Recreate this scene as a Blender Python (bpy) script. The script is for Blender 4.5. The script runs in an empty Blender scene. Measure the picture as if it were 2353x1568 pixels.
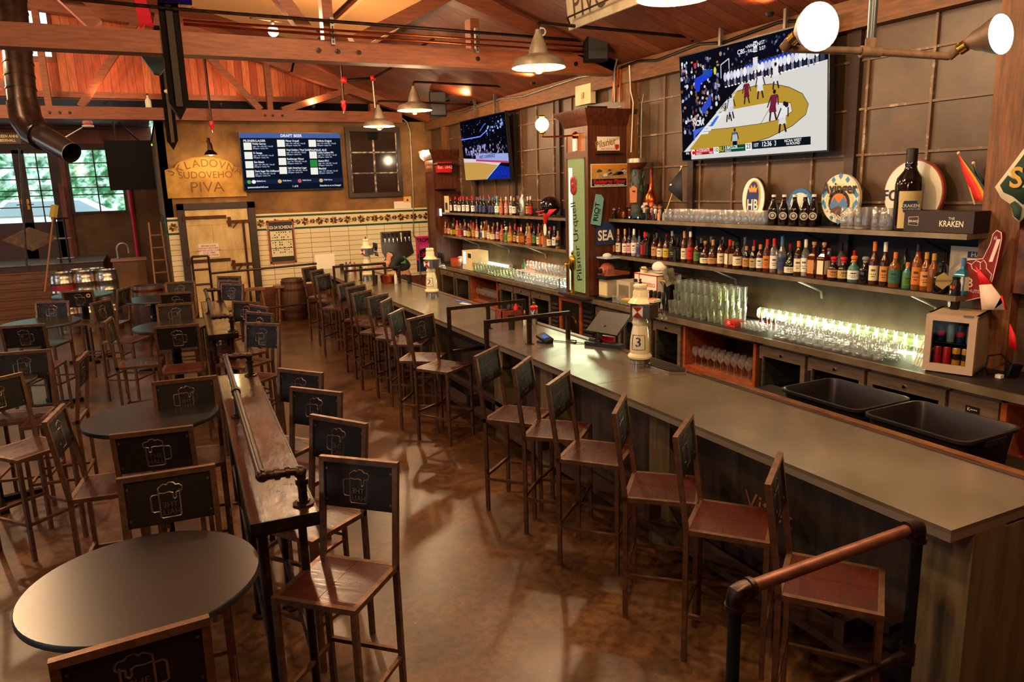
import bpy, bmesh, math, random
from mathutils import Vector, Matrix
random.seed(7)
SC = bpy.context.scene
COL = SC.collection
PI = math.pi
V = Vector

# ---------------------------------------------------------------- camera
FPX, YAW, PITCH, ROLL, CAMH = 1701.344, .450172276, .204864439, -.029065418, 2.5
PW, PH = 2353.0, 1568.0
_f = V((math.sin(YAW)*math.cos(PITCH), math.cos(YAW)*math.cos(PITCH), -math.sin(PITCH)))
_r0 = V((math.cos(YAW), -math.sin(YAW), 0))
_u0 = _r0.cross(_f)
_r = _r0*math.cos(ROLL) + _u0*math.sin(ROLL)
_u = -_r0*math.sin(ROLL) + _u0*math.cos(ROLL)
CAM = V((0, 0, CAMH))
cd = bpy.data.cameras.new('camera'); cam = bpy.data.objects.new('camera', cd); COL.objects.link(cam)
m = Matrix((( _r.x, _u.x, -_f.x, 0), (_r.y, _u.y, -_f.y, 0), (_r.z, _u.z, -_f.z, CAMH), (0, 0, 0, 1)))
cam.matrix_world = m
cd.sensor_fit = 'HORIZONTAL'; cd.sensor_width = 36.0; cd.lens = FPX*36.0/PW
cd.clip_start = .05; cd.clip_end = 200
SC.camera = cam

def _ray(x, y): return _f + _r*((x-PW/2)/FPX) - _u*((y-PH/2)/FPX)
def _on(x, y, ax, v):
    d = _ray(x, y); return CAM + d*((v-CAM[ax])/d[ax])
def GZ(x, y, z=0.0): return _on(x, y, 2, z)      # photo point on a level plane
def OX(x, y, v): return _on(x, y, 0, v)          # ... on a plane along the bar
def OY(x, y, v): return _on(x, y, 1, v)          # ... on a plane across the bar

# ---------------------------------------------------------------- materials
def lin(c):
    if isinstance(c, str):
        c = c.lstrip('#'); c = [int(c[i:i+2], 16)/255 for i in (0, 2, 4)]
        return tuple((x/12.92 if x <= .04045 else ((x+.055)/1.055)**2.4) for x in c)
    return tuple(c)
_M = {}
def mat(name, c, rough=.5, metal=0., emit=0., c2=None, scale=8., stretch=(1, 1, 1), bump=0., detail=4., lo=.35, hi=.65, rough2=None, coat=0., spec=None, trans=0., coords='Object'):
    """principled surface; c2 mixes in through noise"""
    if name in _M: return _M[name]
    M = bpy.data.materials.new(name); M.use_nodes = True; _M[name] = M
    nt = M.node_tree; N = nt.nodes; L = nt.links
    b = N['Principled BSDF']
    c = lin(c)
    b.inputs['Base Color'].default_value = (*c, 1); b.inputs['Roughness'].default_value = rough; b.inputs['Metallic'].default_value = metal
    if spec is not None: b.inputs['Specular IOR Level'].default_value = spec
    if coat: b.inputs['Coat Weight'].default_value = coat; b.inputs['Coat Roughness'].default_value = .08
    if trans: b.inputs['Transmission Weight'].default_value = trans
    if emit:
        b.inputs['Emission Color'].default_value = (*c, 1); b.inputs['Emission Strength'].default_value = emit
    if c2 is not None or bump:
        tc = N.new('ShaderNodeTexCoord'); mp = N.new('ShaderNodeMapping'); mp.inputs['Scale'].default_value = stretch
        L.new(tc.outputs[coords], mp.inputs['Vector'])
        no = N.new('ShaderNodeTexNoise'); no.inputs['Scale'].default_value = scale; no.inputs['Detail'].default_value = detail; no.inputs['Roughness'].default_value = .62
        L.new(mp.outputs['Vector'], no.inputs['Vector'])
        mr = N.new('ShaderNodeMapRange'); mr.inputs['From Min'].default_value = lo; mr.inputs['From Max'].default_value = hi
        L.new(no.outputs['Fac'], mr.inputs['Value'])
        if c2 is not None:
            mx = N.new('ShaderNodeMix'); mx.data_type = 'RGBA'
            mx.inputs['A'].default_value = (*c, 1); mx.inputs['B'].default_value = (*lin(c2), 1)
            L.new(mr.outputs['Result'], mx.inputs['Factor']); L.new(mx.outputs['Result'], b.inputs['Base Color'])
        if rough2 is not None:
            m2 = N.new('ShaderNodeMapRange'); m2.inputs['To Min'].default_value = rough; m2.inputs['To Max'].default_value = rough2
            L.new(mr.outputs['Result'], m2.inputs['Value']); L.new(m2.outputs['Result'], b.inputs['Roughness'])
        if bump:
            bp = N.new('ShaderNodeBump'); bp.inputs['Strength'].default_value = bump; bp.inputs['Distance'].default_value = .01
            L.new(no.outputs['Fac'], bp.inputs['Height']); L.new(bp.outputs['Normal'], b.inputs['Normal'])
    return M
def emis(c, s, name=None):
    name = name or 'lit_%s_%.2f' % (c if isinstance(c, str) else '_'.join('%.2f' % x for x in c), s)
    if name in _M: return _M[name]
    M = bpy.data.materials.new(name); M.use_nodes = True; _M[name] = M
    nt = M.node_tree; nt.nodes.remove(nt.nodes['Principled BSDF'])
    e = nt.nodes.new('ShaderNodeEmission'); e.inputs['Color'].default_value = (*lin(c), 1); e.inputs['Strength'].default_value = s
    nt.links.new(e.outputs[0], nt.nodes['Material Output'].inputs['Surface'])
    return M
def glass(name, tint='#ffffff', gloss=1.0, base=.04, milk=0.):
    """thin clear glass: see-through with a fresnel shine"""
    if name in _M: return _M[name]
    M = bpy.data.materials.new(name); M.use_nodes = True; _M[name] = M
    nt = M.node_tree; N = nt.nodes; L = nt.links; N.remove(N['Principled BSDF'])
    tr = N.new('ShaderNodeBsdfTransparent'); tr.inputs['Color'].default_value = (*lin(tint), 1)
    gl = N.new('ShaderNodeBsdfGlossy'); gl.inputs['Roughness'].default_value = .06; gl.inputs['Color'].default_value = (1, 1, 1, 1)
    lw = N.new('ShaderNodeLayerWeight'); lw.inputs['Blend'].default_value = .22
    mr = N.new('ShaderNodeMapRange'); mr.inputs['To Min'].default_value = base; mr.inputs['To Max'].default_value = .85*gloss
    L.new(lw.outputs['Facing'], mr.inputs['Value'])
    mx = N.new('ShaderNodeMixShader'); L.new(mr.outputs['Result'], mx.inputs[0]); L.new(tr.outputs[0], mx.inputs[1]); L.new(gl.outputs[0], mx.inputs[2])
    out = mx.outputs[0]
    if milk:
        di = N.new('ShaderNodeBsdfTranslucent' if False else 'ShaderNodeBsdfDiffuse'); di.inputs['Color'].default_value = (.9, .93, .95, 1)
        m2 = N.new('ShaderNodeMixShader'); m2.inputs[0].default_value = milk; L.new(out, m2.inputs[1]); L.new(di.outputs[0], m2.inputs[2]); out = m2.outputs[0]
    L.new(out, N['Material Output'].inputs['Surface'])
    return M
def c_(h, rough=.5, metal=0., **k): return mat('paint_%s_%d_%d' % (h.lstrip('#') if isinstance(h, str) else '_'.join('%d' % (x*255) for x in h), rough*100, metal*100), h, rough, metal, **k)

# ---------------------------------------------------------------- mesh builder
class MB:
    def __init__(s, smooth=35): s.v = []; s.f = []; s.fm = []; s.mats = []; s.smooth = smooth
    def mi(s, m):
        if m not in s.mats: s.mats.append(m)
        return s.mats.index(m)
    def face(s, idx, m): s.f.append(tuple(idx)); s.fm.append(s.mi(m))
    def quad(s, pts, m):
        n = len(s.v); s.v += [tuple(p) for p in pts]; s.face(range(n, n+len(pts)), m)
    def hexa(s, P, m):           # 8 corners: bottom 4 ccw, top 4 ccw
        n = len(s.v); s.v += [tuple(p) for p in P]
        for q in ((3, 2, 1, 0), (4, 5, 6, 7), (0, 1, 5, 4), (1, 2, 6, 5), (2, 3, 7, 6), (3, 0, 4, 7)): s.face([n+i for i in q], m)
    def box(s, x0, x1, y0, y1, z0, z1, m):
        if x0 > x1: x0, x1 = x1, x0
        if y0 > y1: y0, y1 = y1, y0
        if z0 > z1: z0, z1 = z1, z0
        s.hexa([(x0, y0, z0), (x1, y0, z0), (x1, y1, z0), (x0, y1, z0), (x0, y0, z1), (x1, y0, z1), (x1, y1, z1), (x0, y1, z1)], m); return s
    def obox(s, c, u, v, w, su, sv, sw, m):
        c = V(c); u = V(u).normalized()*su/2; v = V(v).normalized()*sv/2; w = V(w).normalized()*sw/2
        s.hexa([c-u-v-w, c+u-v-w, c+u+v-w, c-u+v-w, c-u-v+w, c+u-v+w, c+u+v+w, c-u+v+w], m); return s
    def bar(s, p, q, w, h, m, up=(0, 0, 1), ext=0.):
        p = V(p); q = V(q); d = (q-p).normalized(); p = p-d*ext; q = q+d*ext
        up = V(up)
        if abs(d.dot(up)) > .98: up = V((0, 1, 0)) if abs(d.y) < .9 else V((1, 0, 0))
        a = d.cross(up).normalized(); b = a.cross(d).normalized()
        s.obox((p+q)/2, d, a, b, (q-p).length, w, h, m); return s
    def tube(s, pts, r, m, seg=10, caps=True, closed=False):
        pts = [V(p) for p in pts]; n = len(pts); rings = []
        rr = r if hasattr(r, '__len__') else [r]*n
        a = None
        for i, p in enumerate(pts):
            if closed: d0 = (p-pts[i-1]).normalized(); d1 = (pts[(i+1) % n]-p).normalized()
            else:
                d0 = (p-pts[i-1]).normalized() if i else (pts[1]-p).normalized()
                d1 = (pts[i+1]-p).normalized() if i < n-1 else d0
            t = (d0+d1)
            t = t.normalized() if t.length > 1e-6 else d0
            if a is None:
                up = V((0, 0, 1)) if abs(t.z) < .9 else V((1, 0, 0))
                a = t.cross(up).normalized()
            else:
                a = (a-t*a.dot(t));  a = a.normalized() if a.length > 1e-6 else t.orthogonal().normalized()
            b = t.cross(a).normalized()
            k = 1/max(.5, math.sqrt(max(.05, (1+d0.dot(d1))/2)))
            st = len(s.v)
            for j in range(seg):
                an = 2*PI*j/seg
                s.v.append(tuple(p+(a*math.cos(an)+b*math.sin(an))*rr[i]*(k if (0 < i < n-1) else 1)))
            rings.append(st)
        for i in range(n-1 if not closed else n):
            A = rings[i]; B = rings[(i+1) % n]
            for j in range(seg): s.face((A+j, A+(j+1) % seg, B+(j+1) % seg, B+j), m)
        if caps and not closed:
            s.face([rings[0]+j for j in range(seg)][::-1], m); s.face([rings[-1]+j for j in range(seg)], m)
        return s
    def lathe(s, prof, m, seg=16, o=(0, 0, 0), ms=None, axis=None, cap0=True, cap1=True):
        """profile [(r, z)...] round the z axis (or axis) at o; ms: material per segment"""
        o = V(o); Z = V(axis).normalized() if axis else V((0, 0, 1)); X = Z.orthogonal().normalized() if axis else V((1, 0, 0)); Y = Z.cross(X)
        st = []
        for r, z in prof:
            st.append(len(s.v))
            for j in range(seg):
                an = 2*PI*j/seg
                s.v.append(tuple(o+X*(r*math.cos(an))+Y*(r*math.sin(an))+Z*z))
        for i in range(len(prof)-1):
            mm = ms[i] if ms else m
            for j in range(seg): s.face((st[i]+j, st[i]+(j+1) % seg, st[i+1]+(j+1) % seg, st[i+1]+j), mm)
        if cap0 and prof[0][0] > 1e-5: s.face([st[0]+j for j in range(seg)][::-1], ms[0] if ms else m)
        if cap1 and prof[-1][0] > 1e-5: s.face([st[-1]+j for j in range(seg)], ms[-1] if ms else m)
        return s
    def prism(s, poly, o, u, v, th, m, mside=None):
        """2-D outline in the frame (o,u,v) pushed th along u x v"""
        o = V(o); u = V(u).normalized(); v = V(v).normalized(); n = u.cross(v)*th
        k = len(poly); st = len(s.v)
        s.v += [tuple(o+u*a+v*b) for a, b in poly]+[tuple(o+u*a+v*b+n) for a, b in poly]
        s.face([st+i for i in range(k)][::-1], m); s.face([st+k+i for i in range(k)], m)
        for i in range(k): s.face((st+i, st+(i+1) % k, st+k+(i+1) % k, st+k+i), mside or m)
        return s
    def sphere(s, c, r, m, seg=14, rings=9, sc=(1, 1, 1)):
        c = V(c); prof = []
        st = []
        for i in range(rings+1):
            th = PI*i/rings; st.append(len(s.v))
            for j in range(seg):
                an = 2*PI*j/seg
                s.v.append((c.x+r*sc[0]*math.sin(th)*math.cos(an), c.y+r*sc[1]*math.sin(th)*math.sin(an), c.z-r*sc[2]*math.cos(th)))
        for i in range(rings):
            for j in range(seg): s.face((st[i]+j, st[i]+(j+1) % seg, st[i+1]+(j+1) % seg, st[i+1]+j), m)
        return s
    def text(s, body, o, u, v, h, m, align='CENTER', th=.001, sx=1., bold=0.):
        vs, fs = text_geo(body, align, bold)
        o = V(o); u = V(u).normalized()*h*sx; v = V(v).normalized()*h; n = u.cross(v).normalized()*th
        st = len(s.v); k = len(vs)
        s.v += [tuple(o+u*a+v*b+n) for a, b in vs]
        for f in fs: s.face([st+i for i in f], m)
        return s
    def build(s, name, parent=None, loc=None, rot=None):
        me = bpy.data.meshes.new(name); me.from_pydata(s.v, [], s.f)
        for mm in s.mats: me.materials.append(mm)
        me.polygons.foreach_set('material_index', s.fm)
        bm = bmesh.new(); bm.from_mesh(me); bmesh.ops.remove_doubles(bm, verts=bm.verts, dist=1e-6)
        bmesh.ops.recalc_face_normals(bm, faces=bm.faces); bm.to_mesh(me); bm.free()
        if s.smooth:
            me.polygons.foreach_set('use_smooth', [True]*len(me.polygons)); me.set_sharp_from_angle(angle=math.radians(s.smooth))
        me.update()
        o = bpy.data.objects.new(name, me); COL.objects.link(o)
        if parent: o.parent = parent
        if loc is not None: o.location = loc
        if rot is not None: o.rotation_euler = rot
        return o
_T = {}
def text_geo(body, align='CENTER', bold=0.):
    key = (body, align, bold)
    if key in _T: return _T[key]
    cu = bpy.data.curves.new('lettering', 'FONT'); cu.body = body; cu.align_x = align; cu.align_y = 'CENTER'; cu.size = 1.38; cu.resolution_u = 3; cu.offset = bold
    ob = bpy.data.objects.new('lettering', cu); COL.objects.link(ob)
    dg = bpy.context.evaluated_depsgraph_get(); dg.update()
    me = ob.evaluated_get(dg).to_mesh()
    r = ([(v.co.x, v.co.y) for v in me.vertices], [tuple(p.vertices) for p in me.polygons])
    bpy.data.objects.remove(ob); bpy.data.curves.remove(cu)
    _T[key] = r
    return r

# ---------------------------------------------------------------- scene tree
def tag(o, label=None, cat=None, group=None, kind=None):
    if label: o['label'] = label
    if cat: o['category'] = cat
    if group: o['group'] = group
    if kind: o['kind'] = kind
    return o
def thing(name, label, cat, loc=(0, 0, 0), rz=0., group=None):
    o = bpy.data.objects.new(name, None); COL.objects.link(o); o.empty_display_size = .1
    o.location = loc; o.rotation_euler = (0, 0, rz)
    return tag(o, label, cat, group)
def dup(o, loc, rz=None, label=None, group=None, parent=None, scale=None):
    c = o.copy(); COL.objects.link(c); c.parent = parent
    if parent is None:
        c.location = loc
        if rz is not None: c.rotation_euler = (0, 0, rz)
        if label: c['label'] = label
        if group: c['group'] = group
        if scale: c.scale = scale
    for ch in list(o.children): dup(ch, None, parent=c)
    return c
def struct(o): o['kind'] = 'structure'; return o
ORD = 'first second third fourth fifth sixth seventh eighth ninth tenth eleventh twelfth thirteenth fourteenth fifteenth sixteenth seventeenth eighteenth nineteenth twentieth'.split()
def ordw(i):
    if i < 20: return ORD[i]
    t = ['twenty', 'thirty', 'forty', 'fifty', 'sixty'][(i+1)//10-2]; r = (i+1) % 10
    return (t+'-'+ORD[r-1]) if r else {'twenty': 'twentieth', 'thirty': 'thirtieth', 'forty': 'fortieth', 'fifty': 'fiftieth'}[t]
def plight(name, loc, power, color=(1, .62, .3), r=.05, parent=None):
    l = bpy.data.lights.new(name, 'POINT'); l.energy = power; l.color = color; l.shadow_soft_size = r
    o = bpy.data.objects.new(name, l); COL.objects.link(o); o.location = loc
    if parent: o.parent = parent
    return o
def slight(name, loc, to, power, color=(1, .62, .3), r=.05, ang=100, blend=.6):
    l = bpy.data.lights.new(name, 'SPOT'); l.energy = power; l.color = color; l.shadow_soft_size = r; l.spot_size = math.radians(ang); l.spot_blend = blend
    o = bpy.data.objects.new(name, l); COL.objects.link(o); o.location = loc
    o.rotation_euler = (V(to)-V(loc)).to_track_quat('-Z', 'Y').to_euler()
    return o
def alight(name, loc, to, power, sx, sy, color=(1, .62, .3)):
    l = bpy.data.lights.new(name, 'AREA'); l.energy = power; l.color = color; l.shape = 'RECTANGLE'; l.size = sx; l.size_y = sy
    o = bpy.data.objects.new(name, l); COL.objects.link(o); o.location = loc
    o.rotation_euler = (V(to)-V(loc)).to_track_quat('-Z', 'Y').to_euler()
    return o
X_, Y_, Z_ = V((1, 0, 0)), V((0, 1, 0)), V((0, 0, 1))
EXPO = 0.0
# ---------------------------------------------------------------- shared materials
M_beam = mat('stained_timber', '#8a4a26', .55, c2='#6b3418', scale=6, stretch=(.6, 6, 6), bump=.15)
M_roofboard = mat('roof_board', '#70381c', .6, c2='#4f2412', scale=5, stretch=(6, .7, 6), bump=.1)
M_darkwood = mat('dark_wood', '#3a2216', .5, c2='#26150d', scale=7, stretch=(6, 1, 6))
M_plaster = mat('aged_plaster', '#93693a', .85, c2='#674724', scale=2.2, bump=.25, detail=8)
M_black = mat('black_paint', '#0d0c0c', .45)
M_matte = mat('matte_black', '#090808', .75, spec=.15)
M_steelblk = mat('black_steel', '#1b1614', .38, .75, c2='#2c211a', scale=14)
M_pipe = mat('black_iron_pipe', '#2b211c', .3, .9, c2='#443229', scale=18, rough2=.45)
M_chairmetal = mat('bronzed_steel', '#7a5840', .34, .75, c2='#5a3d2a', scale=20, rough2=.46)
M_chairpanel = mat('dark_steel_plate', '#2c2521', .4, .75, c2='#1f1a17', scale=12, rough2=.55)
M_seat = mat('red_brown_seat_wood', '#46190b', .25, c2='#2e1007', scale=7, stretch=(1, 12, 12), bump=.03, rough2=.38, spec=.35)
M_zinc = mat('zinc_top', '#9d9380', .2, .75, c2='#7c715d', scale=2.6, rough2=.27, detail=10, lo=.3, hi=.72)
M_zincedge = mat('zinc_edge', '#b3aa95', .32, .8)
M_brass = mat('brass', '#b5852f', .25, 1.)
M_chrome = mat('chrome', '#d8d8d4', .12, 1.)
M_steel = mat('brushed_steel', '#8d8078', .3, .95, c2='#6d615b', scale=30, stretch=(1, 1, 12))
M_galv = mat('galvanised', '#9a958c', .4, .8, c2='#7c766c', scale=12)
M_copper = mat('copper', '#b5582f', .25, 1., c2='#8d3f20', scale=9)
M_ceramic = mat('cream_ceramic', '#efe2b4', .12, coat=.5)
M_white = mat('white_paint', '#e8e2d6', .5)
M_paper = mat('paper_white', '#eae2cf', .8)
M_red = mat('red_paint', '#c01f22', .4)
M_cream = mat('cream_paint', '#e4d3a0', .6, c2='#b99a5e', scale=4, detail=8, lo=.5, hi=.8)
M_tabletop = mat('grey_black_laminate', '#15110f', .27, spec=.8)
M_glass = glass('clear_glass', '#ffffff', 1., .06, .055)
M_glassg = glass('greenish_glass', '#f6f8ee', 1., .06, .05)
M_pane = glass('window_pane', '#eaf4f4', .25, .012)

def floor_mat():
    M = bpy.data.materials.new('stained_concrete'); M.use_nodes = True; nt = M.node_tree; N = nt.nodes; L = nt.links; b = N['Principled BSDF']
    tc = N.new('ShaderNodeTexCoord')
    n1 = N.new('ShaderNodeTexNoise'); n1.inputs['Scale'].default_value = 1.4; n1.inputs['Detail'].default_value = 8; n1.inputs['Roughness'].default_value = .65
    n2 = N.new('ShaderNodeTexNoise'); n2.inputs['Scale'].default_value = 19; n2.inputs['Detail'].default_value = 6; n2.inputs['Roughness'].default_value = .7
    n3 = N.new('ShaderNodeTexNoise'); n3.inputs['Scale'].default_value = 46; n3.inputs['Detail'].default_value = 4
    for n in (n1, n2, n3): L.new(tc.outputs['Object'], n.inputs['Vector'])
    r1 = N.new('ShaderNodeValToRGB'); r1.color_ramp.elements[0].position = .34; r1.color_ramp.elements[0].color = (*lin('#3a2515'), 1); r1.color_ramp.elements[1].position = .68; r1.color_ramp.elements[1].color = (*lin('#6f4b2b'), 1)
    L.new(n1.outputs['Fac'], r1.inputs['Fac'])
    r2 = N.new('ShaderNodeValToRGB'); r2.color_ramp.elements[0].position = .38; r2.color_ramp.elements[0].color = (.26, .23, .21, 1); r2.color_ramp.elements[1].position = .58; r2.color_ramp.elements[1].color = (1.1, 1.08, 1.05, 1)
    L.new(n2.outputs['Fac'], r2.inputs['Fac'])
    mx = N.new('ShaderNodeMix'); mx.data_type = 'RGBA'; mx.blend_type = 'MULTIPLY'; mx.inputs['Factor'].default_value = .62
    L.new(r1.outputs['Color'], mx.inputs['A']); L.new(r2.outputs['Color'], mx.inputs['B'])
    # scattered worn chips
    r3 = N.new('ShaderNodeValToRGB'); r3.color_ramp.elements[0].position = .70; r3.color_ramp.elements[0].color = (0, 0, 0, 1); r3.color_ramp.elements[1].position = .76; r3.color_ramp.elements[1].color = (1, 1, 1, 1)
    L.new(n3.outputs['Fac'], r3.inputs['Fac'])
    m3 = N.new('ShaderNodeMix'); m3.data_type = 'RGBA'; m3.inputs['B'].default_value = (*lin('#b08a5c'), 1)
    L.new(r3.outputs['Color'], m3.inputs['Factor']); L.new(mx.outputs['Result'], m3.inputs['A']); L.new(m3.outputs['Result'], b.inputs['Base Color'])
    mr = N.new('ShaderNodeMapRange'); mr.inputs['To Min'].default_value = .2; mr.inputs['To Max'].default_value = .46
    L.new(n2.outputs['Fac'], mr.inputs['Value']); L.new(mr.outputs['Result'], b.inputs['Roughness'])
    bp = N.new('ShaderNodeBump'); bp.inputs['Strength'].default_value = .05; bp.inputs['Distance'].default_value = .01; L.new(n2.outputs['Fac'], bp.inputs['Height']); L.new(bp.outputs['Normal'], b.inputs['Normal'])
    return M
def planks_mat(name, axis, width, ca, cb, cc, rough=.55):
    """boards running across 'axis', each of its own tone"""
    M = bpy.data.materials.new(name); M.use_nodes = True; nt = M.node_tree; N = nt.nodes; L = nt.links; b = N['Principled BSDF']
    tc = N.new('ShaderNodeTexCoord'); sp = N.new('ShaderNodeSeparateXYZ'); L.new(tc.outputs['Object'], sp.inputs[0])
    d = N.new('ShaderNodeMath'); d.operation = 'DIVIDE'; d.inputs[1].default_value = width; L.new(sp.outputs[axis], d.inputs[0])
    fl = N.new('ShaderNodeMath'); fl.operation = 'FLOOR'; L.new(d.outputs[0], fl.inputs[0])
    wn = N.new('ShaderNodeTexWhiteNoise'); wn.noise_dimensions = '1D'; L.new(fl.outputs[0], wn.inputs['W'])
    ramp = N.new('ShaderNodeValToRGB'); e = ramp.color_ramp.elements; e[0].color = (*lin(ca), 1); e[1].color = (*lin(cb), 1)
    x = e.new(.5); x.color = (*lin(cc), 1); L.new(wn.outputs['Value'], ramp.inputs['Fac'])
    fr = N.new('ShaderNodeMath'); fr.operation = 'FRACT'; L.new(d.outputs[0], fr.inputs[0])
    g1 = N.new('ShaderNodeMath'); g1.operation = 'LESS_THAN'; g1.inputs[1].default_value = .045; L.new(fr.outputs[0], g1.inputs[0])
    no = N.new('ShaderNodeTexNoise'); no.inputs['Scale'].default_value = 7; no.inputs['Detail'].default_value = 6
    mp = N.new('ShaderNodeMapping'); sc = [5, 5, 5]; sc[2 if axis == 'X' else 0] = .7; mp.inputs['Scale'].default_value = sc
    L.new(tc.outputs['Object'], mp.inputs['Vector']); L.new(mp.outputs['Vector'], no.inputs['Vector'])
    mr = N.new('ShaderNodeMapRange'); mr.inputs['From Min'].default_value = .3; mr.inputs['From Max'].default_value = .7; mr.inputs['To Min'].default_value = .62; mr.inputs['To Max'].default_value = 1.1; L.new(no.outputs['Fac'], mr.inputs['Value'])
    mu = N.new('ShaderNodeMix'); mu.data_type = 'RGBA'; mu.blend_type = 'MULTIPLY'; mu.inputs['Factor'].default_value = 1.
    L.new(ramp.outputs['Color'], mu.inputs['A']); L.new(mr.outputs['Result'], mu.inputs['B'])
    mg = N.new('ShaderNodeMix'); mg.data_type = 'RGBA'; mg.inputs['B'].default_value = (*lin('#2a1208'), 1)
    L.new(g1.outputs[0], mg.inputs['Factor']); L.new(mu.outputs['Result'], mg.inputs['A']); L.new(mg.outputs['Result'], b.inputs['Base Color'])
    b.inputs['Roughness'].default_value = rough
    return M
M_floor = floor_mat()
M_postv = mat('upright_timber', '#8a552b', .6, c2='#5a381c', scale=5, stretch=(6, 6, .6), bump=.1)
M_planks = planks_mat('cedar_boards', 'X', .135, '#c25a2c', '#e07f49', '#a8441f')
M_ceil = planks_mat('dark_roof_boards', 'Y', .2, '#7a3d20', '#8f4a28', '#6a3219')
M_sash = mat('brown_painted_glass', '#5c452f', .42, c2='#453320', scale=3, detail=8)
M_muntin = mat('muntin_brown', '#6b4e33', .5, c2='#b9a68c', scale=9, lo=.55, hi=.72)
M_stair = mat('stair_timber', '#7a4d28', .6, c2='#5c3719', scale=7, stretch=(.5, 5, 5))

# ---------------------------------------------------------------- floor, walls, roof
XR, YB, YF = 5.75, 15.6, 21.9
mb = MB(); mb.box(-7, 6.2, -5, 23, -.12, 0, M_floor); struct(mb.build('floor'))
# right wall: window sash painted brown, navy below the top shelf
M_navy = mat('navy_wall', '#141a24', .7)
M_wallund = mat('grey_brown_wall', '#6c5b45', .7, c2='#57462f', scale=4)
mb = MB()
mb.box(XR, XR+.15, -5, 15.75, 2.15, 3.78, M_sash)
mb.box(XR, XR+.15, 3.35, 15.75, 1.6, 2.15, M_navy); mb.box(XR, XR+.15, 3.35, 15.75, 0, 1.6, M_wallund)
mb.box(XR, XR+.15, -5, 3.35, 0, 2.15, M_darkwood)
mb.box(XR, XR+.15, -5, 15.75, 3.78, 4.6, M_roofboard)
wr = struct(mb.build('wall_right'))
mb = MB()
ys = [4.06, 4.66, 5.22, 5.78, 6.29, 6.81, 7.48, 8.02]+[9.66+.54*i for i in range(9)]
for y in ys: mb.box(XR-.025, XR, y-.012, y+.012, 2.05, 3.78, M_muntin)
for z in (2.28, 2.69, 3.08, 3.49): mb.box(XR-.02, XR, 3.5, 14.6, z-.01, z+.01, M_muntin)
mb.build('muntin', wr)
mb = MB()
for y in (4.78, 6.95, 10.02, 11.55, 13.2): mb.box(XR-.05, XR, y-.05, y+.05, 1.6, 3.78, M_darkwood)
mb.build('mullion', wr)
# wall plate beam and posts
M_plate = mat('orange_lit_timber', '#7e4f28', .6, c2='#5a381c', scale=6, stretch=(6, .7, 6), bump=.1)
mb = MB(); mb.box(XR-.14, XR, -5, 15.6, 3.74, 3.98, M_plate); tag(struct(mb.build('trim_1')), 'heavy timber wall plate running along the top of the brown sash wall')
mb = MB(); mb.box(XR-.16, XR, 3.2, 3.48, 0, 3.76, M_postv); struct(mb.build('trim_2'))
mb = MB(); mb.box(XR-.12, XR, 8.04, 8.24, 2.2, 3.76, M_postv); struct(mb.build('trim_3'))
mb = MB(); mb.box(XR-.12, XR, 14.55, 14.7, 2.0, 3.76, M_postv); struct(mb.build('trim_4'))
# bit of brick-toned wall right of the post
mb = MB(); mb.box(XR-.06, XR, -1, 3.2, 1.0, 3.74, mat('tan_block_wall', '#6b5136', .8, c2='#4d3823', scale=5)); struct(mb.build('trim_5'))
# back wall (cooler room front) and its tile
mb = MB(); mb.box(.36, 5.9, YB, YB+.14, 0, 3.92, M_plaster); mb.box(.36, .5, YB, 21.9, 0, 3.92, M_plaster); mb.box(.36, 5.9, YB+.14, 21.9, 3.8, 3.92, M_matte); struct(mb.build('wall_back'))
def tile_mat():
    M = bpy.data.materials.new('cream_wall_tile'); M.use_nodes = True; nt = M.node_tree; N = nt.nodes; L = nt.links; b = N['Principled BSDF']
    tc = N.new('ShaderNodeTexCoord'); mp = N.new('ShaderNodeMapping'); mp.inputs['Rotation'].default_value = (PI/2, 0, 0); mp.inputs['Location'].default_value = (.1, 0, .02)
    L.new(tc.outputs['Object'], mp.inputs['Vector'])
    br = N.new('ShaderNodeTexBrick'); br.offset = 0; br.inputs['Scale'].default_value = 1; br.inputs['Brick Width'].default_value = .39; br.inputs['Row Height'].default_value = .1; br.inputs['Mortar Size'].default_value = .004
    br.inputs['Color1'].default_value = (*lin('#eadcb4'), 1); br.inputs['Color2'].default_value = (*lin('#e0cd9e'), 1); br.inputs['Mortar'].default_value = (*lin('#5a4630'), 1)
    L.new(mp.outputs['Vector'], br.inputs['Vector']); L.new(br.outputs['Color'], b.inputs['Base Color']); b.inputs['Roughness'].default_value = .25
    return M
M_tile = tile_mat(); M_tilec = mat('cream_tile_trim', '#e3cf9c', .25); M_green = mat('green_tile_trim', '#1f4a3c', .25)
M_flora = mat('flower_tile_brown', '#4a2c1c', .4); M_flora2 = mat('flower_tile_ochre', '#a8823f', .4)
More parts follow.
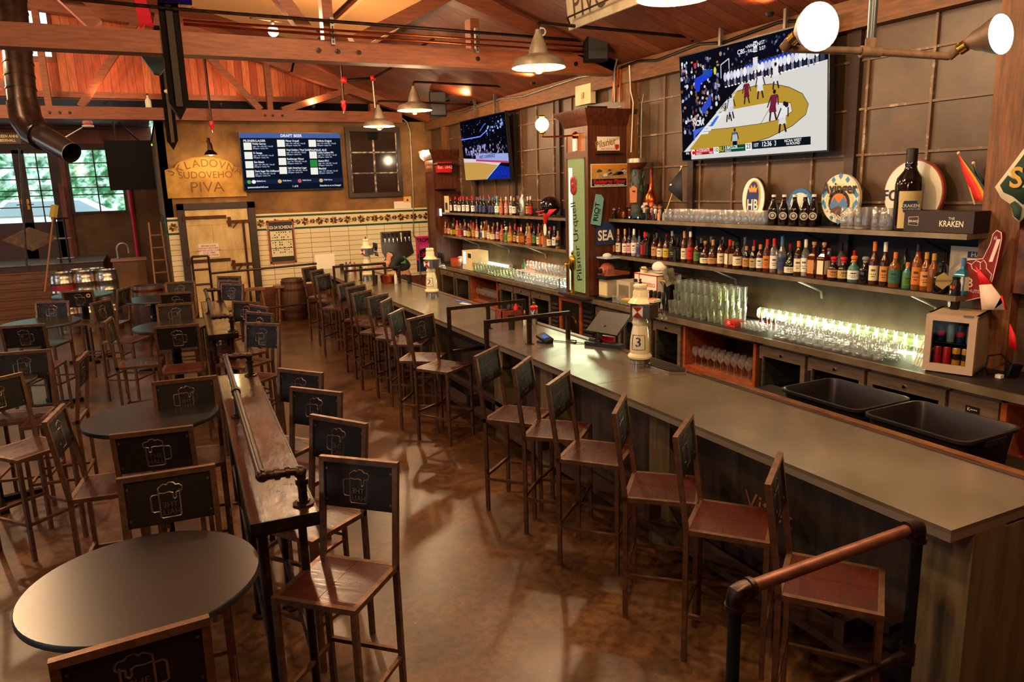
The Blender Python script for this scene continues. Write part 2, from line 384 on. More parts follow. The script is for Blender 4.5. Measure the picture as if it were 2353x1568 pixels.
def tile_panel(x0, x1, frieze=True):
    mb = MB(); y = YB-.012
    mb.box(x0, x1, y, YB, .66, 1.79, M_tile)
    mb.box(x0, x1, y, YB, 1.83, 2.07, M_tilec)
    mb.box(x0, x1, y-.002, YB, 1.79, 1.83, M_green); mb.box(x0, x1, y-.002, YB, 2.045, 2.085, M_green)
    mb.box(x0, x1, y-.018, YB, 2.085, 2.12, M_tilec)
    mb.box(x0, x1, y-.01, YB, 0, .66, M_roofboard)
    x = x0+.09; k = 0
    rnd = random.Random(3)
    while x < x1-.05:
        for i in range(7):
            a = 2*PI*i/7; r = .075 if k % 2 == 0 else .052
            c = V((x+r*.62*math.cos(a), y-.001, 1.935+r*.62*math.sin(a)))
            mb.prism([(r*.5*math.cos(t*PI/3), r*.34*math.sin(t*PI/3)) for t in range(6)], c, V((math.cos(a), 0, math.sin(a))), V((-math.sin(a), 0, math.cos(a))), .001, M_flora if (i+k) % 3 else M_flora2)
        for i in range(3):
            mb.prism([(.012*math.cos(t*PI/3), .008*math.sin(t*PI/3)) for t in range(6)], V((x+rnd.uniform(.05, .1), y-.001, 1.935+rnd.uniform(-.05, .05))), X_, Z_, .001, M_flora)
        x += .145; k += 1
    return mb
DX0, DX1 = .56, 1.97      # cold room door frame
struct(tile_panel(.37, DX0).build('trim_6')); struct(tile_panel(DX1, 5.6).build('trim_7'))
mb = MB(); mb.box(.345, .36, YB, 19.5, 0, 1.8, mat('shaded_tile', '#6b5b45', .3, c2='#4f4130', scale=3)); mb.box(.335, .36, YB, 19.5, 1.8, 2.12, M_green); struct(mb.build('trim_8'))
# gable of cedar boards above, with the clerestory window
def roofz(x):
    P = [(-9, 4.2), (-4.5, 5.75), (-2.5, 6.1), (-.82, 6.0), (.3, 5.75), (2.86, 5.05), (4.14, 4.52), (5.9, 3.93)]
    for (a, b), (c, d) in zip(P, P[1:]):
        if a <= x <= c: return b+(d-b)*(x-a)/(c-a)
    return 4
GY = 15.95
xs = [-9, -4.5, -2.5, -.82, .3, 2.86, 4.14, 5.9]
mb = MB()
def gable(x0, x1, z0f, z1f):
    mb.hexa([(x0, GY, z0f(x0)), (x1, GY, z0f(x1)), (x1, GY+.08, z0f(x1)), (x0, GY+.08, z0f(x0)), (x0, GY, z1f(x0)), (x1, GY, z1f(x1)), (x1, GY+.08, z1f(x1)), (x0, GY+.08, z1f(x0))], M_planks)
cx0, cx1, cz0, cz1 = -1.78, -1.14, 4.98, 5.78
cuts = sorted(set(xs+[cx0, cx1]))
for a, b in zip(cuts, cuts[1:]):
    if a >= cx0-1e-6 and b <= cx1+1e-6:
        gable(a, b, lambda x: 4.39, lambda x: cz0); gable(a, b, lambda x: cz1, roofz)
    else: gable(a, b, lambda x: 4.39, roofz)
struct(mb.build('wall_gable'))
mb = MB(); mb.box(-9, 5.7, GY-.04, GY, 4.30, 4.40, M_beam); struct(mb.build('trim_9'))
mb = MB(); mb.box(cx0, cx1, GY+.03, GY+.04, cz0, cz1, M_pane); w = struct(mb.build('window_1'))
mb = MB()
for a, b, c, d in ((cx0-.06, cx1+.06, cz1, cz1+.06), (cx0-.06, cx1+.06, cz0-.09, cz0), (cx0-.06, cx0, cz0, cz1), (cx1, cx1+.06, cz0, cz1), (cx0, cx1, 5.4, 5.44)): mb.box(a, b, GY-.03, GY+.1, c, d, M_beam)
mb.build('window_frame', w)
# roof
mb = MB()
for a, b in zip(xs, xs[1:]):
    za, zb = roofz(a), roofz(b)
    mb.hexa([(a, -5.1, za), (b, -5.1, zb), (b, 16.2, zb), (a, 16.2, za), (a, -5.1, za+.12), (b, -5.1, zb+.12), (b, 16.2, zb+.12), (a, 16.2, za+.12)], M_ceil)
struct(mb.build('ceiling'))
mb = MB(); mb.box(-9, .36, 16.03, 22, 4.28, 4.38, M_roofboard); mb.box(.36, 5.9, 16.03, 16.5, 3.92, 4.39, M_matte); struct(mb.build('ceiling_porch'))
# left and rear walls (out of view), with daylight windows
mb = MB()
for a, b, c, d in ((-5, 23, 0, 1.2), (-5, 23, 3.2, 5.2), (-5, 1.0, 1.2, 3.2), (3.5, 6., 1.2, 3.2), (8.5, 11, 1.2, 3.2), (13.5, 16.5, 1.2, 3.2), (19, 23, 1.2, 3.2)): mb.box(-6.2, -6.05, a, b, c, d, M_roofboard)
struct(mb.build('wall_left'))
mb = MB(); mb.box(-6.2, 6, -5.1, -4.95, 0, 6.2, M_roofboard); struct(mb.build('wall_front'))
# street wall with doors and window on the landing
dz = 1.1
wx0, wx1, wz0, wz1 = -1.56, -.42, 2.2, 3.72
dx0, dx1, dzt = -3.25, -1.86, 3.72
M_panel = mat('tan_board_wall', '#7b552e', .7, c2='#5a3b1d', scale=2, detail=8)
mb = MB()
for a, b, c, d in ((-6.2, dx0-.6, 0, 4.3), (dx0-.6, dx1, 0, dz), (dx0-.6, dx1, dzt+.1, 4.3), (dx1, wx0, 0, 4.3), (wx0, wx1, 0, wz0), (wx0, wx1, wz1, 4.3), (wx1, .4, 0, 4.3)): mb.box(a, b, YF, YF+.12, c, d, M_panel)
struct(mb.build('wall_street'))
M_trimred = mat('red_brown_trim', '#8a3d1c', .5, c2='#6b2c13', scale=5)
mb = MB(); mb.box(wx0-.25, wx0-.07, YF-.05, YF, dz, 4.0, M_trimred); struct(mb.build('trim_10'))
mb = MB(); mb.box(wx1+.06, wx1+.2, YF-.05, YF, 2.1, 3.9, M_trimred); struct(mb.build('trim_11'))
mb = MB(); mb.box(-6, .3, YF-.1, YF, 3.86, 4.2, M_trimred); struct(mb.build('trim_12'))
def mull_window(name, x0, x1, z0, z1, nx, zs, y, fr=.06):
    mb = MB(); mb.box(x0, x1, y+.03, y+.036, z0, z1, M_pane); w = struct(mb.build(name))
    mb = MB()
    mb.box(x0-fr, x1+fr, y-.04, y+.08, z1, z1+fr, M_darkwood); mb.box(x0-fr, x1+fr, y-.06, y+.08, z0-fr, z0, M_darkwood); mb.box(x0-fr, x0, y-.04, y+.08, z0, z1, M_darkwood); mb.box(x1, x1+fr, y-.04, y+.08, z0, z1, M_darkwood)
    for i in range(1, nx): x = x0+(x1-x0)*i/nx; mb.box(x-.015, x+.015, y, y+.05, z0, z1, M_black)
    for z in zs: mb.box(x0, x1, y, y+.05, z-.014, z+.014, M_black)
    mb.build('window_frame', w); return w
mull_window('window_2', wx0, wx1, wz0, wz1, 2, [2.62, 2.8, 3.06, 3.4], YF)
M_doorred = mat('dark_red_door', '#3a1712', .5)
M_diam = mat('varnished_diamond', '#8a6432', .4, c2='#5f411c', scale=8)
def glazed_door(name, x0, x1, hinge):
    mb = MB()
    y = YF-.02
    gz0, gz1 = 1.98, dzt-.08
    s = .12
    mb.box(x0, x0+s, y, y+.05, dz, dzt, M_doorred); mb.box(x1-s, x1, y, y+.05, dz, dzt, M_doorred); mb.box(x0, x1, y, y+.05, dz, gz0, M_doorred); mb.box(x0, x1, y, y+.05, gz1, dzt, M_doorred)
    d = struct(mb.build(name))
    mb = MB(); mb.box(x0+s, x1-s, y+.02, y+.026, gz0, gz1, M_pane); mb.build('glass_pane', d)
    mb = MB(); xm = (x0+x1)/2; mb.box(xm-.014, xm+.014, y+.005, y+.04, gz0, gz1, M_black)
    for z in (2.35, 2.62, 2.75, 3.02, 3.3): mb.box(x0+s, x1-s, y+.005, y+.04, z-.013, z+.013, M_black)
    mb.build('glazing_bar', d)
    mb = MB(); c = hinge; mb.prism([(-.6, 0), (0, -.28), (.6, 0), (0, .24)] if False else ([(-.0, -.3), (.62, 0), (0, .3)] if c == x0 else [(0, -.3), (0, .3), (-.62, 0)]), (c, y-.01, 1.58), X_, Z_, -.012, M_diam); mb.build('diamond_panel', d)
    hx = x0+.06 if c == x0 else x1-.06
    mb = MB(); mb.box(hx-.025, hx+.025, y-.012, y, 2.3, 2.55, M_brass); mb.tube([(hx, y-.05, 2.42), (hx+(.12 if c == x0 else -.12), y-.05, 2.42)], .012, M_brass, 8); mb.build('door_handle', d)
dm = (dx0+dx1)/2-.04
glazed_door('door_1', dx0-.6, dm, dm); glazed_door('door_2', dm+.0005, dx1, dm+.0005)
mb = MB(); mb.box(dx0-.6, dx1+.1, YF-.06, YF+.1, dzt, dzt+.12, M_darkwood); mb.box(dx1, dx1+.1, YF-.06, YF+.1, dz, dzt, M_darkwood); struct(mb.build('trim_13'))
# landing and steps
mb = MB(); SR = -1.93
mb.box(-6.05, -1.0, 19.86, YF, 0, dz-.03, M_darkwood); mb.box(-6.05, -.98, 19.82, YF, dz-.03, dz, mat('landing_edge', '#8a8478', .35, c2='#6d675c', scale=8))
struct(mb.build('floor_landing'))
mb = MB()
for i in range(6):
    z1 = dz-(i+1)*dz/7; y0 = 19.86-(i+1)*.28
    mb.box(-6.05, SR, y0, 19.86, 0, z1-.03, M_stair); mb.box(-6.05, SR+.01, y0-.025, y0+.3, z1-.03, z1, M_stair)
struct(mb.build('floor_steps'))
# ---------------------------------------------------------------- outdoors
M_hedge = mat('hedge_leaves', '#2f6b3c', .8, c2='#d8ead8', scale=3.4, detail=10, lo=.42, hi=.62)
bm = bmesh.new(); bmesh.ops.create_grid(bm, x_segments=70, y_segments=30, size=1)
rnd = random.Random(5)
for v in bm.verts: v.co = V((v.co.x*9-3, 27.5+rnd.uniform(-.12, .12), v.co.y*3.2+3.2))
me = bpy.data.meshes.new('hedge'); bm.to_mesh(me); bm.free(); me.materials.append(M_hedge)
hd = bpy.data.objects.new('hedge', me); COL.objects.link(hd); tag(hd, 'leafy green hedge bank outside beyond the street windows', 'hedge', kind='stuff')
mb = MB(); mb.box(-14, 8, 22.1, 32, .5, 1.15, mat('pale_pavement', '#b9b6ac', .9)); struct(mb.build('pavement_outside'))
def car(name, x, y, l, hgt, m, label):
    t = thing(name, label, 'car', (x, y, 1.15))
    mb = MB(); prof = [(0, .25), (0, .75), (.08*l, .85), (.25*l, .95), (.36*l, hgt), (.78*l, hgt), (.95*l, .95), (l, .8), (l, .25)]
    mb.prism(prof, (-l/2, -.85, 0), X_, Z_, -1.7, m); mb.build('body', t)
    mb = MB(); mb.prism([(.29*l, .96), (.38*l, hgt-.06), (.76*l, hgt-.06), (.9*l, .96)], (-l/2, -.84, 0), X_, Z_, .03, c_('#a9b8c0', .15)); mb.build('side_window', t)
    for s in (-.3, .3): mb = MB(); mb.lathe([(.31, -.1), (.31, .1)], c_('#141414', .7), 16, (s*l, -.8, .31), axis=(0, 1, 0)); mb.build('wheel', t)
car('car', -2.75, 25.2, 4.4, 1.4, c_('#f2f2f0', .3), 'white car parked outside beyond the glazed double doors')
car('car', .3, 23.6, 3.0, 1.2, c_('#7d8892', .3), 'grey car parked outside beyond the single landing window')
# ---------------------------------------------------------------- roof trusses
M_bolt = mat('bolt_iron', '#2a221d', .4, .8)
def truss(name, y, label, w=.16, far=False):
    t = thing(name, label, 'roof truss', (0, y, 3.87))
    def part(n, *bars):
        mb = MB()
        for (xa, za, xb, zb, h) in bars: mb.bar((xa, 0, za-3.87), (xb, 0, zb-3.87), w, h, M_beam, up=(0, 1, 0) if abs(xb-xa) > abs(zb-za)*5 and False else (0, 1, 0))
        return mb.build(n, t)
    # bars given with the up axis along y, so w is in-plane depth and h across
    def pb(n, xa, za, xb, zb, depth, across=w, m=M_beam):
        mb = MB(); mb.bar((xa, 0, za-3.87), (xb, 0, zb-3.87), depth, across, m, up=(0, 1, 0)); return mb.build(n, t)
    pb('bottom_chord', -9, 3.975, 5.6 if not far else 5.0, 3.975, .21, w+.06)
    pb('top_chord', 5.62, 4.02, 2.86, 4.9, .26, w+.06); pb('top_chord', 2.9, 4.9, .55, 5.6, .26, w+.06); pb('top_chord', .5, 5.6, -3, 5.9, .26, w+.06)
    if far:
        for x in (-1.25, 2.4, 4.4): pb('web_post', x, 4.08, x, min(5.7, roofz(x)-.2), .1)
        pb('web_brace', -.78, 4.08, .3, 5.6, .12); pb('web_brace', 2.22, 4.08, .95, 5.5, .12); pb('web_brace', 2.62, 4.08, 4.0, 4.5, .12)
        pb('web_brace', -1.45, 4.1, -2.1, 4.6, .12)
    else:
        for x in (1.98, 3.67): pb('web_post', x, 4.08, x, roofz(x)-.3, .11)
        pb('web_brace', 1.83, 4.08, .75, 5.5, .13); pb('web_brace', 2.25, 4.08, 3.5, 4.72, .14)
        pb('web_brace', -.2, 4.1, -1.6, 5.6, .13)
    for x in ((1.85, 2.05, 2.28, 3.68, 5.0) if not far else (-1.1, -.95, -1.25, 2.28, 2.42, 2.6, 4.5)):
        mb = MB(); mb.lathe([(.026, 0), (.026, .012), (.012, .014), (.012, .03)], M_bolt, 12, (x, -(w+.06)/2, .1), axis=(0, -1, 0)); mb.build('bolt', t)
    # dark king post with pointed foot and steel strap
    kx = .435 if not far else .62
    mb = MB()
    k = .09
    mb.prism([(-k, -.46 if not far else -.36), (0, -.62 if not far else -.52), (k, -.46 if not far else -.36), (k, 1.6), (-k, 1.6)] if True else [], (kx, -.13, 0), X_, Z_, -.2 if far else -.16, mat('near_black_timber', '#110a07', .8, spec=.08)); mb.build('king_post', t)
    mb = MB(); mb.box(kx-.03, kx+.03, -.16, -.135, -.5 if not far else -.4, 1.2, M_bolt); mb.build('strap', t)
    return t
T1 = truss('roof_truss', 8.42, 'near timber roof truss crossing the room with copper pipes above its bottom beam')
T2 = truss('roof_truss.001', 15.35, 'far timber roof truss standing just in front of the orange board gable', far=True)
mb = MB(); mb.box(.34, .64, 8.12, 8.3, 4.3, 4.8, glass('blue_glass', '#2a50ff', 1., .1)); mb.box(.36, .62, 8.14, 8.28, 4.32, 4.8, c_('#0a1a70', .1))
tag(mb.build('beer_glass_lantern'), 'deep blue glass lantern hanging at the king post at the top edge', 'lantern')
mb = MB(); mb.prism([(0, .35), (.1, .35), (.16, -.02), (.08, 0), (.03, -.06)], OY(325, 52, 8.9)-V((.05, 0, .02)), X_, Z_, .01, c_('#e01838', .7)); tag(mb.build('pennant'), 'bright red pennant hanging beside the dark king post above the near beam', 'pennant')
mb = MB(); p = OY(355, 145, 9.2); mb.prism([(-.16, .12), (.14, .16), (.16, .02), (.04, -.13), (-.02, -.12)], p, X_, Z_, .1, c_('#14343a', .5)); tag(mb.build('hanging_box'), 'small teal pointed box hanging below the near beam', 'box')
# burlap sound panels under the roof
M_burlap = mat('burlap', '#b98a55', .9, c2='#a87a46', scale=60, bump=.2)
def burlap(xa, xb, ya, yb, label):
    mb = MB(); za, zb = roofz(xa)-.12, roofz(xb)-.12
    mb.hexa([(xa, ya, za), (xb, ya, zb), (xb, yb, zb), (xa, yb, za), (xa, ya, za+.05), (xb, ya, zb+.05), (xb, yb, zb+.05), (xa, yb, za+.05)], M_burlap)
    tag(mb.build('acoustic_panel'), label, 'acoustic panel')
burlap(.75, 2.72, 9.0, 13.4, 'tan burlap acoustic panel under the roof right of the king post')
burlap(2.86, 3.45, 8.8, 12.0, 'smaller tan burlap panel beside the roof bend')
# pipes along the near beam
def pipe_thing(name, label, cat, pts, r, m, group=None, seg=8):
    mb = MB(); mb.tube(pts, r, m, seg); return tag(mb.build(name), label, cat, group)
pipe_thing('conduit', 'black conduit, topmost of the three pipes above the near beam', 'pipe', [(-6, 8.24, 4.45), (.5, 8.24, 4.27), (5.3, 8.24, 4.23)], .018, M_pipe)
pipe_thing('copper_pipe', 'upper copper pipe running above the near beam', 'pipe', [(.55, 8.22, 4.17), (2, 8.22, 4.165), (5.3, 8.22, 4.16)], .013, M_copper)
pipe_thing('copper_pipe', 'lower copper pipe running just above the near beam', 'pipe', [(.55, 8.2, 4.13), (2, 8.2, 4.11), (5.3, 8.2, 4.09)], .015, M_copper)
for i, x in enumerate((2.0, 3.66)):
    mb = MB(); mb.box(x-.02, x+.02, 8.26, 8.3, 4.03, 4.3, M_galv)
    for z in (4.06, 4.1, 4.15, 4.2, 4.25): mb.box(x-.008, x+.008, 8.255, 8.262, z-.014, z+.014, M_black)
    mb.build('x'); o = bpy.data.objects[-1] if False else COL.objects['x']; o.name = 'pipe_bracket'; tag(o, ('left' if i == 0 else 'right')+' slotted steel bracket holding the copper pipes', 'bracket')
# sprinkler pipes with red fittings
def sprinkler(x, y, z0, z1, label):
    t = thing('sprinkler_drop', label, 'sprinkler', (x, y, z0))
    mb = MB(); mb.tube([(0, 0, z1-z0), (0, 0, .09)], .022, M_pipe, 8); mb.build('pipe', t)
    mb = MB(); mb.lathe([(.02, .12), (.045, .11), (.035, .06), (.045, .03), (.03, 0), (.018, -.05)], M_red, 10); mb.build('fitting', t)
    mb = MB(); mb.lathe([(.012, -.05), (.012, -.08), (.03, -.085), (.03, -.09)], M_chrome, 10); mb.build('nozzle', t)
p = OY(487, 293, 14.9); sprinkler(p.x, 14.9, p.z, 5.2, 'sprinkler drop with red fitting above the arched wall lettering')
p = OY(790, 248, 12.5); sprinkler(p.x, 12.5, p.z, 4.5, 'sprinkler drop with red fittings left of the pendant lamps')
mb = MB(); a = OY(790, 185, 12.5); b = OY(856, 180, 12.5); mb.tube([a, b], .025, M_pipe, 8); mb.sphere(a, .06, M_red, 10, 6); mb.sphere(b, .05, M_red, 10, 6); mb.tube([b, OY(900, 155, 12.2)], .02, M_pipe, 8); mb.tube([b, OY(862, 248, 12.5)], .015, M_galv, 8)
tag(mb.build('sprinkler_pipe'), 'horizontal sprinkler pipe with two red elbows below the near beam', 'pipe')
a = OY(1086, 35, 10.2); b = OY(962, 110, 10.6); pipe_thing('sprinkler_pipe', 'dark slanting sprinkler pipe above the copper pipes', 'pipe', [a, b], .022, M_pipe)
# ceiling bulb behind the near beam
p = OY(628, 72, 9.4)
t = thing('ceiling_bulb', 'bare round bulb glowing just above the near beam', 'lamp', p)
mb = MB(); mb.sphere((0, 0, 0), .06, emis('#fff1c8', 14)); mb.build('bulb', t)
mb = MB(); mb.lathe([(.03, .05), (.035, .09), (.02, .11)], M_black, 12); mb.build('socket', t)
mb = MB(); mb.tube([(-.25, 0, .13), (0, 0, .11), (.3, .0, .1)], .01, M_pipe, 8); mb.build('conduit', t)
plight('bulb_light', p+V((0, -.12, -.02)), 75, (1, .6, .3), .08); plight('bulb_light_b', p+V((0, .5, .05)), 260, (1, .62, .34), .1)
p2_ = V((-2.4, 9.3, 4.75)); t = thing('ceiling_bulb', 'second bare bulb, out of view at the upper left', 'lamp', p2_)
mb = MB(); mb.sphere((0, 0, 0), .06, emis('#fff1c8', 14)); mb.build('bulb', t)
mb = MB(); mb.lathe([(.03, .05), (.035, .09), (.02, .11), (.015, .9)], M_black, 12); mb.build('socket', t)
plight('bulb_light_c', p2_+V((0, .16, 0)), 420, (1, .58, .3), .08)
# spiral air duct, upper left
M_duct = mat('black_duct', '#1d1512', .3, .6, c2='#33231a', scale=10)
def at(x, y, d): return CAM+_ray(x, y)*d
t = thing('air_duct', 'black spiral air duct dropping from the roof at the left edge', 'duct', (0, 0, 0))
A, B, C0, D0 = at(20, -60, 9.6), at(52, 235, 9.6), at(75, 300, 9.6), at(165, 352, 9.4)
mb = MB(); mb.tube([at(0, -200, 9.6), A, B], .17, M_duct, 18); 
for i in range(9): q = A.lerp(B, .1+i*.1); d = (B-A).normalized(); mb.tube([q-d*.008, q+d*.008], .178, M_duct, 18)
mb.build('drop_pipe', t)
mb = MB(); mb.tube([B, B.lerp(C0, .5)+V((-.02, 0, -.05)), C0+V((.03, 0, -.02)), C0.lerp(D0, .25)], .185, M_duct, 18); mb.build('elbow', t)
mb = MB(); mb.tube([C0.lerp(D0, .2), D0], [.15, .13], mat('duct_nozzle', '#5d5550', .25, .9), 18, caps=False); mb.tube([D0.lerp(C0, .02), D0], [.131, .131], M_galv, 18, caps=False); mb.build('nozzle', t)
# speaker, camera, screen backs
def speaker(px, py, x, w, h, label):
    p = OX(px, py, x); t = thing('loudspeaker', label, 'loudspeaker', p)
    mb = MB(); mb.obox((0, 0, 0), V((1, -.35, 0)), V((.35, 1, 0)), Z_, w, w*.9, h, M_matte); mb.build('cabinet', t)
    mb = MB(); mb.obox(V((-.35, -1, 0)).normalized()*(w*.45+.002)*1., V((1, -.35, 0)), V((.35, 1, 0)), Z_, w*.9, .006, h*.92, M_black); mb.build('grille', t)
    mb = MB(); mb.tube([(.1, .1, .05), (.4, .35, .12)], .015, M_black, 8); mb.build('bracket', t)
speaker(1369, 108, 5.15, .26, .33, 'black loudspeaker under the hanging cream sign')
speaker(1006, 240, 5.0, .3, .42, 'black loudspeaker beyond the middle pendant lamp')
p = OY(1243, 73, 7.6); t = thing('security_camera', 'small white security camera behind the nearest pendant lamp', 'camera', p)
mb = MB(); mb.lathe([(.045, -.06), (.05, 0), (.05, .05), (.03, .1)], M_white, 14, axis=(.3, 1, .2)); mb.build('body', t)
mb = MB(); mb.lathe([(.03, -.066), (.03, -.06)], M_black, 14, axis=(.3, 1, .2)); mb.build('lens', t)

# ---------------------------------------------------------------- pendant lamps over the bar
M_shade = mat('weathered_enamel', '#9c8f7c', .5, .3, c2='#7d6f5c', scale=9)
M_shadein = mat('enamel_inside', '#f2ecc8', .4)
WARM = (1, .66, .37)
def pendant(x, y, z, wall, label, power=60, R=.27, glow='#d8e86a', arm=True, group=None):
    t = thing('pendant_lamp', label, 'lamp', (x, y, z), 0, group)
    mb = MB(); mb.lathe([(R, 0), (R*.99, .03), (R*.9, .075), (R*.84, .085), (.1, .13), (.095, .15), (.085, .2), (.05, .29), (.03, .33), (.028, .36)], M_shade, 28, cap0=False, cap1=True)
    mb.lathe([(R-.006, .002), (R*.96, .03), (R*.86, .07), (.09, .12), (.01, .125)], M_shadein, 28, cap0=False); mb.build('lamp_shade', t)
    mb = MB(); mb.sphere((0, 0, .035), .085, glass('bulb_glass', '#ffe9a8', 1., .08), 16, 10, (1, 1, 1.1)); mb.build('glass_globe', t)
    mb = MB(); mb.sphere((0, 0, .04), .02, emis('#ffdf90', 16), 10, 6, (1, 1, 1.6)); mb.build('filament_bulb', t)
    mb = MB()
    if arm: mb.tube([(0, 0, .35), (0, 0, .40), (.015, 0, .42), (.05, 0, .425), (wall-x, 0, .40)], .017, M_pipe, 10); mb.lathe([(.05, 0), (.05, .03)], M_pipe, 14, (wall-x-.03, 0, .40), axis=(1, 0, 0))
    else: mb.tube([(0, 0, .35), (0, 0, wall-z)], .012, M_pipe, 8)
    mb.build('arm' if arm else 'stem', t)
    plight('pendant_light', (x, y, z-.09), power, WARM, .07)
    return t
pendant(3.708, 6.877, 3.66, 5.64, 'nearest enamel pendant lamp in full view above the bar', 130)
pendant(3.93, 11.343, 3.70, 5.64, 'middle enamel pendant lamp on a pipe arm, beyond the near beam', 120)
pendant(3.80, 12.861, 3.585, 5.64, 'farthest and smallest enamel pendant lamp, left of the middle one', 110)
q = at(1550, 2, 5.25); pendant(q.x, q.y, q.z+.02, 5.64, 'enamel pendant lamp cut by the top edge, beside the cream sign', 130)
for i, (x, y) in enumerate(((3.1, 1.2), (-1.4, 4.2), (-1.9, 8.6), (.9, 1.6), (-2.3, 12.4), (1.6, 6.0), (-2.6, .6), (-3.6, 15.2))):  # extra pendants added out of view to brighten the hall
    pendant(x, y, 4.05 if y < 3 else 4.75, roofz(x)-.02, ['hall pendant over the near bar end', 'hall pendant over the nearest round tables', 'hall pendant over the middle round tables', 'hall pendant above the drink rail end', 'hall pendant over the far round tables', 'hall pendant above the aisle', 'hall pendant behind the viewer', 'hall pendant before the landing steps'][i], 185, arm=False)
# twin flood lamps on a pipe cross
q0 = at(2000, 118, 3.7); qa = at(1800, 112, 3.68); qb = at(2180, 130, 3.72)
t = thing('flood_lamp', 'twin dusty flood lamps on a hanging pipe crossbar, upper right', 'lamp', q0)
mb = MB(); mb.tube([(0, 0, 1.6), (0, 0, .03)], .021, mat('grey_pipe', '#4f565c', .35, .7), 12); mb.build('drop_pipe', t)
mb = MB(); M_dust = mat('dusty_pipe', '#7a5e44', .75, c2='#5a4330', scale=20)
mb.tube([qa-q0, (0, 0, 0), qb-q0], .019, M_dust, 12); mb.tube([(-.05*(qb-qa).normalized().x, -.05*(qb-qa).normalized().y, 0), (qb-qa).normalized()*.05], .029, M_dust, 12); mb.tube([(0, 0, 0), (0, 0, .06)], .028, M_dust, 12); mb.build('crossbar', t)
def head(base, cx_, cy_, R, dpt, d, first):
    c = at(cx_, cy_, d)-q0; b = base-q0
    ax = ((CAM-(c+q0)).normalized()*(.86 if first else .72)+_r*(.46 if first else .62)+_u*(.12 if first else .16)).normalized()
    mb = MB(); back = c-ax*dpt
    mb.tube([b, b.lerp(back, .5)+V((0, 0, .01)), back], .024, M_dust, 12); mb.tube([b.lerp(back, .45), b.lerp(back, .75)], .03, M_brass, 12); mb.build('swivel', t)
    hd = MB(); hd.lathe([(.028, -.02), (.05, .02), (R*.62, dpt*.35), (R*.9, dpt*.75), (R*1.02, dpt*1.02)], mat('lamp_cone', '#6d4f35', .6, .3, c2='#4c3523', scale=14), 26, back, axis=ax, cap1=False); hd.build('lamp_cone', t)
    ln = MB(); ln.lathe([(R, dpt), (R*.7, dpt+.012), (.001, dpt+.018)], emis('#fff8ea', 2.0), 30, back, axis=ax, cap0=False); ln.build('lens', t)
    slight('flood_light', c+q0+ax*.03, c+q0+ax*2+V((0, .4, -2.2)), 190, (1, .72, .45), .09, 130, .8)
head(qa, 1880, 61, .108, .14, 3.45, True); head(qb, 2300, 78, .092, .14, 3.5, False)
# globes on brackets
def globe(c, wallp, label, R=.085):
    t = thing('wall_lamp', label, 'lamp', c)
    mb = MB(); mb.sphere((0, 0, 0), R, emis('#e9f7d8', 5.0), 20, 12); mb.build('glass_globe', t)
    mb = MB(); mb.lathe([(.03, R-.005), (.05, R+.01), (.03, R+.025)], M_brass, 14); mb.build('top_cap', t); mb = MB(); mb.lathe([(.035, -R+.003), (.045, -R-.015), (.02, -R-.03)], M_brass, 14); mb.build('gallery', t)
    e = wallp-c
    mb = MB(); mb.tube([(0, 0, -R-.02), (0, 0, -R-.055), (.02*0+e.x*.05, e.y*.05, -R-.065), (e.x, e.y, e.z)], .012, M_copper, 10); mb.build('arm', t)
    mb = MB(); mb.lathe([(.06, 0), (.05, .015), (.02, .06)], M_copper, 16, e, axis=(-e.x, -e.y, 0)); mb.build('wall_plate', t)
    plight('globe_light', c+V((-.16, -.05, -.02)), 22, (1, .78, .45), .08)
globe(V((4.56, 8.4, 3.25)), V((5.05, 8.4, 3.12)), 'lit white globe lamp on the near wooden pillar')
cg = OY(975, 357, 14.6); globe(cg, V((5.2, 14.6, cg.z-.1)), 'lit white globe lamp on the far wooden pillar', .095)
# gooseneck lamp over the arched lettering
q = V((1.23, 15.1, 3.3)); t = thing('gooseneck_lamp', 'small lamp shining down over the arched wall lettering', 'lamp', q)
mb = MB(); mb.lathe([(.12, -.06), (.1, -.02), (.05, .03), (.045, .1), (.03, .16)], M_pipe, 20, cap0=False); mb.build('lamp_shade', t)
mb = MB(); mb.sphere((0, 0, -.03), .045, emis('#ffe9b0', 10), 12, 8); mb.build('bulb', t)
mb = MB(); mb.tube([(0, 0, .15), (0, .05, .24), (0, .3, .26), (0, .5, .2)], .014, M_pipe, 10); mb.build('arm', t)
plight('gooseneck_light', q+V((0, .02, -.1)), 26, (1, .72, .3), .05)
# lamps added on the far truss brighten the gable; cove lamps give the roof glow
for x in (-3.0, -.4, 1.5, 3.2):
    t = thing('added_uplight', 'small lamp fixed on the far truss washing the boards, %s' % {-3.0: 'out of view at left', -.4: 'left of the king post', 1.5: 'right of the king post', 3.2: 'near the roof bend'}[x], 'lamp', (x, 15.2, 4.11))
    mb = MB(); mb.lathe([(.02, 0), (.05, .05), (.05, .06)], M_black, 12); mb.build('housing', t)
    slight('gable_wash', (x, 15.2, 4.25), (x, 15.95, 4.75), 22, (1, .5, .25), .05, 165, .4)
for y in (5.5, 10.2, 12.6):
    slight('plate_wash', (5.3, y, 4.02), (5.0, y, 4.6), 16 if y < 6 else 46, (1, .45, .18), .05, 150, .7)
    t = thing('cove_lamp', 'small cove lamp on the wall plate at %s' % {5.5: 'the large screen', 10.2: 'the pillar', 12.6: 'the far screen'}[y], 'lamp', (5.4, y, 3.99)); mb = MB(); mb.lathe([(.03, -.01), (.045, .02)], M_black, 12); mb.build('housing', t)

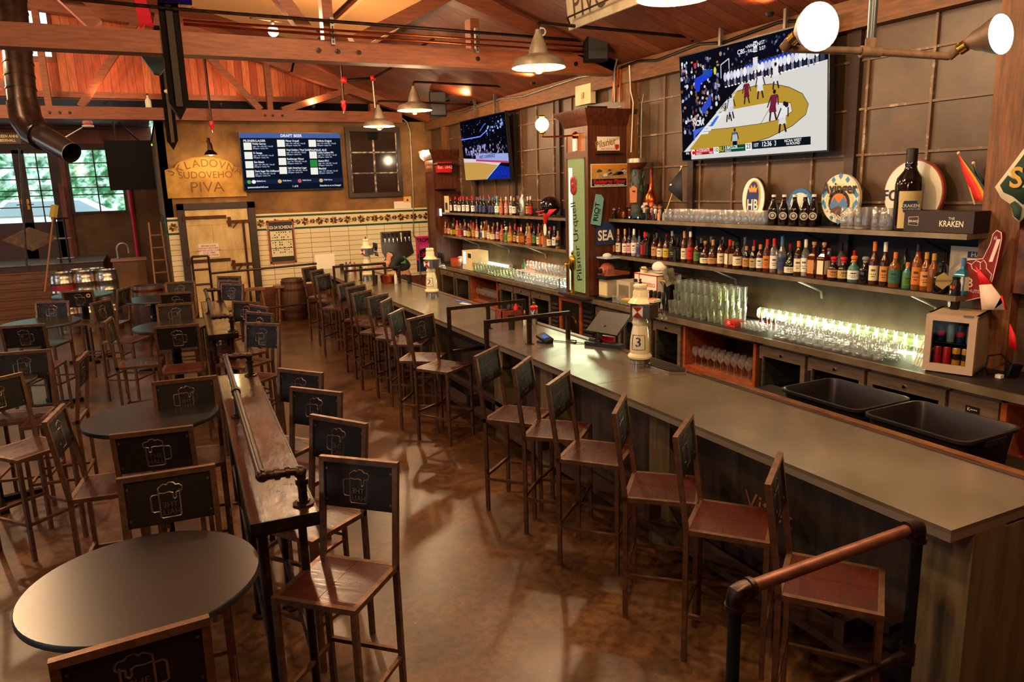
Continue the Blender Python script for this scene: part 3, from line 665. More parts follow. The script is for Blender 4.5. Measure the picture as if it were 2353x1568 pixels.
# ---------------------------------------------------------------- bar
bar_w0, bar_w1 = 2.82, 3.6
yN, yFr = 1.75, 15.0
t = thing('bar_counter', 'long zinc-topped bar running down the right of the room', 'bar counter', (0, 0, 0))
M_barfront = mat('weathered_board_front', '#4a3a2a', .6, c2='#2c2018', scale=3, stretch=(4, 4, .6), bump=.2, detail=8)
M_barpost = mat('grey_brown_post', '#756548', .5, c2='#54472c', scale=3, stretch=(5, 5, .5), bump=.15, detail=8)
mb = MB()
mb.box(bar_w0, bar_w1, yN, yFr, 1.05, 1.07, M_zinc); mb.box(bar_w0, bar_w1, yN, yFr, 1.015, 1.05, M_zincedge); mb.build('zinc_top', t)
mb = MB()
for y in (4.45, 8.2, 11.6): mb.box(bar_w0-.0008, bar_w1, y-.0015, y+.0015, 1.02, 1.0706, M_pipe)
for y in (4.43, 4.47):
    for z in (1.024, 1.034, 1.044): mb.box(bar_w0-.003, bar_w0, y-.003, y+.003, z-.003, z+.003, M_chrome)
mb.build('seam', t)
mb = MB(); mb.box(3.18, 3.55, yN+.25, yFr, 0, 1.015, M_barfront); mb.build('front_panel', t)
mb = MB(); mb.box(3.05, 3.18, yN+.25, yFr, .93, 1.015, M_darkwood); mb.box(3.14, 3.18, yN+.25, yFr, .0, .12, M_darkwood); mb.build('front_trim', t)
for y in (1.86, 3.9, 5.5, 6.5, 8.4, 10.3, 12.2, 14.1):
    mb = MB(); mb.box(2.98, 3.2, y-.11, y+.11, 0, 1.015, M_barpost)
    if y < 2: mb.box(3.2, 3.6, y-.11, y+.11, 0, 1.0, M_barpost); mb.box(3.1, 3.64, y-.1, y+.05, .97, 1.015, M_trimred)
    mb.build('post', t)
for i, (x, z) in enumerate(((2.96, .36), (2.84, .2))):
    mb = MB(); mb.bar((x+.1, yN+.35, z), (x+.1, yFr, z), .16, .045, M_darkwood); mb.build('foot_ledge', t)
for y in [2.3+1.6*i for i in range(8)]: mb = MB(); mb.box(2.88, 3.15, y-.03, y+.03, .15, .34, M_darkwood); mb.build('ledge_bracket', t)
M_rail = mat('worn_copper_rail', '#8a5a34', .3, .5, c2='#5b351c', scale=22, stretch=(1, .4, 1), bump=.3)
mb = MB(); mb.box(bar_w1, bar_w1+.025, yN, yFr, 1.04, 1.075, M_darkwood); mb.box(bar_w1+.025, bar_w1+.085, yN, 4.25, 1.03, 1.082, M_rail); mb.box(bar_w1+.025, bar_w1+.085, 4.6, yFr, 1.03, 1.07, M_rail); mb.build('back_rail', t)
# painted lettering on the bar front
mb = MB()
M_goldp = c_('#b5713a', .5)
def fronttext(txt, px, py, h, sx=1.):
    p = OX(px, py, 3.18); mb.text(txt, (3.177, p.y, p.z), -Y_, Z_, h, M_goldp, 'LEFT', .001, sx)
fronttext('OUREK', 1090, 885, .11)
for i, (a, b) in enumerate([]): pass
p = OX(1712, 1145, 3.18); mb.text('Vitěz', (3.177, p.y, p.z), -Y_, Z_, .12, M_goldp, 'LEFT', .001, 1.1)
mb.build('lettering', t)
# square-tube service frames over the bar
M_frame = mat('brown_square_tube', '#4a3327', .38, .8, c2='#33231b', scale=16)
def sframe(y, label, xl=2.62, xm=3.07, xr=3.5, top=1.34, low=.86):
    t = thing('service_rail', label, 'service rail', (0, y, 0)); w = .034
    mb = MB(); mb.box(xl, xr, -w/2, w/2, top-w, top, M_frame); mb.build('top_tube', t)
    mb = MB(); mb.box(xl, xl+w, -w/2, w/2, low, top-w, M_frame); mb.build('outer_leg', t)
    mb = MB(); mb.box(xl+w, 3.18, -w/2, w/2, low, low+w, M_frame); mb.build('return_tube', t)
    mb = MB(); mb.box(xm-w/2, xm+w/2, -w/2, w/2, 1.071, top-w, M_frame); mb.box(xm-w, xm+w, -w, w, 1.0705, 1.076, M_frame); mb.build('middle_leg', t)
    mb = MB(); mb.box(xr-w, xr, -w/2, w/2, 1.071, top-w, M_frame); mb.build('inner_leg', t)
sframe(6.9, 'brown square-tube service rail on the bar, second nearest of four'); sframe(5.98, 'brown square-tube service rail on the bar, nearest of four')
sframe(11.97, 'brown square-tube service rail on the bar, farthest of four'); sframe(11.2, 'brown square-tube service rail on the bar, second farthest of four')

# ---------------------------------------------------------------- stools
def make_stool(name, label, group):
    t = thing(name, label, 'bar stool', (0, 0, 0), 0, group)
    s = .026; h = .21
    mb = MB()
    for a, b, c, d in ((-h, h, -h, -h+s), (-h, h, h-s, h), (-h, -h+s, -h+s, h-s), (h-s, h, -h+s, h-s)): mb.box(a, b, c, d, .732, .758, M_chairmetal)
    mb.build('seat_frame', t)
    mb = MB(); e = h-s-.001; mb.box(-e, -.0015, -e, e, .738, .757, M_seat); mb.box(.0015, e, -e, e, .738, .757, M_seat); mb.build('seat', t)
    for sx in (-1, 1):
        x0 = sx*(h-s/2)
        mb = MB(); mb.bar((x0, h-s/2, 0), (x0, h-s/2, .732), s, s, M_chairmetal, up=(0, 1, 0)); mb.build('leg', t)
        mb = MB(); mb.bar((x0, -h+s/2, 0), (x0, -h+s/2, .76), s, s, M_chairmetal, up=(0, 1, 0)); mb.bar((x0, -h+s/2, .75), (x0, -h+s/2-.062, 1.225), s, s, M_chairmetal, up=(0, 1, 0)); mb.build('leg', t)
        mb = MB(); mb.bar((x0, -h+s, .27), (x0, h-s, .27), s*.8, s*.8, M_chairmetal); mb.build('stretcher', t)
    mb = MB(); mb.bar((-h+s, h-s/2, .27), (h-s, h-s/2, .27), s*.8, s*.8, M_chairmetal); mb.build('stretcher', t)
    mb = MB(); mb.bar((-h+s, -h+s/2, .3), (h-s, -h+s/2, .3), s*.8, s*.8, M_chairmetal); mb.build('stretcher', t)
    yb = -h+s/2
    mb = MB(); mb.bar((-h, yb-.064, 1.237), (h, yb-.064, 1.237), s, s, M_chairmetal); mb.build('top_rail', t)
    sl = -.062/.475
    def bp(x, z, off=0.): return V((x, yb+sl*(z-.75)+off, z))
    mb = MB(); o = bp(0, 0)
    zA, zB = 1.005, 1.226
    n = V((0, 1, -sl)).normalized(); up = V((0, sl, 1)).normalized()
    mb.obox((bp(0, zA)+bp(0, zB))/2, X_, n, up, 2*(h-s), .004, zB-zA, M_chairpanel)
    for sx in (-1, 1):
        for z in (1.04, 1.19): mb.lathe([(.006, -.005), (.006, .005)], M_chairmetal, 8, bp(sx*(h-s-.012), z), axis=n)
    pn = mb.build('back_panel', t)
    mb = MB(); r = .0042
    def lp(x, z): return bp(x, 1.115+z)
    mug = [(-.045, .045), (-.045, -.075), (-.038, -.082), (.038, -.082), (.045, -.075), (.045, .045)]
    M_chairpanel_ = mat('glint_toned_steel', '#6b594a', .36, .8); mb.tube([lp(*q) for q in mug], r, M_chairpanel_, 6)  # lighter steel colour paints in the glint along the embossed outline
    mb.tube([lp(*q) for q in ((.045, .03), (.072, .03), (.08, .022), (.08, -.042), (.072, -.05), (.045, -.05))], r, M_chairpanel_, 6)
    foam = [(-.045, .03), (-.056, .04), (-.056, .055), (-.045, .066), (-.03, .066), (-.02, .078), (-.002, .08), (.008, .07), (.022, .075), (.036, .066), (.045, .058), (.045, .045)]
    mb.tube([lp(*q) for q in foam], r, M_chairpanel_, 6)
    mb.tube([lp(*q) for q in ((-.045, .035), (-.03, .03), (-.03, .008), (-.022, .0), (-.015, .008), (-.015, .03), (.0, .036), (.02, .032), (.045, .036))], r, M_chairpanel_, 6)
    vs, fs = text_geo('THE', 'CENTER', .012); vs2, fs2 = text_geo('HALL', 'CENTER', .012)
    for vv, ff, zc in ((vs, fs, -.022), (vs2, fs2, -.057)):
        st = len(mb.v)
        for k in (-1, 1): mb.v += [tuple(bp(a*.026, 1.115+zc+b*.026, k*.0065)) for a, b in vv]
        nn = len(vv)
        for f in ff: mb.face([st+i for i in f], M_chairpanel_); mb.face([st+nn+i for i in f], M_chairpanel_)
    mb.build('embossed_mug', pn)
    return t
proto_stool = make_stool('bar_stool', 'x', 'x'); used_stool = [False]
def place_stool(mid, ang, toward, label, group):
    """mid: middle of the top edge of the back in the photo plan, ang: its direction, toward: faces the viewer's side of it"""
    fa = math.radians(ang+(-90 if toward else 90)); f = V((math.cos(fa), math.sin(fa), 0))
    c = V((mid[0], mid[1], 0))+f*.262
    rz = fa-PI/2
    if not used_stool[0]:
        used_stool[0] = True; o = proto_stool; o.location = c; o.rotation_euler = (0, 0, rz); o['label'] = label; o['group'] = group
    else: o = dup(proto_stool, c, rz, label, group)
    return o
BS = [(2.379, 2.288, 37.4), (2.42, 2.964, 39.4), (2.357, 3.465, 47.1), (2.353, 4.178, 40.6), (2.347, 4.7, 45.6), (2.285, 5.196, 40.2), (2.387, 7.063, 32.2), (2.273, 7.513, 52.7), (2.422, 8.388, 56), (2.452, 8.837, 37.2), (2.376, 9.30, 38.7), (2.453, 9.905, 37.5), (2.432, 10.359, 40.8), (2.38, 11.642, 45.9), (2.455, 12.447, 49.6), (2.443, 13.026, 45.2)]
BL = ['behind the copper-coloured handrail', 'second from the handrail', 'third from the handrail', 'fourth from the handrail', 'fifth from the handrail', 'sixth from the handrail, last before the service rails', 'just beyond the near service rails', 'second beyond the near service rails', 'third beyond the near service rails', 'fourth beyond the near service rails', 'fifth beyond the near service rails', 'sixth beyond the near service rails', 'last before the far service rails', 'third from the tiled wall', 'second from the tiled wall', 'nearest the tiled wall']
for (x, y, a), l in zip(BS, BL): place_stool((x, y), a, True, 'bronzed steel bar stool at the bar, '+l, 'stools along the bar')
RS = [(.785, 3.35, -44), (.85, 4.039, -56), (.87, 4.752, -51.4), (.88, 5.347, -52.9), (.928, 7.606, -46.5), (.999, 8.324, -55.5), (1.061, 8.84, -68), (.976, 9.306, -48.9), (1.025, 11.35, -49.2), (1.037, 11.8, -47.8), (1.09, 12.492, -39.7)]
RL = ['nearest, in full view', 'second nearest', 'third nearest', 'fourth nearest', 'first beside the far shelf', 'second beside the far shelf', 'third beside the far shelf, turned', 'fourth beside the far shelf', 'third from the cold room door', 'second from the cold room door', 'closest to the cold room door']
for (x, y, a), l in zip(RS, RL): place_stool((x, y), a, True, 'bronzed steel stool, aisle side of the drink shelf, '+l, 'stools along the drink shelf')
TS = [(-.173, 2.236, 3.5, 0, 'cut by the bottom edge, back turned to us'), (-.044, 3.65, -4.1, 1, 'lit grey back, facing the nearest round table'), (-.1, 4.377, -8.2, 0, 'back to back with the lit grey one'), (.119, 5.549, -4.8, 1, 'far side of the second round table by the shelf'), (-.626, 5.073, 81.5, 1, 'left of the second round table, seat to the right'), (-.587, 6.873, 83.5, 0, 'edge-on back, seat to the left'), (-1.068, 7.395, -9.3, 1, 'behind the small table cut by the left edge'), (-1.266, 9.013, -11.7, 0, 'back turned before the pale middle table at left'), (-.973, 12.027, -17.2, 0, 'with a round sticker on its back'), (-1.18, 10.95, -22.8, 1, 'far side of the pale middle table at left'), (-.387, 11.887, 67.9, 0, 'right of the farthest table, before the barrel'), (-.478, 8.847, 82.3, 1, 'edge-on, seat to the right near the dark table'), (.158, 8.007, -7, 0, 'back turned before the dark table by the far shelf'), (.205, 9.7, -5.4, 1, 'far side of the dark table by the far shelf'), (.253, 10.837, -9.9, 0, 'before the dark barrel table'), (.367, 12.194, -8.8, 1, 'with a pale metal back, beyond the barrel table'), (-1.12, 6.33, 40, 1, 'low left, only its dark seat showing'), (-.62, 10.55, 60, 1, 'turned, between the dark table and the kegs')]
for x, y, a, tw, l in TS: st_ = place_stool((x, y), a, bool(tw), 'bronzed steel stool, '+l, 'stools at the round tables')
mb = MB(); A_ = math.radians(-17.2+90); 
sk = MB(); sk.lathe([(.028, 0), (.028, .002)], c_('#c98a4a', .5), 16, axis=(0, 1, 0)); sk.lathe([(.017, -.001), (.017, .0)], M_black, 16, axis=(0, 1, 0))
so = [o for o in bpy.data.objects if o.get('label', '').endswith('round sticker on its back')][0]
q = sk.build('sticker', so); q.location = (.14, -.275, 1.17)

# ---------------------------------------------------------------- round tables
def make_table(x, y, label, z=1.06, R=.425, rz=.3):
    t = thing('bar_table', label, 'table', (x, y, 0), rz, 'tall round tables')
    mb = MB(); mb.lathe([(R-.01, z-.03), (R, z-.024), (R, z-.006), (R-.004, z), (.001, z)], M_tabletop, 64, ms=[M_black, M_black, M_black, M_tabletop]); mb.build('tabletop', t)
    mb = MB(); mb.box(-.04, .04, -.04, .04, .03, z-.03, M_matte); mb.build('column', t)
    mb = MB(); mb.bar((-.16, -.16, z-.04), (.16, .16, z-.04), .04, .02, M_matte); mb.bar((.16, -.16, z-.04), (-.16, .16, z-.04), .04, .02, M_matte); mb.build('top_plate', t)
    for a in range(4): mb = MB(); c, s = math.cos(a*PI/2), math.sin(a*PI/2); mb.bar((0, 0, .03), (.32*c, .32*s, .02), .06, .04, M_matte); mb.build('foot', t)
make_table(-.165, 2.98, 'tall round table nearest the viewer with a lamp gleam on its top')
make_table(-.11, 5.4, 'tall round table beside the near drink shelf, second nearest')
make_table(-1.39, 7.22, 'tall round table cut by the left edge, third nearest')
make_table(-1.27, 10.47, 'pale-gleaming tall round table at left before the steps')
make_table(-1.0, 13.22, 'tall round table before the steel kegs')
make_table(.15, 9.25, 'tall dark round table beside the far drink shelf')
make_table(-.02, 11.9, 'tall round table before the dark barrel')
# ---------------------------------------------------------------- drink shelves on pipe legs
M_resin = mat('glossy_amber_board', '#3a1b0c', .13, c2='#1f0e06', scale=7, stretch=(3, .8, 1), bump=.5, detail=10, coat=.5, rough2=.28)
def drink_shelf(p0, p1, label, z=1.07, w=.3, posts=2):
    a = V((*p0, 0)); d = (V((*p1, 0))-a); L = d.length; rz = math.atan2(d.y, d.x)-PI/2
    t = thing('drink_shelf', label, 'drink shelf', a, rz, 'drink shelves down the middle')
    mb = MB(); mb.box(.008, w-.008, .008, L-.008, z-.01, z, M_resin); mb.build('board', t)
    mb = MB()
    for q in ((0, .008, 0, L), (w-.008, w, 0, L), (0, w, 0, .008), (0, w, L-.008, L)): mb.box(q[0], q[1], q[2], q[3], z-.06, z+.003, M_steelblk)
    mb.box(0, w, 0, L, z-.06, z-.05, M_steelblk); mb.build('edge_frame', t)
    # pipe rail on the top
    zr = z+.17; r = .021
    mb = MB(); mb.tube([(w-.05, .13, z+.012), (w-.05, .13, zr-.03), (w-.055, .13, zr-.006), (w-.09, .13, zr), (.13, .13, zr), (.085, .135, zr), (.075, .17, zr), (.075, L-.17, zr), (.085, L-.135, zr), (.13, L-.13, zr), (w-.09, L-.13, zr), (w-.055, L-.13, zr-.006), (w-.05, L-.13, zr-.03), (w-.05, L-.13, z+.012)], r, M_pipe, 12); mb.build('top_rail', t)
    for y in (.13, L-.13):
        mb = MB(); mb.tube([(w-.05, y, zr-.07), (w-.05, y, zr-.045)], r*1.4, M_pipe, 12); mb.tube([(w-.12, y, zr), (w-.1, y, zr)], r*1.4, M_pipe, 12); mb.tube([(.13, y, zr), (.155, y, zr)], r*1.4, M_pipe, 12); mb.sphere((w-.055, y, zr-.01), r*1.5, M_pipe, 12, 8); mb.sphere((.08, y+(.005 if y < 1 else -.005), zr), r*1.5, M_pipe, 12, 8); mb.build('elbow', t)
    for x, y in ((w-.05, .13), (w-.05, L-.13), (.075, L*.58)):
        mb = MB(); mb.lathe([(.05, z), (.05, z+.008), (.03, z+.012), (.03, z+.022)], M_pipe, 18, (x, y, 0)); mb.build('floor_flange', t)
    mb = MB(); mb.tube([(.075, L*.58, z), (.075, L*.58, zr)], r*.9, M_pipe, 10); mb.tube([(.075, L*.58-.03, zr), (.075, L*.58+.03, zr)], r*1.4, M_pipe, 12); mb.build('rail_post', t)
    for y in (.1, L*.36, L*.68, L-.1):
        for x in (.05, w-.07):
            mb = MB(); mb.tube([(x, y, .012), (x, y, z-.06)], .024 if x < .1 else .02, M_pipe, 12); mb.lathe([(.05, 0), (.05, .012), (.03, .02)], M_pipe, 14, (x, y, 0))
            if x < .1 and y < .2: mb.sphere((x, y, z-.085), .036, M_pipe, 14, 9)
            mb.build('leg', t)
    mb = MB(); mb.tube([(.05, .1, .32), (.05, L-.1, .32)], .018, M_pipe, 10); mb.tube([(w-.07, .1, .32), (w-.07, L-.1, .32)], .018, M_pipe, 10); mb.build('foot_rail', t)
drink_shelf((.262, 3.25), (.379, 6.3), 'near drink shelf of glossy amber board with black pipe rail')
drink_shelf((.452, 8.23), (.558, 11.0), 'far drink shelf of glossy amber board with black pipe rail')
# third shelf piece by the cold room door with pipe frame
t = thing('pipe_stand', 'black pipe loop stand before the cold room door', 'pipe stand', (0, 0, 0))
a = GZ(458, 690, 1.07); mb = MB(); x0, y0 = .62, 13.4
mb.tube([(x0, y0, 0), (x0, y0, 1.5), (x0+.02, y0, 1.52), (x0+.24, y0, 1.52), (x0+.26, y0, 1.5), (x0+.26, y0, 0)], .02, M_pipe, 10); mb.build('loop', t)
mb = MB(); mb.tube([(x0, y0, 1.3), (x0+.26, y0, 1.3)], .018, M_pipe, 10); mb.tube([(x0, y0, 1.05), (x0+.26, y0, 1.05)], .018, M_pipe, 10); mb.build('rung', t)
pipe_thing('guard_rail', 'black pipe guard rail running past the cold room door to the bar end', 'rail', [(.9, 13.45, 1.22), (2.75, 13.9, 1.22)], .02, M_pipe)
pipe_thing('guard_rail', 'lower black pipe rail before the wooden stools', 'rail', [(1.2, 13.6, .5), (2.75, 13.95, .5)], .018, M_pipe)
# handrail at lower right
t = thing('stair_handrail', 'reddish-brown pipe handrail across the near bar corner', 'handrail', (0, 0, 0))
hz = 1.1; hx0, hx1, hy = 1.69, 2.66, 1.6
L0 = GZ(1690, 1362, hz); L1 = GZ(2110, 1210, hz)
M_hr = mat('copper_toned_pipe', '#7a4832', .42, .6, c2='#5c3422', scale=14)
d = (L1-L0).normalized()
mb = MB(); mb.tube([L0+d*.04, L1-d*.04], .0245, M_hr, 18); mb.build('top_rail', t)
for L_, sg in ((L0, 1), (L1, -1)):
    mb = MB(); e = d*sg; mb.tube([L_+V((0, 0, -.06)), L_+V((0, 0, -.025)), L_+e*.008+V((0, 0, -.006)), L_+e*.03, L_+e*.07], .032, M_pipe, 18); mb.tube([L_+e*.055, L_+e*.075], .037, M_pipe, 18); mb.tube([L_+V((0, 0, -.065)), L_+V((0, 0, -.045))], .037, M_pipe, 18); mb.build('elbow', t)
#, L0+V((0, 0, -.025)), L0+d*.008+V((0, 0, -.006)), L0+d*.03, L0+d*.07], .032, M_pipe, 18); mb.tube([L0+d*.055, L0+d*.075], .037, M_pipe, 18); mb.tube([L0+V((0, 0, -.065)), L0+V((0, 0, -.045))], .037, M_pipe, 18)
#mb.tube([L1+V((0, 0, -.06)), L1+V((0, 0, -.025)), L1-d*.008+V((0, 0, -.006)), L1-d*.03, L1-d*.07], .032, M_pipe, 18); mb.tube([L1-d*.055, L1-d*.075], .037, M_pipe, 18); mb.tube([L1+V((0, 0, -.065)), L1+V((0, 0, -.045))], .037, M_pipe, 18); mb.build('elbow', t)
for q in (L0, L1):
    mb = MB(); mb.tube([(q.x, q.y, 0.015), (q.x, q.y, hz-.05)], .0235, M_matte, 16); mb.lathe([(.06, 0), (.06, .012), (.035, .02)], M_pipe, 16, (q.x, q.y, 0)); mb.build('post', t)
zl = .52
mb = MB(); mb.tube([(L0.x, L0.y, zl), (L1.x, L1.y, zl)], .022, M_pipe, 14)
for q in (L0, L1): mb.tube([(q.x, q.y, zl-.045), (q.x, q.y, zl+.045)], .032, M_pipe, 14)
mb.build('lower_rail', t)
# ---------------------------------------------------------------- back bar counter and units
M_mat = mat('black_bar_mat', '#241c18', .55, c2='#15110f', scale=60, bump=.5)
M_edge = mat('beige_metal_edge', '#a08d70', .35, .6, c2='#7f6d52', scale=4)
CF = 5.03
t = thing('back_counter', 'long back counter with black mat and pale metal edge under the glass rows', 'counter', (0, 0, 0))
mb = MB(); mb.box(CF+.03, XR-.005, 2.2, 14.5, 1.02, 1.055, M_darkwood); mb.build('worktop', t)
mb = MB(); mb.box(CF, CF+.03, 2.2, 14.5, 1.005, 1.06, M_edge); mb.build('metal_edge', t)
mb = MB(); mb.box(CF+.03, XR-.01, 2.2, 8.08, 1.055, 1.06, M_mat); mb.box(CF+.03, XR-.01, 8.75, 14.5, 1.055, 1.06, M_mat); mb.build('bar_mat', t)
mb = MB(); mb.prism([(4.93, 8.05), (5.05, 7.98), (5.05, 8.78), (4.93, 8.72)], (0, 0, 1.06), X_, Y_, .03, M_darkwood); mb.build('wooden_ledge', t)
UF = 5.1
M_steeldoor = mat('cooler_steel', '#a8917e', .33, .6, c2='#86715f', scale=3, stretch=(1, 1, 8))
M_inside = mat('cooler_inside', '#3a342c', .6)
def cooler(y0, y1, label, glassy=True, contents=0, lit=.0):
    t = thing('bottle_cooler', label, 'cooler', (UF, (y0+y1)/2, 0)); h = (y1-y0)/2
    mb = MB(); mb.box(.04, .6, -h, h, .1, .14, M_steeldoor); mb.box(.04, .6, -h, h, .96, 1.0, M_steeldoor); mb.box(.04, .6, -h, -h+.02, .14, .96, M_steeldoor); mb.box(.04, .6, h-.02, h, .14, .96, M_steeldoor); mb.box(.57, .6, -h, h, .14, .96, M_inside); mb.box(.08, .57, -h+.02, h-.02, .54, .55, M_steel); mb.box(.1, .57, -h, h, 0, .1, M_black); mb.build('cabinet', t)
    mb = MB(); f = .055
    mb.box(0, .035, -h+.006, h-.006, .95-f*1.5, .96, M_steeldoor); mb.box(0, .035, -h+.006, h-.006, .14, .14+f, M_steeldoor); mb.box(0, .035, -h+.006, -h+f, .14+f, .95-f*1.5, M_steeldoor); mb.box(0, .035, h-f, h-.006, .14+f, .95-f*1.5, M_steeldoor)
    d = mb.build('door', t)
    mb = MB(); mb.box(.012, .018, -h+f, h-f, .14+f, .95-f*1.5, M_pane); mb.build('glass_pane', d)
    mb = MB(); mb.lathe([(.014, 0), (.014, .012), (.006, .012)], M_chrome, 12, (0, 0, .91), axis=(-1, 0, 0)); mb.build('lock', d)
    mb = MB(); mb.box(-.02, 0, h-f+.012, h-.02, .5, .85, M_steel); mb.build('door_handle', d)
    return t
cooler(3.3, 3.97, 'steel glass-door cooler behind the nearer black tub')
cooler(3.99, 4.58, 'steel glass-door cooler behind the farther black tub')
cooler(4.6, 5.16, 'steel glass-door cooler beside the wooden glass rack')
cooler(6.32, 6.82, 'steel glass-door cooler showing pale cans, behind the numbered tap tower')
cooler(6.85, 7.45, 'steel glass-door cooler behind the tilted till screen')
cooler(7.47, 8.05, 'steel glass-door cooler left of the tilted till screen')
cooler(9.25, 9.85, 'glass-door cooler right of the tall far service rails')
cooler(9.87, 10.45, 'glass-door cooler in the middle of the far counter')
cooler(10.47, 11.0, 'glass-door cooler beside the far wooden glass rack')
cooler(12.25, 12.95, 'glass-door cooler under the far counter end, nearer one'); cooler(12.97, 13.7, 'glass-door cooler under the far counter end, farther one')
t = thing('ice_drawer', 'steel drawer unit with dark badge below the mini fridge', 'drawer unit', (UF, 3.1, 0))
mb = MB(); mb.box(.03, .6, -.18, .18, .1, 1.0, M_steeldoor); mb.build('body', t)
mb = MB(); mb.box(0, .03, -.175, .175, .55, .96, M_steeldoor); d = mb.build('drawer', t)
mb = MB(); mb.box(-.025, -.002, -.15, .15, .72, .74, M_copper); mb.build('pull', d)
mb = MB(); mb.box(-.004, 0, -.05, .05, .84, .89, M_black); mb.text('K••••', (-.004, 0, .865), -Y_, Z_, .026, M_white); mb.build('badge', d)
mb = MB(); mb.box(0, .03, -.175, .175, .14, .54, M_steeldoor); mb.build('drawer', t)
M_orange = mat('orange_brown_wood', '#a4512a', .45, c2='#7c3a1b', scale=6, stretch=(5, 1, 5))
def rack(y0, y1, label, n, shelfz=.55):
    t = thing('glass_rack', label, 'shelf unit', (UF, (y0+y1)/2, 0)); h = (y1-y0)/2
    mb = MB(); mb.box(0, .6, -h, -h+.035, .1, 1.0, M_orange); mb.box(0, .6, h-.035, h, .1, 1.0, M_orange); mb.box(.57, .6, -h, h, .1, 1.0, M_black); mb.box(0, .6, -h, h, .97, 1.0, M_orange); mb.box(0, .6, -h, h, .06, .1, M_orange); mb.build('frame', t)
    mb = MB(); mb.box(-.005, .57, -h+.035, h-.035, shelfz-.06, shelfz, M_orange); mb.build('shelf', t)
    return t
rack(5.2, 6.28, 'orange-brown wooden rack of hanging wine glasses under the near counter', 9)
rack(11.05, 12.2, 'orange-brown wooden rack of wine glasses under the far counter', 9)
t = thing('box_cubby', 'open wooden cubby at the right edge holding a white carton', 'shelf unit', (UF, 2.62, 0))
mb = MB(); mb.box(0, .6, -.3, -.26, .1, 1.0, M_orange); mb.box(0, .6, .25, .29, .1, 1.0, M_orange); mb.box(0, .6, -.3, .29, .97, 1., M_orange); mb.box(.56, .6, -.3, .29, .1, 1., M_black); mb.build('frame', t)
mb = MB(); mb.box(0, .56, -.26, .25, .52, .56, M_orange); mb.build('shelf', t)
mb = MB(); mb.box(UF+.05, UF+.35, 2.45, 2.75, .561, .76, M_paper); tag(mb.build('carton'), 'white carton inside the wooden cubby at the right edge', 'box')
for nm, y0, y1, lb in (('louver_panel', 8.08, 8.36, 'black louvred vent panel right of the framed wooden hatch'), ('louver_panel', 8.98, 9.22, 'black louvred vent panel left of the framed wooden hatch')):
    t = thing(nm, lb, 'vent', (UF, (y0+y1)/2, 0)); h = (y1-y0)/2
    mb = MB(); mb.box(0, .5, -h, h, .05, 1.0, M_black); mb.build('panel', t)
    mb = MB()
    for i in range(9): z = .35+i*.062; mb.hexa([(-.02, -h+.03, z), (0, -h+.03, z), (0, h-.03, z), (-.02, h-.03, z), (-.002, -h+.03, z+.03), (0, -h+.03, z+.03), (0, h-.03, z+.03), (-.002, h-.03, z+.03)], M_steelblk)
    mb.build('louver', t)
t = thing('wooden_hatch', 'orange-brown framed hatch with a round emblem below the pillar', 'hatch', (UF, 8.67, 0))
mb = MB(); mb.box(.01, .5, -.3, .3, .05, 1.0, M_black); mb.build('panel', t)
mb = MB()
for a, b, c, d in ((-.3, -.24, .05, 1.), (.24, .3, .05, 1.), (-.24, .24, .94, 1.), (-.24, .24, .05, .12)): mb.box(-.015, .01, a, b, c, d, M_orange)
mb.build('frame', t)
mb = MB(); mb.lathe([(.12, 0), (.12, .012), (.09, .012), (.085, .004), (.05, .004)], M_brass, 24, (.01, 0, .62), axis=(-1, 0, 0)); mb.build('emblem', t)
# inner work station behind the bar, and the two tubs on it
t = thing('work_station', 'steel work station hidden behind the bar edge', 'counter', (0, 0, 0))
mb = MB(); mb.box(3.7, 4.5, 2.1, 4.4, .8, .84, M_steelblk); mb.box(3.7, 4.4, 2.1, 4.4, .05, .8, M_black); mb.build('bench', t)
mb = MB(); mb.box(3.7, 4.1, 4.5, 14.2, .72, .76, M_steelblk); mb.box(3.75, 4.05, 4.5, 14.2, .05, .72, M_black); mb.build('speed_rail', t)
M_tub = mat('black_plastic', '#171315', .35, c2='#221c1c', scale=3)
def tub(x0, x1, y0, y1, label):
    t = thing('bus_tub', label, 'tub', ((x0+x1)/2, (y0+y1)/2, .841), 0, 'black bus tubs'); a, b = (x1-x0)/2, (y1-y0)/2; H = .21
    def rr(a, b, r, n=5):
        P = []
        for qx, qy, s in ((a-r, b-r, 0), (-a+r, b-r, 1), (-a+r, -b+r, 2), (a-r, -b+r, 3)):
            for i in range(n+1): an = PI/2*(s+i/n); P.append((qx+r*math.cos(an), qy+r*math.sin(an)))
        return P
    mb = MB()
    lv = [(a*.86, b*.9, .05, 0), (a*.97, b*.97, .06, H-.015), (a, b, .07, H-.015), (a+.012, b+.012, .075, H-.012), (a+.012, b+.012, .075, H+.006), (a-.004, b-.004, .066, H+.008), (a*.95, b*.955, .06, H-.02), (a*.84, b*.88, .05, .012)]
    st = []
    for q in lv: st.append(len(mb.v)); mb.v += [(x, y, q[3]) for x, y in rr(q[0], q[1], q[2])]
    n = 24
    for s0, s1 in zip(st, st[1:]):
        for j in range(n): mb.face((s0+j, s0+(j+1) % n, s1+(j+1) % n, s1+j), M_tub)
    mb.face([st[0]+j for j in range(n)][::-1], M_tub); mb.face([st[-1]+j for j in range(n)], M_tub); mb.build('basin', t)
    mb = MB(); mb.box(-.09, .09, -b-.02, -b+.0, H-.05, H-.015, M_tub); mb.build('handle', t)
tub(3.89, 4.42, 3.09, 3.73, 'black plastic tub behind the bar, the farther of two'); tub(3.89, 4.42, 2.39, 3.04, 'black plastic tub behind the bar, the nearer of two')

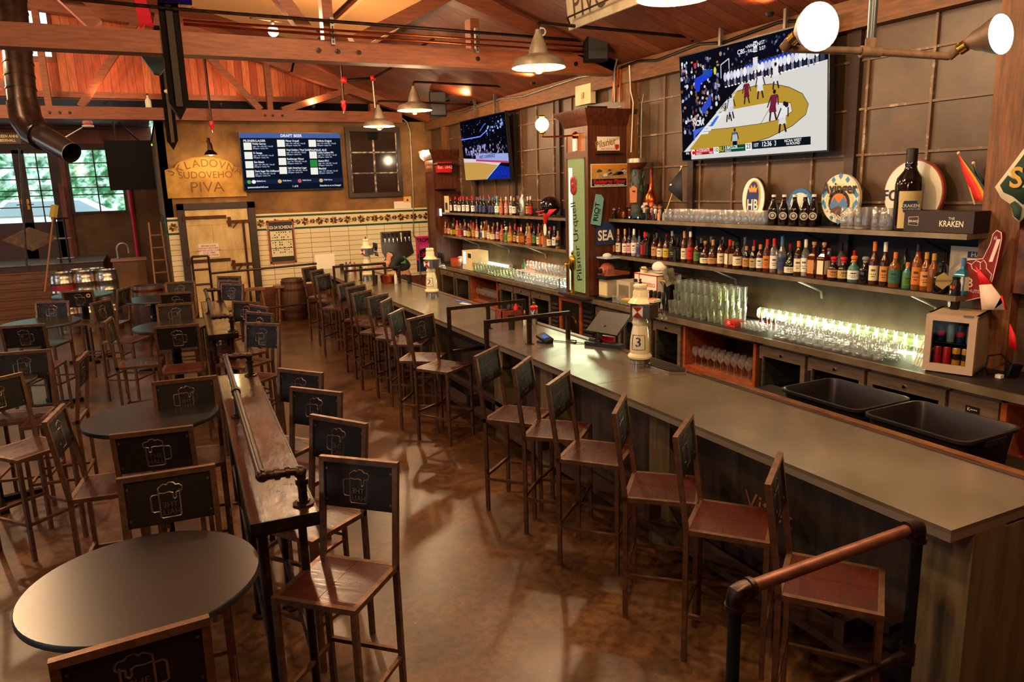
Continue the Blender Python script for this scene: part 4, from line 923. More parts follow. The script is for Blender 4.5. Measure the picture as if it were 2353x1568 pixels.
# ---------------------------------------------------------------- shelves
SX = 5.344
M_shelf = mat('dark_shelf_board', '#2a1c16', .5)
M_bracket = mat('pale_bracket', '#b7aa8c', .4, .3)
def shelf(y0, y1, z, label, bracket=True, x=SX):
    t = thing('bottle_shelf', label, 'shelf', (x, 0, z), 0, 'bottle shelves on the sash wall')
    mb = MB(); mb.box(.006, XR-x-.002, y0, y1, -.03, -.001, M_shelf); mb.build('board', t)
    mb = MB(); mb.box(0, .006, y0, y1, -.04, 0, M_edge); mb.box(0, XR-x-.002, y0-.004, y0, -.04, 0, M_edge); mb.build('metal_edge', t)
    n = max(2, int((y1-y0)/1.15))
    for i in range(n):
        y = y0+(i+.35)*(y1-y0)/n
        mb = MB(); mb.bar((.08, y, -.05), (XR-x-.02, y, -.17), .022, .012, M_bracket if bracket else M_black); mb.bar((XR-x-.02, y, -.17), (XR-x-.004, y, -.24), .022, .012, M_bracket if bracket else M_black); mb.build('bracket', t)
    return t
shelf(3.42, 8.1, 2.07, 'upper near shelf holding mugs, tin signs and trophies', False)
shelf(3.46, 8.1, 1.61, 'lower near shelf crowded with liquor bottles')
shelf(8.72, 14.1, 2.05, 'upper far shelf of wine and liquor bottles', False)
shelf(8.72, 14.1, 1.6, 'lower far shelf of liquor bottles')
# LED strips behind the glasses
for i, (y0, y1, pw) in enumerate(((3.65, 5.75, 46), (9.3, 11.0, 24), (11.8, 13.4, 8))):
    t = thing('light_strip', ['glowing strip light behind the near rows of glasses', 'glowing strip light behind the far glasses', 'dim strip light at the far counter end'][i], 'light', (5.7, 0, 1.115))
    mb = MB(); mb.box(-.01, .04, y0, y1, -.025, .025, emis('#f2ffd0', 6 if i < 2 else 3)); mb.build('tube', t)
    mb = MB(); mb.box(-.02, .048, y0-.03, y0, -.035, .035, M_white); mb.build('end_cap', t)
    mb = MB(); mb.box(-.02, .048, y1, y1+.03, -.035, .035, M_white); mb.build('end_cap', t)
    alight('strip_glow', (5.67, (y0+y1)/2, 1.15), (5.0, (y0+y1)/2, 1.25), pw*1.0, y1-y0, .06, (.95, 1., .72)).rotation_euler = (PI/2, 0, PI/2)

# ---------------------------------------------------------------- pillars
M_pillar = mat('red_brown_panel', '#5c2c17', .4, c2='#3a1a0c', scale=5, stretch=(5, 5, .5))
M_pillarlt = mat('golden_brown_panel', '#9c5a26', .42, c2='#74401a', scale=4, stretch=(4, 4, .5))
def pillar(y0, y1, x0, label, big):
    t = thing('wood_pillar', label, 'pillar', ((x0+XR)/2, (y0+y1)/2, 1.06)); a = (XR-x0)/2-.003; b = (y1-y0)/2; Z0 = 0.03 if big else .001; Z1 = 2.16 if big else 2.0
    mb = MB(); mb.box(-a, a, -b, b, Z0, Z1, M_pillar); mb.build('body', t)
    mb = MB(); w = .05
    mb.box(-a-.012, -a, -b-.012, -b+w, Z0, Z1, M_pillar); mb.box(-a-.012, -a, b-w, b, Z0, Z1, M_pillar); mb.box(-a-.012, -a, -b+w, b-w, 1.78, 1.86, M_pillar); mb.box(-a-.012, -a, -b+w, b-w, Z1-.08, Z1, M_pillar); mb.box(a-.09, a, -b-.012, -b, Z0, Z1, M_pillar); mb.build('stile', t)
    mb = MB(); mb.box(-a-.003, -a, -b+w, b-w, 1.86, Z1-.08, M_pillarlt); mb.build('upper_panel', t)
    mb = MB()
    pr = [(0, 0), (.03, .04), (.05, .1), (.1, .16), (.11, .2)]
    st = []
    for o, z in pr: st.append(len(mb.v)); mb.v += [(-a-o, -b-o, Z1+z), (a, -b-o, Z1+z), (a, b+o, Z1+z), (-a-o, b+o, Z1+z)]
    for s0, s1 in zip(st, st[1:]):
        for j in range(4): mb.face((s0+j, s0+(j+1) % 4, s1+(j+1) % 4, s1+j), M_pillar)
    mb.face([st[0]+j for j in (3, 2, 1, 0)], M_pillar); mb.face([st[-1]+j for j in range(4)], M_pillar); mb.build('cornice', t)
    return t, a, b
t, a, b = pillar(8.12, 8.68, 5.05, 'wooden pillar with a lit beer name panel between the two bottle walls', True)
# lit lattice panel on the front, with script and seal
M_latt = mat('lattice_green', '#7f8a58', .5)
p = thing('lit_sign_panel', 'tall lit lattice panel with black script on the near pillar', 'sign', (5.035, 8.4, 1.12))
mb = MB(); mb.box(.004, .01, -.2, .2, .0, 1.7, emis('#b9cc82', .75)); mb.build('backing', p)
mb = MB(); mb.box(0, .004, .09, .17, .0, 1.6, emis('#f4ffe6', 5.0)); mb.build('light_tube', p)
mb = MB()
for i in range(22): y = -.2+i*.0181; mb.box(-.006, -.003, y, y+.0045, 0, 1.72, M_latt)
for i in range(90): z = i*.0191; mb.box(-.0065, -.0035, -.2, .2, z, z+.0045, M_latt)
mb.build('lattice', p)
mb = MB()
d = V((0, .16, 1)).normalized()
mb.text('Pilsner Urquell', (-.012, -.03, .66), d, V((0, 1, -.16)).normalized(), .125, c_('#0c0c08', .5), 'CENTER', .001, 1.0, .005); mb.build('script', p)
mb = MB(); mb.lathe([(.075, 0), (.085, .008), (.07, .016), (.04, .014)], mat('red_wax', '#7c1a14', .35), 20, (-.008, .03, 1.42), axis=(-1, 0, 0)); mb.lathe([(.075, 0), (.085, .008), (.07, .016), (.04, .014)], mat('red_wax', '#7c1a14'), 20, (-.008, .03, 1.34), axis=(-1, 0, 0)); mb.build('wax_seal', p)
alight('panel_glow', (5.0, 8.4, 1.9), (4.0, 8.4, 1.9), 10, .3, 1.5, (.85, 1., .65)).rotation_euler = (0, PI/2, 0)
mb = MB(); mb.box(5.02, 5.045, 8.36, 8.44, 2.93, 3.08, M_white); tag(mb.build('thermostat'), 'small cream box on the near pillar above the red cross rail', 'switch')
t2, a, b = pillar(14.1, 14.55, 5.2, 'smaller wooden pillar at the far end of the bottle shelves', False)
# far pillar cubbies
def fp(px, py): return OX(px, py, 5.19)
mb = MB(); q = OY(1017, 385, 14.08); mb.box(q.x-.14, q.x+.14, 13.95, 14.09, q.z-.1, q.z+.1, mat('red_sign', '#c3151a', .4)); mb.text('Est. 1842', (q.x, 13.949, q.z+.0), X_, Z_, .06, M_white, 'CENTER', .002); tag(mb.build('tin_sign'), 'small red sign reading Est 1842 on the far pillar', 'sign')
for z_, l_ in ((2.98, 'upper'), (2.5, 'lower')): mb = MB(); mb.box(5.2, 5.6, 13.85, 14.08, z_, z_+.02, M_shelf); tag(mb.build('cubby_shelf'), l_+' small dark shelf on the far pillar', 'shelf')
# signs on the pillar side
def board(name, px0, py0, px1, py1, m, label, y=8.1, th=.012, cat='sign'):
    a = OY(px0, py0, y); b_ = OY(px1, py1, y); c = (a+b_)/2; w = abs(b_.x-a.x); h = abs(b_.z-a.z)
    t = thing(name, label, cat, c); mb = MB(); mb.box(-w/2, w/2, 0, th, -h/2, h/2, m); mb.build('panel', t); return t, w, h
t, w, h = board('tin_sign', 1373, 314, 1424, 346, c_('#e9e3d2', .35), 'cream tin sign with gold script on the pillar side')
mb = MB(); mb.text('Pilsner', (-.05, -.001, .005), V((1, 0, .18)), V((-.18, 0, 1)), .085, c_('#8a6a2a', .4), 'CENTER', .002, 1., .02); mb.text('Urquell', (.07, -.001, .055), V((1, 0, .18)), V((-.18, 0, 1)), .045, c_('#6b5426', .4)); mb.text('1842 IMPORTED', (.0, -.001, -.065), X_, Z_, .025, M_red); mb.build('lettering', t)
mb = MB(); mb.prism([(-.03, .03), (.03, .03), (.03, -.01), (0, -.04), (-.03, -.01)], (w/2-.045, -.003, -.04), X_, Z_, .002, M_red); mb.build('shield', t)
mb = MB(); q = OY(1398, 350, 8.1); mb.box(q.x-.19, q.x+.19, 8.06, 8.12, q.z-.02, q.z, M_darkwood); tag(mb.build('sign_ledge'), 'narrow dark ledge below the cream tin sign', 'ledge')
t, w, h = board('poster', 1358, 377, 1441, 428, c_('#d9d2c0', .5), 'brewery poster with aerial drawing and red Radeberger lettering', cat='poster')
mb = MB(); mb.box(-w/2+.01, w/2-.01, -.003, 0, -h/2+.1, h/2-.01, mat('poster_sand', '#c79a4c', .6, c2='#a07434', scale=9))
mb.box(-w/2+.01, w/2-.01, -.004, 0, h/2-.06, h/2-.01, c_('#d88b28', .5))
rnd = random.Random(2)
for i in range(16):
    x, z = rnd.uniform(-w/2+.05, w/2-.05), rnd.uniform(-.02, h/2-.07); s = rnd.uniform(.015, .05)
    mb.prism([(-s, -s*.3), (s, -s*.1), (s*.8, s*.4), (0, s*.7), (-s*.9, s*.3)], (x, -.006, z), X_, Z_, .002, c_(rnd.choice(['#2d3e63', '#8f97a8', '#d7d3c8', '#3b3a40']), .6))
mb.build('picture', t)
mb = MB(); mb.text('Radeberger Pilsner', (0, -.002, -h/2+.065), X_, Z_, .05, c_('#d1121c', .5), 'CENTER', .002, .9, .03); mb.box(-w/2+.01, w/2-.01, -.002, 0, -h/2+.01, -h/2+.1, c_('#151312', .5)); mb.text('Radeberger Exportbierbrauerei Radeberg', (0, -.003, -h/2+.024), X_, Z_, .026, M_paper, 'CENTER', .001, .74, .02); mb.build('lettering', t)
t = thing('pennant_flag', 'teal fabric pennant with RIOT lettering hung on the pillar', 'flag', OY(1372, 483, 8.08))
mb = MB(); mb.prism([(-.02, .2), (.06, .19), (.1, .14), (.05, -.2), (-.1, -.17)], (0, 0, 0), X_, Z_, .004, c_('#6fa7a4', .7)); mb.build('cloth', t)
mb = MB(); dd = V((.15, 0, 1)).normalized(); mb.text('RIOT', (-.01, -.006, -.02), dd, V((-1, 0, .15)).normalized(), .07, M_black, 'CENTER', .001, 1.1, .02); mb.text('THE', (.035, -.006, -.02), dd, V((-1, 0, .15)).normalized(), .03, M_black); mb.build('lettering', t)
t, w, h = board('banner', 1370, 512, 1412, 561, c_('#1b2f55', .6), 'navy banner reading SEA below the teal pennant')
mb = MB(); mb.text('SEA', (0, -.001, -.03), X_, Z_, .13, M_paper, 'CENTER', .002, .8, .04); mb.build('lettering', t)
# ---------------------------------------------------------------- televisions
M_tvf = mat('tv_bezel', '#131316', .3)
def tv(name, label, c, u, v, w, h, hang=None):
    """screen frame: centre c, u to the right, v up"""
    u = V(u).normalized(); v = V(v).normalized(); n = u.cross(v)
    t = thing(name, label, 'television', c)
    mb = MB(); mb.obox(-n*.035, u, v, n, w+.03, h+.03, .06, M_tvf); mb.build('housing', t)
    if hang:
        for s in (-1, 1):
            mb = MB(); q = u*(s*.22*w)+v*(h*.3)-n*.07; mb.bar(q, V((q.x, q.y, hang-c[2])), .045, .03, M_galv); mb.build('hanger_strut', t)
    return t, u, v, n
E_ = lambda c, s=1.0: emis(c, s)
class Scr:
    def __init__(s, o, u, v, n, w, h): s.o, s.u, s.v, s.n, s.w, s.h, s.k = V(o), u, v, n, w, h, 0; s.mb = MB(0)
    def P(s, x, y): return s.o+s.u*((x-.5)*s.w)+s.v*((.5-y)*s.h)+s.n*(.001+s.k*.00003)
    def poly(s, pts, c, g=1.0): s.k += 1; s.mb.quad([s.P(*p) for p in pts], E_(c, g))
    def rect(s, x0, y0, x1, y1, c, g=1.0): s.poly([(x0, y1), (x1, y1), (x1, y0), (x0, y0)], c, g)
    def line(s, pts, wd, c, g=1.0):
        for a, b in zip(pts, pts[1:]):
            dx, dy = (b[0]-a[0])*s.w, (b[1]-a[1])*s.h; L = math.hypot(dx, dy) or 1; nx, ny = -dy/L*wd/2/s.w, dx/L*wd/2/s.h
            s.poly([(a[0]+nx, a[1]+ny), (b[0]+nx, b[1]+ny), (b[0]-nx, b[1]-ny), (a[0]-nx, a[1]-ny)], c, g)
    def ell(s, x, y, rx, ry, c, g=1.0, n=14): s.poly([(x+rx*math.cos(2*PI*i/n), y-ry*math.sin(2*PI*i/n)) for i in range(n)], c, g)
    def text(s, b, x, y, hgt, c, g=1., al='LEFT', sx=1., bold=.02):
        s.k += 1; s.mb.text(b, s.P(x, y), s.u, s.v, hgt*s.h, E_(c, g), al, .00001, sx, bold)
    def man(s, x, y, hh, top, legs='#3b2219', g=.9, lean=0.):
        a = s.h/s.w
        s.ell(x+lean, y-hh*.93, hh*.07*a, hh*.075, '#2c1a14', g, 10)
        s.poly([(x-hh*.13*a, y-hh*.42), (x+hh*.13*a, y-hh*.42), (x+hh*.15*a+lean, y-hh*.84), (x-hh*.15*a+lean, y-hh*.84)], top, g)
        s.poly([(x-hh*.17*a, y-hh*.28), (x+hh*.17*a, y-hh*.28), (x+hh*.13*a, y-hh*.5), (x-hh*.13*a, y-hh*.5)], top, g*.9)
        s.line([(x-hh*.09*a, y-hh*.3), (x-hh*.14*a, y)], hh*.075*s.h, legs, g*.8); s.line([(x+hh*.08*a, y-hh*.3), (x+hh*.16*a, y-hh*.02)], hh*.075*s.h, legs, g*.8)
        s.line([(x-hh*.15*a+lean, y-hh*.8), (x-hh*.24*a, y-hh*.45)], hh*.05*s.h, legs, g*.8); s.line([(x+hh*.15*a+lean, y-hh*.8), (x+hh*.25*a, y-hh*.5)], hh*.05*s.h, legs, g*.8)
    def done(s, par, org): 
        o = s.mb.build('screen', par); o.location = -V(org)+V((0, 0, 0)); return o
# big screen
c = V((5.52, 5.9, 3.295)); v = V((-.07, 0, 1)).normalized(); u = -Y_
TW, TH = 2.0, 1.1
t, u, v, n = tv('television', 'large television showing a basketball game on the sash wall', c, u, v, TW, TH, roofz(5.45))
s = Scr(c, u, v, n, TW, TH)
s.rect(0, 0, 1, 1, '#0c0d18')
rnd = random.Random(11)
s.poly([(.0, .93), (.34, .47), (.47, .36), (1, .30), (1, 1), (0, 1)], '#d9d5cf')                 # court apron
s.poly([(.06, .9), (.42, .42), (.56, .40), (.68, .41), (.78, .46), (.86, .53), (.895, .62), (.88, .7), (.8, .78), (.65, .86), (.48, .905), (.3, .925), (.12, .915)], '#b79332')
s.line([(.43, .42), (.56, .40), (.68, .41), (.78, .46), (.86, .53), (.895, .62), (.88, .7), (.8, .78), (.65, .86), (.48, .905), (.3, .925), (.1, .915)], .006, '#3a3320')
s.poly([(.205, .73), (.33, .575), (.68, .56), (.79, .59), (.8, .66), (.74, .71), (.62, .73), (.4, .735)], '#dedad2')
s.line([(.205, .73), (.4, .735), (.62, .73), (.74, .71), (.8, .66), (.79, .59), (.68, .56)], .005, '#4a3c30')
s.line([(.6, .73), (.67, .59)], .005, '#2b2622')
s.poly([(0, .93), (0, .80), (.4, .36), (.47, .355)], '#0b0b10'); s.line([(.0, .955), (.47, .375)], .007, '#e8e6e4')
for i in range(7): x = .145+i*.021; y = .745-i*.026; s.poly([(x, y+.02), (x+.07, y+.022), (x+.078, y+.002), (x+.008, y)], '#dfe6f2')
s.poly([(.225, .70), (.255, .70), (.305, .615), (.28, .62)], '#3f6fd0')
s.poly([(.28, .58), (.33, .575), (.43, .44), (.39, .45)], '#d7d5d2'); s.text('FIRST', .31, .535, .045, '#101015', 1., 'LEFT', .7)
for i in range(210):                                                                             # crowd, left
    x, y = rnd.uniform(.01, .33), rnd.uniform(.06, .78)
    if y > .86-1.25*x: continue
    cc = rnd.choice(['#c9cbe0', '#9fa4c8', '#e6e6f0', '#5a5f86', '#8a4a30', '#2b3157', '#b98a6a']); s.ell(x, y, rnd.uniform(.005, .011), rnd.uniform(.01, .024), cc, .9, 7)
s.poly([(.13, .36), (.12, .24), (.2, .2), (.27, .18), (.26, .24), (.17, .29), (.16, .36)], '#1f3fd0'); s.poly([(.17, .52), (.25, .40), (.25, .5), (.18, .58)], '#2f49c0')
s.poly([(.1, .72), (.2, .69), (.12, .77), (.1, .83)], '#4a63d8'); s.text('NCAA', .1, .655, .055, '#e9e9f2', 1., 'LEFT', .75, .05)
s.rect(.19, .17, .245, .225, '#2b4e9a'); s.rect(.12, .09, .14, .125, '#e02a30'); s.ell(.285, .2, .01, .035, '#d9d92a')
s.line([(.33, .28), (.33, .16), (.39, .12), (.39, .24)], .012, '#c9ccd8'); s.rect(.355, .26, .39, .285, '#e03a2a')
s.poly([(.5, .21), (.92, .16), (.92, .2), (.5, .26)], '#2c52d8'); s.poly([(.5, .26), (.94, .205), (.94, .23), (.5, .29)], '#1a2a80')
for i in range(26):                                                                              # bench row
    x = .36+i*.0235; y = .345-.002*i; s.ell(x, y-.07, .0125, .042, rnd.choice(['#e3e2ea', '#f0eff4', '#c9c8d8']), 1., 9); s.ell(x+.002, y-.125, .006, .013, '#3a241c', .9, 8); s.rect(x-.008, y-.03, x+.008, y+.012, '#8d90a8' if i % 2 else '#2a2c40', .8); s.ell(x+.004, y+.018, .008, .007, '#f2f2f4', 1., 8)
for i in range(70): x, y = rnd.uniform(.36, .98), rnd.uniform(.03, .2); s.ell(x, y, .006, .012, rnd.choice(['#23263a', '#4a4e70', '#8a8fb0', '#121424']), .8, 7)
s.man(.915, .33, .2, '#eceaf0', '#9aa0b0'); s.man(.575, .33, .2, '#eceaf0'); s.rect(.965, .16, .99, .3, '#3a3d50')
s.man(.513, .545, .21, '#7c1f3a'); s.man(.605, .52, .23, '#f1eff2'); s.man(.705, .46, .22, '#f1eff2'); s.man(.685, .72, .26, '#7a2440', '#4a261e', .9, .012); s.man(.385, .68, .22, '#efedf0'); s.man(.402, .66, .22, '#efedf0', '#2c1a14', .8); s.man(.745, .83, .26, '#efedf0', '#3a2018', .9, .015); s.ell(.772, .60, .012, .022, '#241510')
s.man(.425, .945, .2, '#5f6a80', '#121218', .95); s.rect(.408, .8, .442, .86, '#b9c4d4', .9); s.rect(.41, .86, .44, .945, '#0e0e12')
s.rect(0, .92, .08, 1, '#0a0a12'); s.text('tru', .035, .935, .03, '#f0f0f4')
s.rect(.075, .91, .115, .965, '#d4141f'); s.text('C', .095, .94, .06, '#ffffff', 1., 'CENTER', 1., .05); s.rect(.115, .905, .262, .935, '#c9141e'); s.rect(.115, .937, .262, .96, '#a81018'); s.text('14 COLGATE', .122, .918, .026, '#ffffff', 1., 'LEFT', .95); s.text('FOULS 3', .122, .95, .016, '#ffffff'); s.text('POSS', .255, .95, .016, '#ffffff', 1., 'RIGHT')
s.rect(.262, .9, .302, .958, '#f4f4f0'); s.text('10', .282, .928, .04, '#18181c', 1., 'CENTER')
s.rect(.302, .895, .5, .955, '#0e4a30'); s.text('BU', .322, .925, .045, '#cfae2c', 1., 'CENTER', 1., .05); s.text('3 BAYLOR', .35, .912, .027, '#ffffff'); s.text('FOULS 2', .35, .945, .016, '#ffffff'); s.line([(.35, .928), (.49, .926)], .004, '#e8e8e8')
s.rect(.5, .89, .545, .952, '#f4f4f0'); s.text('23', .522, .92, .042, '#18181c', 1., 'CENTER')
s.rect(.545, .88, .915, .946, '#14202c'); s.text('1ST', .556, .914, .03, '#f4f4f4'); s.text('12:36  30', .61, .912, .042, '#ffffff', 1., 'LEFT', .95); s.rect(.705, .882, .913, .944, '#0d141c'); s.text('NCAA WEST', .81, .9, .024, '#f4f4f4', 1., 'CENTER'); s.text('1st ROUND', .81, .925, .022, '#f4f4f4', 1., 'CENTER')
s.text('CBS', .455, .09, .04, '#f2f2f6'); s.text('• NWSTN', .512, .06, .03, '#f0f0f4'); s.text('• FAU', .512, .1, .03, '#f0f0f4'); s.rect(.565, .03, .59, .12, '#e9eef2'); s.text('24', .578, .055, .03, '#18181c', 1., 'CENTER'); s.text('16', .578, .1, .03, '#18181c', 1., 'CENTER'); s.text('1ST', .605, .055, .03, '#f0f0f4'); s.text('3:27', .603, .1, .03, '#f0f0f4')
s.done(t, c)
# far screen
c = V((5.5, 12.3, 3.18)); t, u, v, n = tv('television', 'smaller television beyond the pillar showing an arena court', c, -Y_, V((-.07, 0, 1)), 1.92, 1.06, roofz(5.45))
s = Scr(c, u, v, n, 1.92, 1.06); s.rect(0, 0, 1, 1, '#07070f')
s.poly([(0, .63), (.55, .72), (.8, .78), (.5, 1), (0, 1)], '#c99a4a'); s.poly([(0, .62), (.35, .66), (.85, .75), (.78, .79), (.4, .72), (0, .69)], '#e0cbd0'); s.poly([(.5, 1), (.78, .785), (1, .83), (1, 1)], '#122a9a'); s.line([(.5, 1), (.82, .76)], .012, '#a8e8f0')
s.poly([(.3, .56), (1, .62), (1, .74), (.3, .66)], '#9aa8e0'); s.text('WEST CONFERENCE', .38, .635, .05, '#1a2a70', 1., 'LEFT', 1., .03); s.poly([(.3, .66), (1, .74), (1, .77), (.3, .69)], '#c23a6a')
rnd = random.Random(4)
for i in range(120): x = rnd.uniform(.1, 1); y = rnd.uniform(.44, .57+.04*x); s.ell(x, y, .008, .018, rnd.choice(['#8a8fc8', '#5a5fa0', '#c9c8e8', '#3a2a50', '#b08a90']), .9, 7)
s.line([(0, .3), (.45, .3), (.62, .22)], .02, '#5a78ff', 1.4); s.line([(.45, .22), (.55, .13), (.6, .11)], .014, '#4a6aff', 1.4)
for i in range(60): x = rnd.uniform(0, 1); y = rnd.uniform(.02, .42); s.ell(x, y, .004, .007, rnd.choice(['#8aa0ff', '#cfd8ff', '#3a4ab0']), 1.2, 6)
for i in range(26): x = .55+rnd.uniform(0, .4); y = .22-.22*(x-.55)+rnd.uniform(-.05, .05); s.rect(x, y, x+.03, y+.03, rnd.choice(['#9ab0e8', '#5a6ab8', '#1a2450']), 1.)
for x, y in ((.09, .58), (.23, .64), (.27, .6), (.43, .58), (.53, .57)): s.man(x, y, .16, '#aab0f0', '#8a7ab0')
for x in (.75, .85, .93): s.man(x, .98, .12, '#1f3ad0', '#0a1250')
s.done(t, c)
# menu screen on the back wall
a_, b_ = OY(552, 306, 15.45), OY(788, 432, 15.45); c = V(((a_.x+b_.x)/2, 15.47, (a_.z+b_.z)/2)); MW, MH = 1.93, 1.08
t, u, v, n = tv('television', 'wide menu screen headed Draft Beer on the back wall', c, X_, V((0, -.03, 1)), MW, MH)
s = Scr(c, u, v, n, MW, MH); s.rect(0, 0, 1, 1, '#0d1424'); s.rect(0, 0, 1, .085, '#4a5f9c'); s.text('DRAFT BEER', .5, .045, .05, '#f4f4fa', 1., 'CENTER', 1., .03); s.rect(0, .81, 1, .89, '#16203a')
s.text('PILSNER/LAGER', .03, .135, .04, '#f2f2fa'); s.text('IPA/PALE ALE', .67, .3, .04, '#f2f2fa')
names = [('Noble Garrou', .03, .2), ('51 Savage', .03, .36), ('Sim Hitach', .03, .52), ('Dank Sugar Pils Unfiltered', .03, .68), ('Pilsner Urquell', .355, .15), ('Vinyl Golden / Vinyl Gold', .355, .31), ('Radeberger Pilsner', .355, .47), ('Light American Lager', .355, .63), ('Hofbräu Original', .67, .15), ('Lucky Luciano IPA', .67, .36), ('Aptum IPA I', .67, .51), ('Mandrial', .67, .65)]
for nm, x, y in names:
    s.rect(x, y-.035, x+.075, y+.09, '#f2f0e4' if nm != 'Aptum IPA I' else '#2a8a3a'); s.text(nm, x+.085, y-.015, .036, '#f4f4fa', 1., 'LEFT', .8)
    s.text('Lager • Pils • 4.8% ABV • 16oz $8', x+.085, y+.03, .026, '#b8c0dc', 1., 'LEFT', .72); s.text('Bellingham • Seattle, WA', x+.085, y+.066, .026, '#b8c0dc', 1., 'LEFT', .72)
for x, cc in ((.03, '#5aa83a'), (.075, '#f4f4f0'), (.33, '#d8b070'), (.53, '#c8605a'), (.75, '#d8b070')): s.ell(x+.02, .85, .02, .034, cc); s.text('Noble Garrou', x+.05, .84, .026, '#e8e8f4', 1., 'LEFT', .75)
s.text('queenannebeerhall.com', .03, .945, .034, '#f4f4fa', 1., 'LEFT', .8); s.text('1 of 8', .5, .945, .032, '#f4f4fa', 1., 'CENTER'); s.text('Subscribe to us on Untappd', .975, .945, .032, '#f4f4fa', 1., 'RIGHT', .8)
s.done(t, c)
# ---------------------------------------------------------------- bottles
def gl_(h, rough=.08): return mat('bottle_%s' % h.lstrip('#'), h, rough, coat=.4)
BOT = {'amber': ('#4a200a', 'amber'), 'dark': ('#15100e', 'dark'), 'brown': ('#3a1c0e', 'brown'), 'green': ('#1d3320', 'dark green'), 'gold': ('#7a4414', 'golden'), 'clear': (None, 'clear'), 'blue': ('#1f6f8c', 'sky-blue'), 'pink': ('#a0604a', 'pinkish'), 'teal': ('#3f6e64', 'pale green')}
LABN = {'#e8dcb8': 'cream', '#efece2': 'white', '#c98a4a': 'tan', '#c9762e': 'orange', '#c3151a': 'red', '#101010': 'black', '#4a7a2c': 'green', '#2a6a5a': 'teal', '#c9b02a': 'yellow', '#b9a068': 'straw', '#2b3c6b': 'blue', '#d8a0a0': 'pink'}
CAPC = {'red': '#d01a2a', 'cork': '#b8864f', 'black': '#121212', 'blue': '#3b6fa0', 'orange': '#d8762a', 'white': '#e6e2d8', 'gold': '#c09038', 'grey': '#8a8a8a'}
def bottle(x, y, z, H, shape, glassc, lab, capc, label, group, R=None, stripe=None):
    t = thing('bottle', label, 'bottle', (x, y, z), random.uniform(-.3, .3), group)
    gc = M_glass if BOT[glassc][0] is None else gl_(BOT[glassc][0])
    R = R or {'std': .037, 'tall': .036, 'round': .055, 'square': .043, 'short': .05, 'dec': .045}[shape]
    sg = 12 if shape != 'square' else 4
    if shape == 'tall': pr = [(R*.96, 0), (R, .008), (R, H*.52), (R*.9, H*.6), (R*.42, H*.72), (.0135, H*.8), (.0135, H*.93)]; lz = (.1, .45)
    elif shape == 'round': pr = [(R*.8, 0), (R, .02), (R, H*.32), (R*.86, H*.46), (R*.5, H*.58), (.016, H*.66), (.015, H*.86)]; lz = (.08, .3)
    elif shape == 'short': pr = [(R*.92, 0), (R, .01), (R, H*.48), (R*.85, H*.58), (.02, H*.68), (.017, H*.8)]; lz = (.12, .46)
    elif shape == 'square': pr = [(R*1.35, 0), (R*1.38, .01), (R*1.38, H*.55), (R*1.0, H*.63), (.018, H*.7), (.015, H*.88)]; lz = (.12, .5)
    else: pr = [(R*.95, 0), (R, .008), (R, H*.58), (R*.88, H*.65), (.017, H*.74), (.0145, H*.9)]; lz = (.12, .5)
    mb = MB(40); mb.lathe(pr, gc, sg); b = mb.build('glass_body', t)
    if shape == 'square': b.rotation_euler = (0, 0, PI/4)
    if glassc == 'clear':
        mb = MB(); mb.lathe([(R*.8, .006), (R*.88, .015), (R*.88, H*.4), (R*.2, H*.401)], gl_(random.choice(['#b9b4a0', '#8a5a2a', '#a9a79a', '#7a7a70']), .1), sg if sg > 4 else 12); mb.build('liquor', t)
    if lab:
        mb = MB(); L = c_(lab, .6); Rr = R*1.012
        if shape == 'square': w = R*.95; mb.box(-w-.0025, -w-.0005, -w*.82, w*.82, H*lz[0], H*lz[1], L); mb.box(-w*.82, w*.82, -w-.0025, -w-.0005, H*lz[0], H*lz[1], L)
        else:
            n = 9; st = len(mb.v)
            for zz in (H*lz[0], H*lz[1]):
                for i in range(n): an = PI*1.22-1.35+2.7*i/(n-1); mb.v.append((Rr*math.cos(an), Rr*math.sin(an), zz))
            for i in range(n-1): mb.face((st+i, st+i+1, st+n+i+1, st+n+i), L)
            ink = c_('#2a2018' if lab not in ('#101010',) else '#d8d4c8', .6)
            for k, (za, zb, a0, a1) in enumerate(((.62, .76, -.5, .5), (.4, .46, -.65, .65), (.25, .3, -.4, .4))):
                z0 = H*(lz[0]+(lz[1]-lz[0])*za); z1 = H*(lz[0]+(lz[1]-lz[0])*zb)
                q = [(Rr*1.01*math.cos(PI*1.22+a0+(a1-a0)*i/3), Rr*1.01*math.sin(PI*1.22+a0+(a1-a0)*i/3)) for i in range(4)]
                for i in range(3): mb.quad([(*q[i], z0), (*q[i+1], z0), (*q[i+1], z1), (*q[i], z1)], ink if k else c_(stripe or '#2a2018', .5))
        mb.build('paper_label', t)
    mb = MB(); c = c_(CAPC[capc], .4); top = pr[-1][1]
    if capc == 'cork' and shape in ('round', 'short', 'square'): mb.lathe([(.013, top-.004), (.013, top+.01), (.02, top+.012), (.02, H)], c, 12)
    elif shape == 'short': mb.lathe([(.02, top-.005), (.02, top+.012), (.028, top+.02), (.028, H-.008), (.02, H)], c, 12)
    else: mb.lathe([(.0155, min(H*.78, top-.01)), (.016, H-.002), (.012, H)], c, 12)
    mb.build('cap', t)
    return t
def bl(glassc, lab, capc): return '%s bottle%s, %s cap' % (BOT[glassc][1], ' with %s label' % LABN[lab] if lab else '', capc)
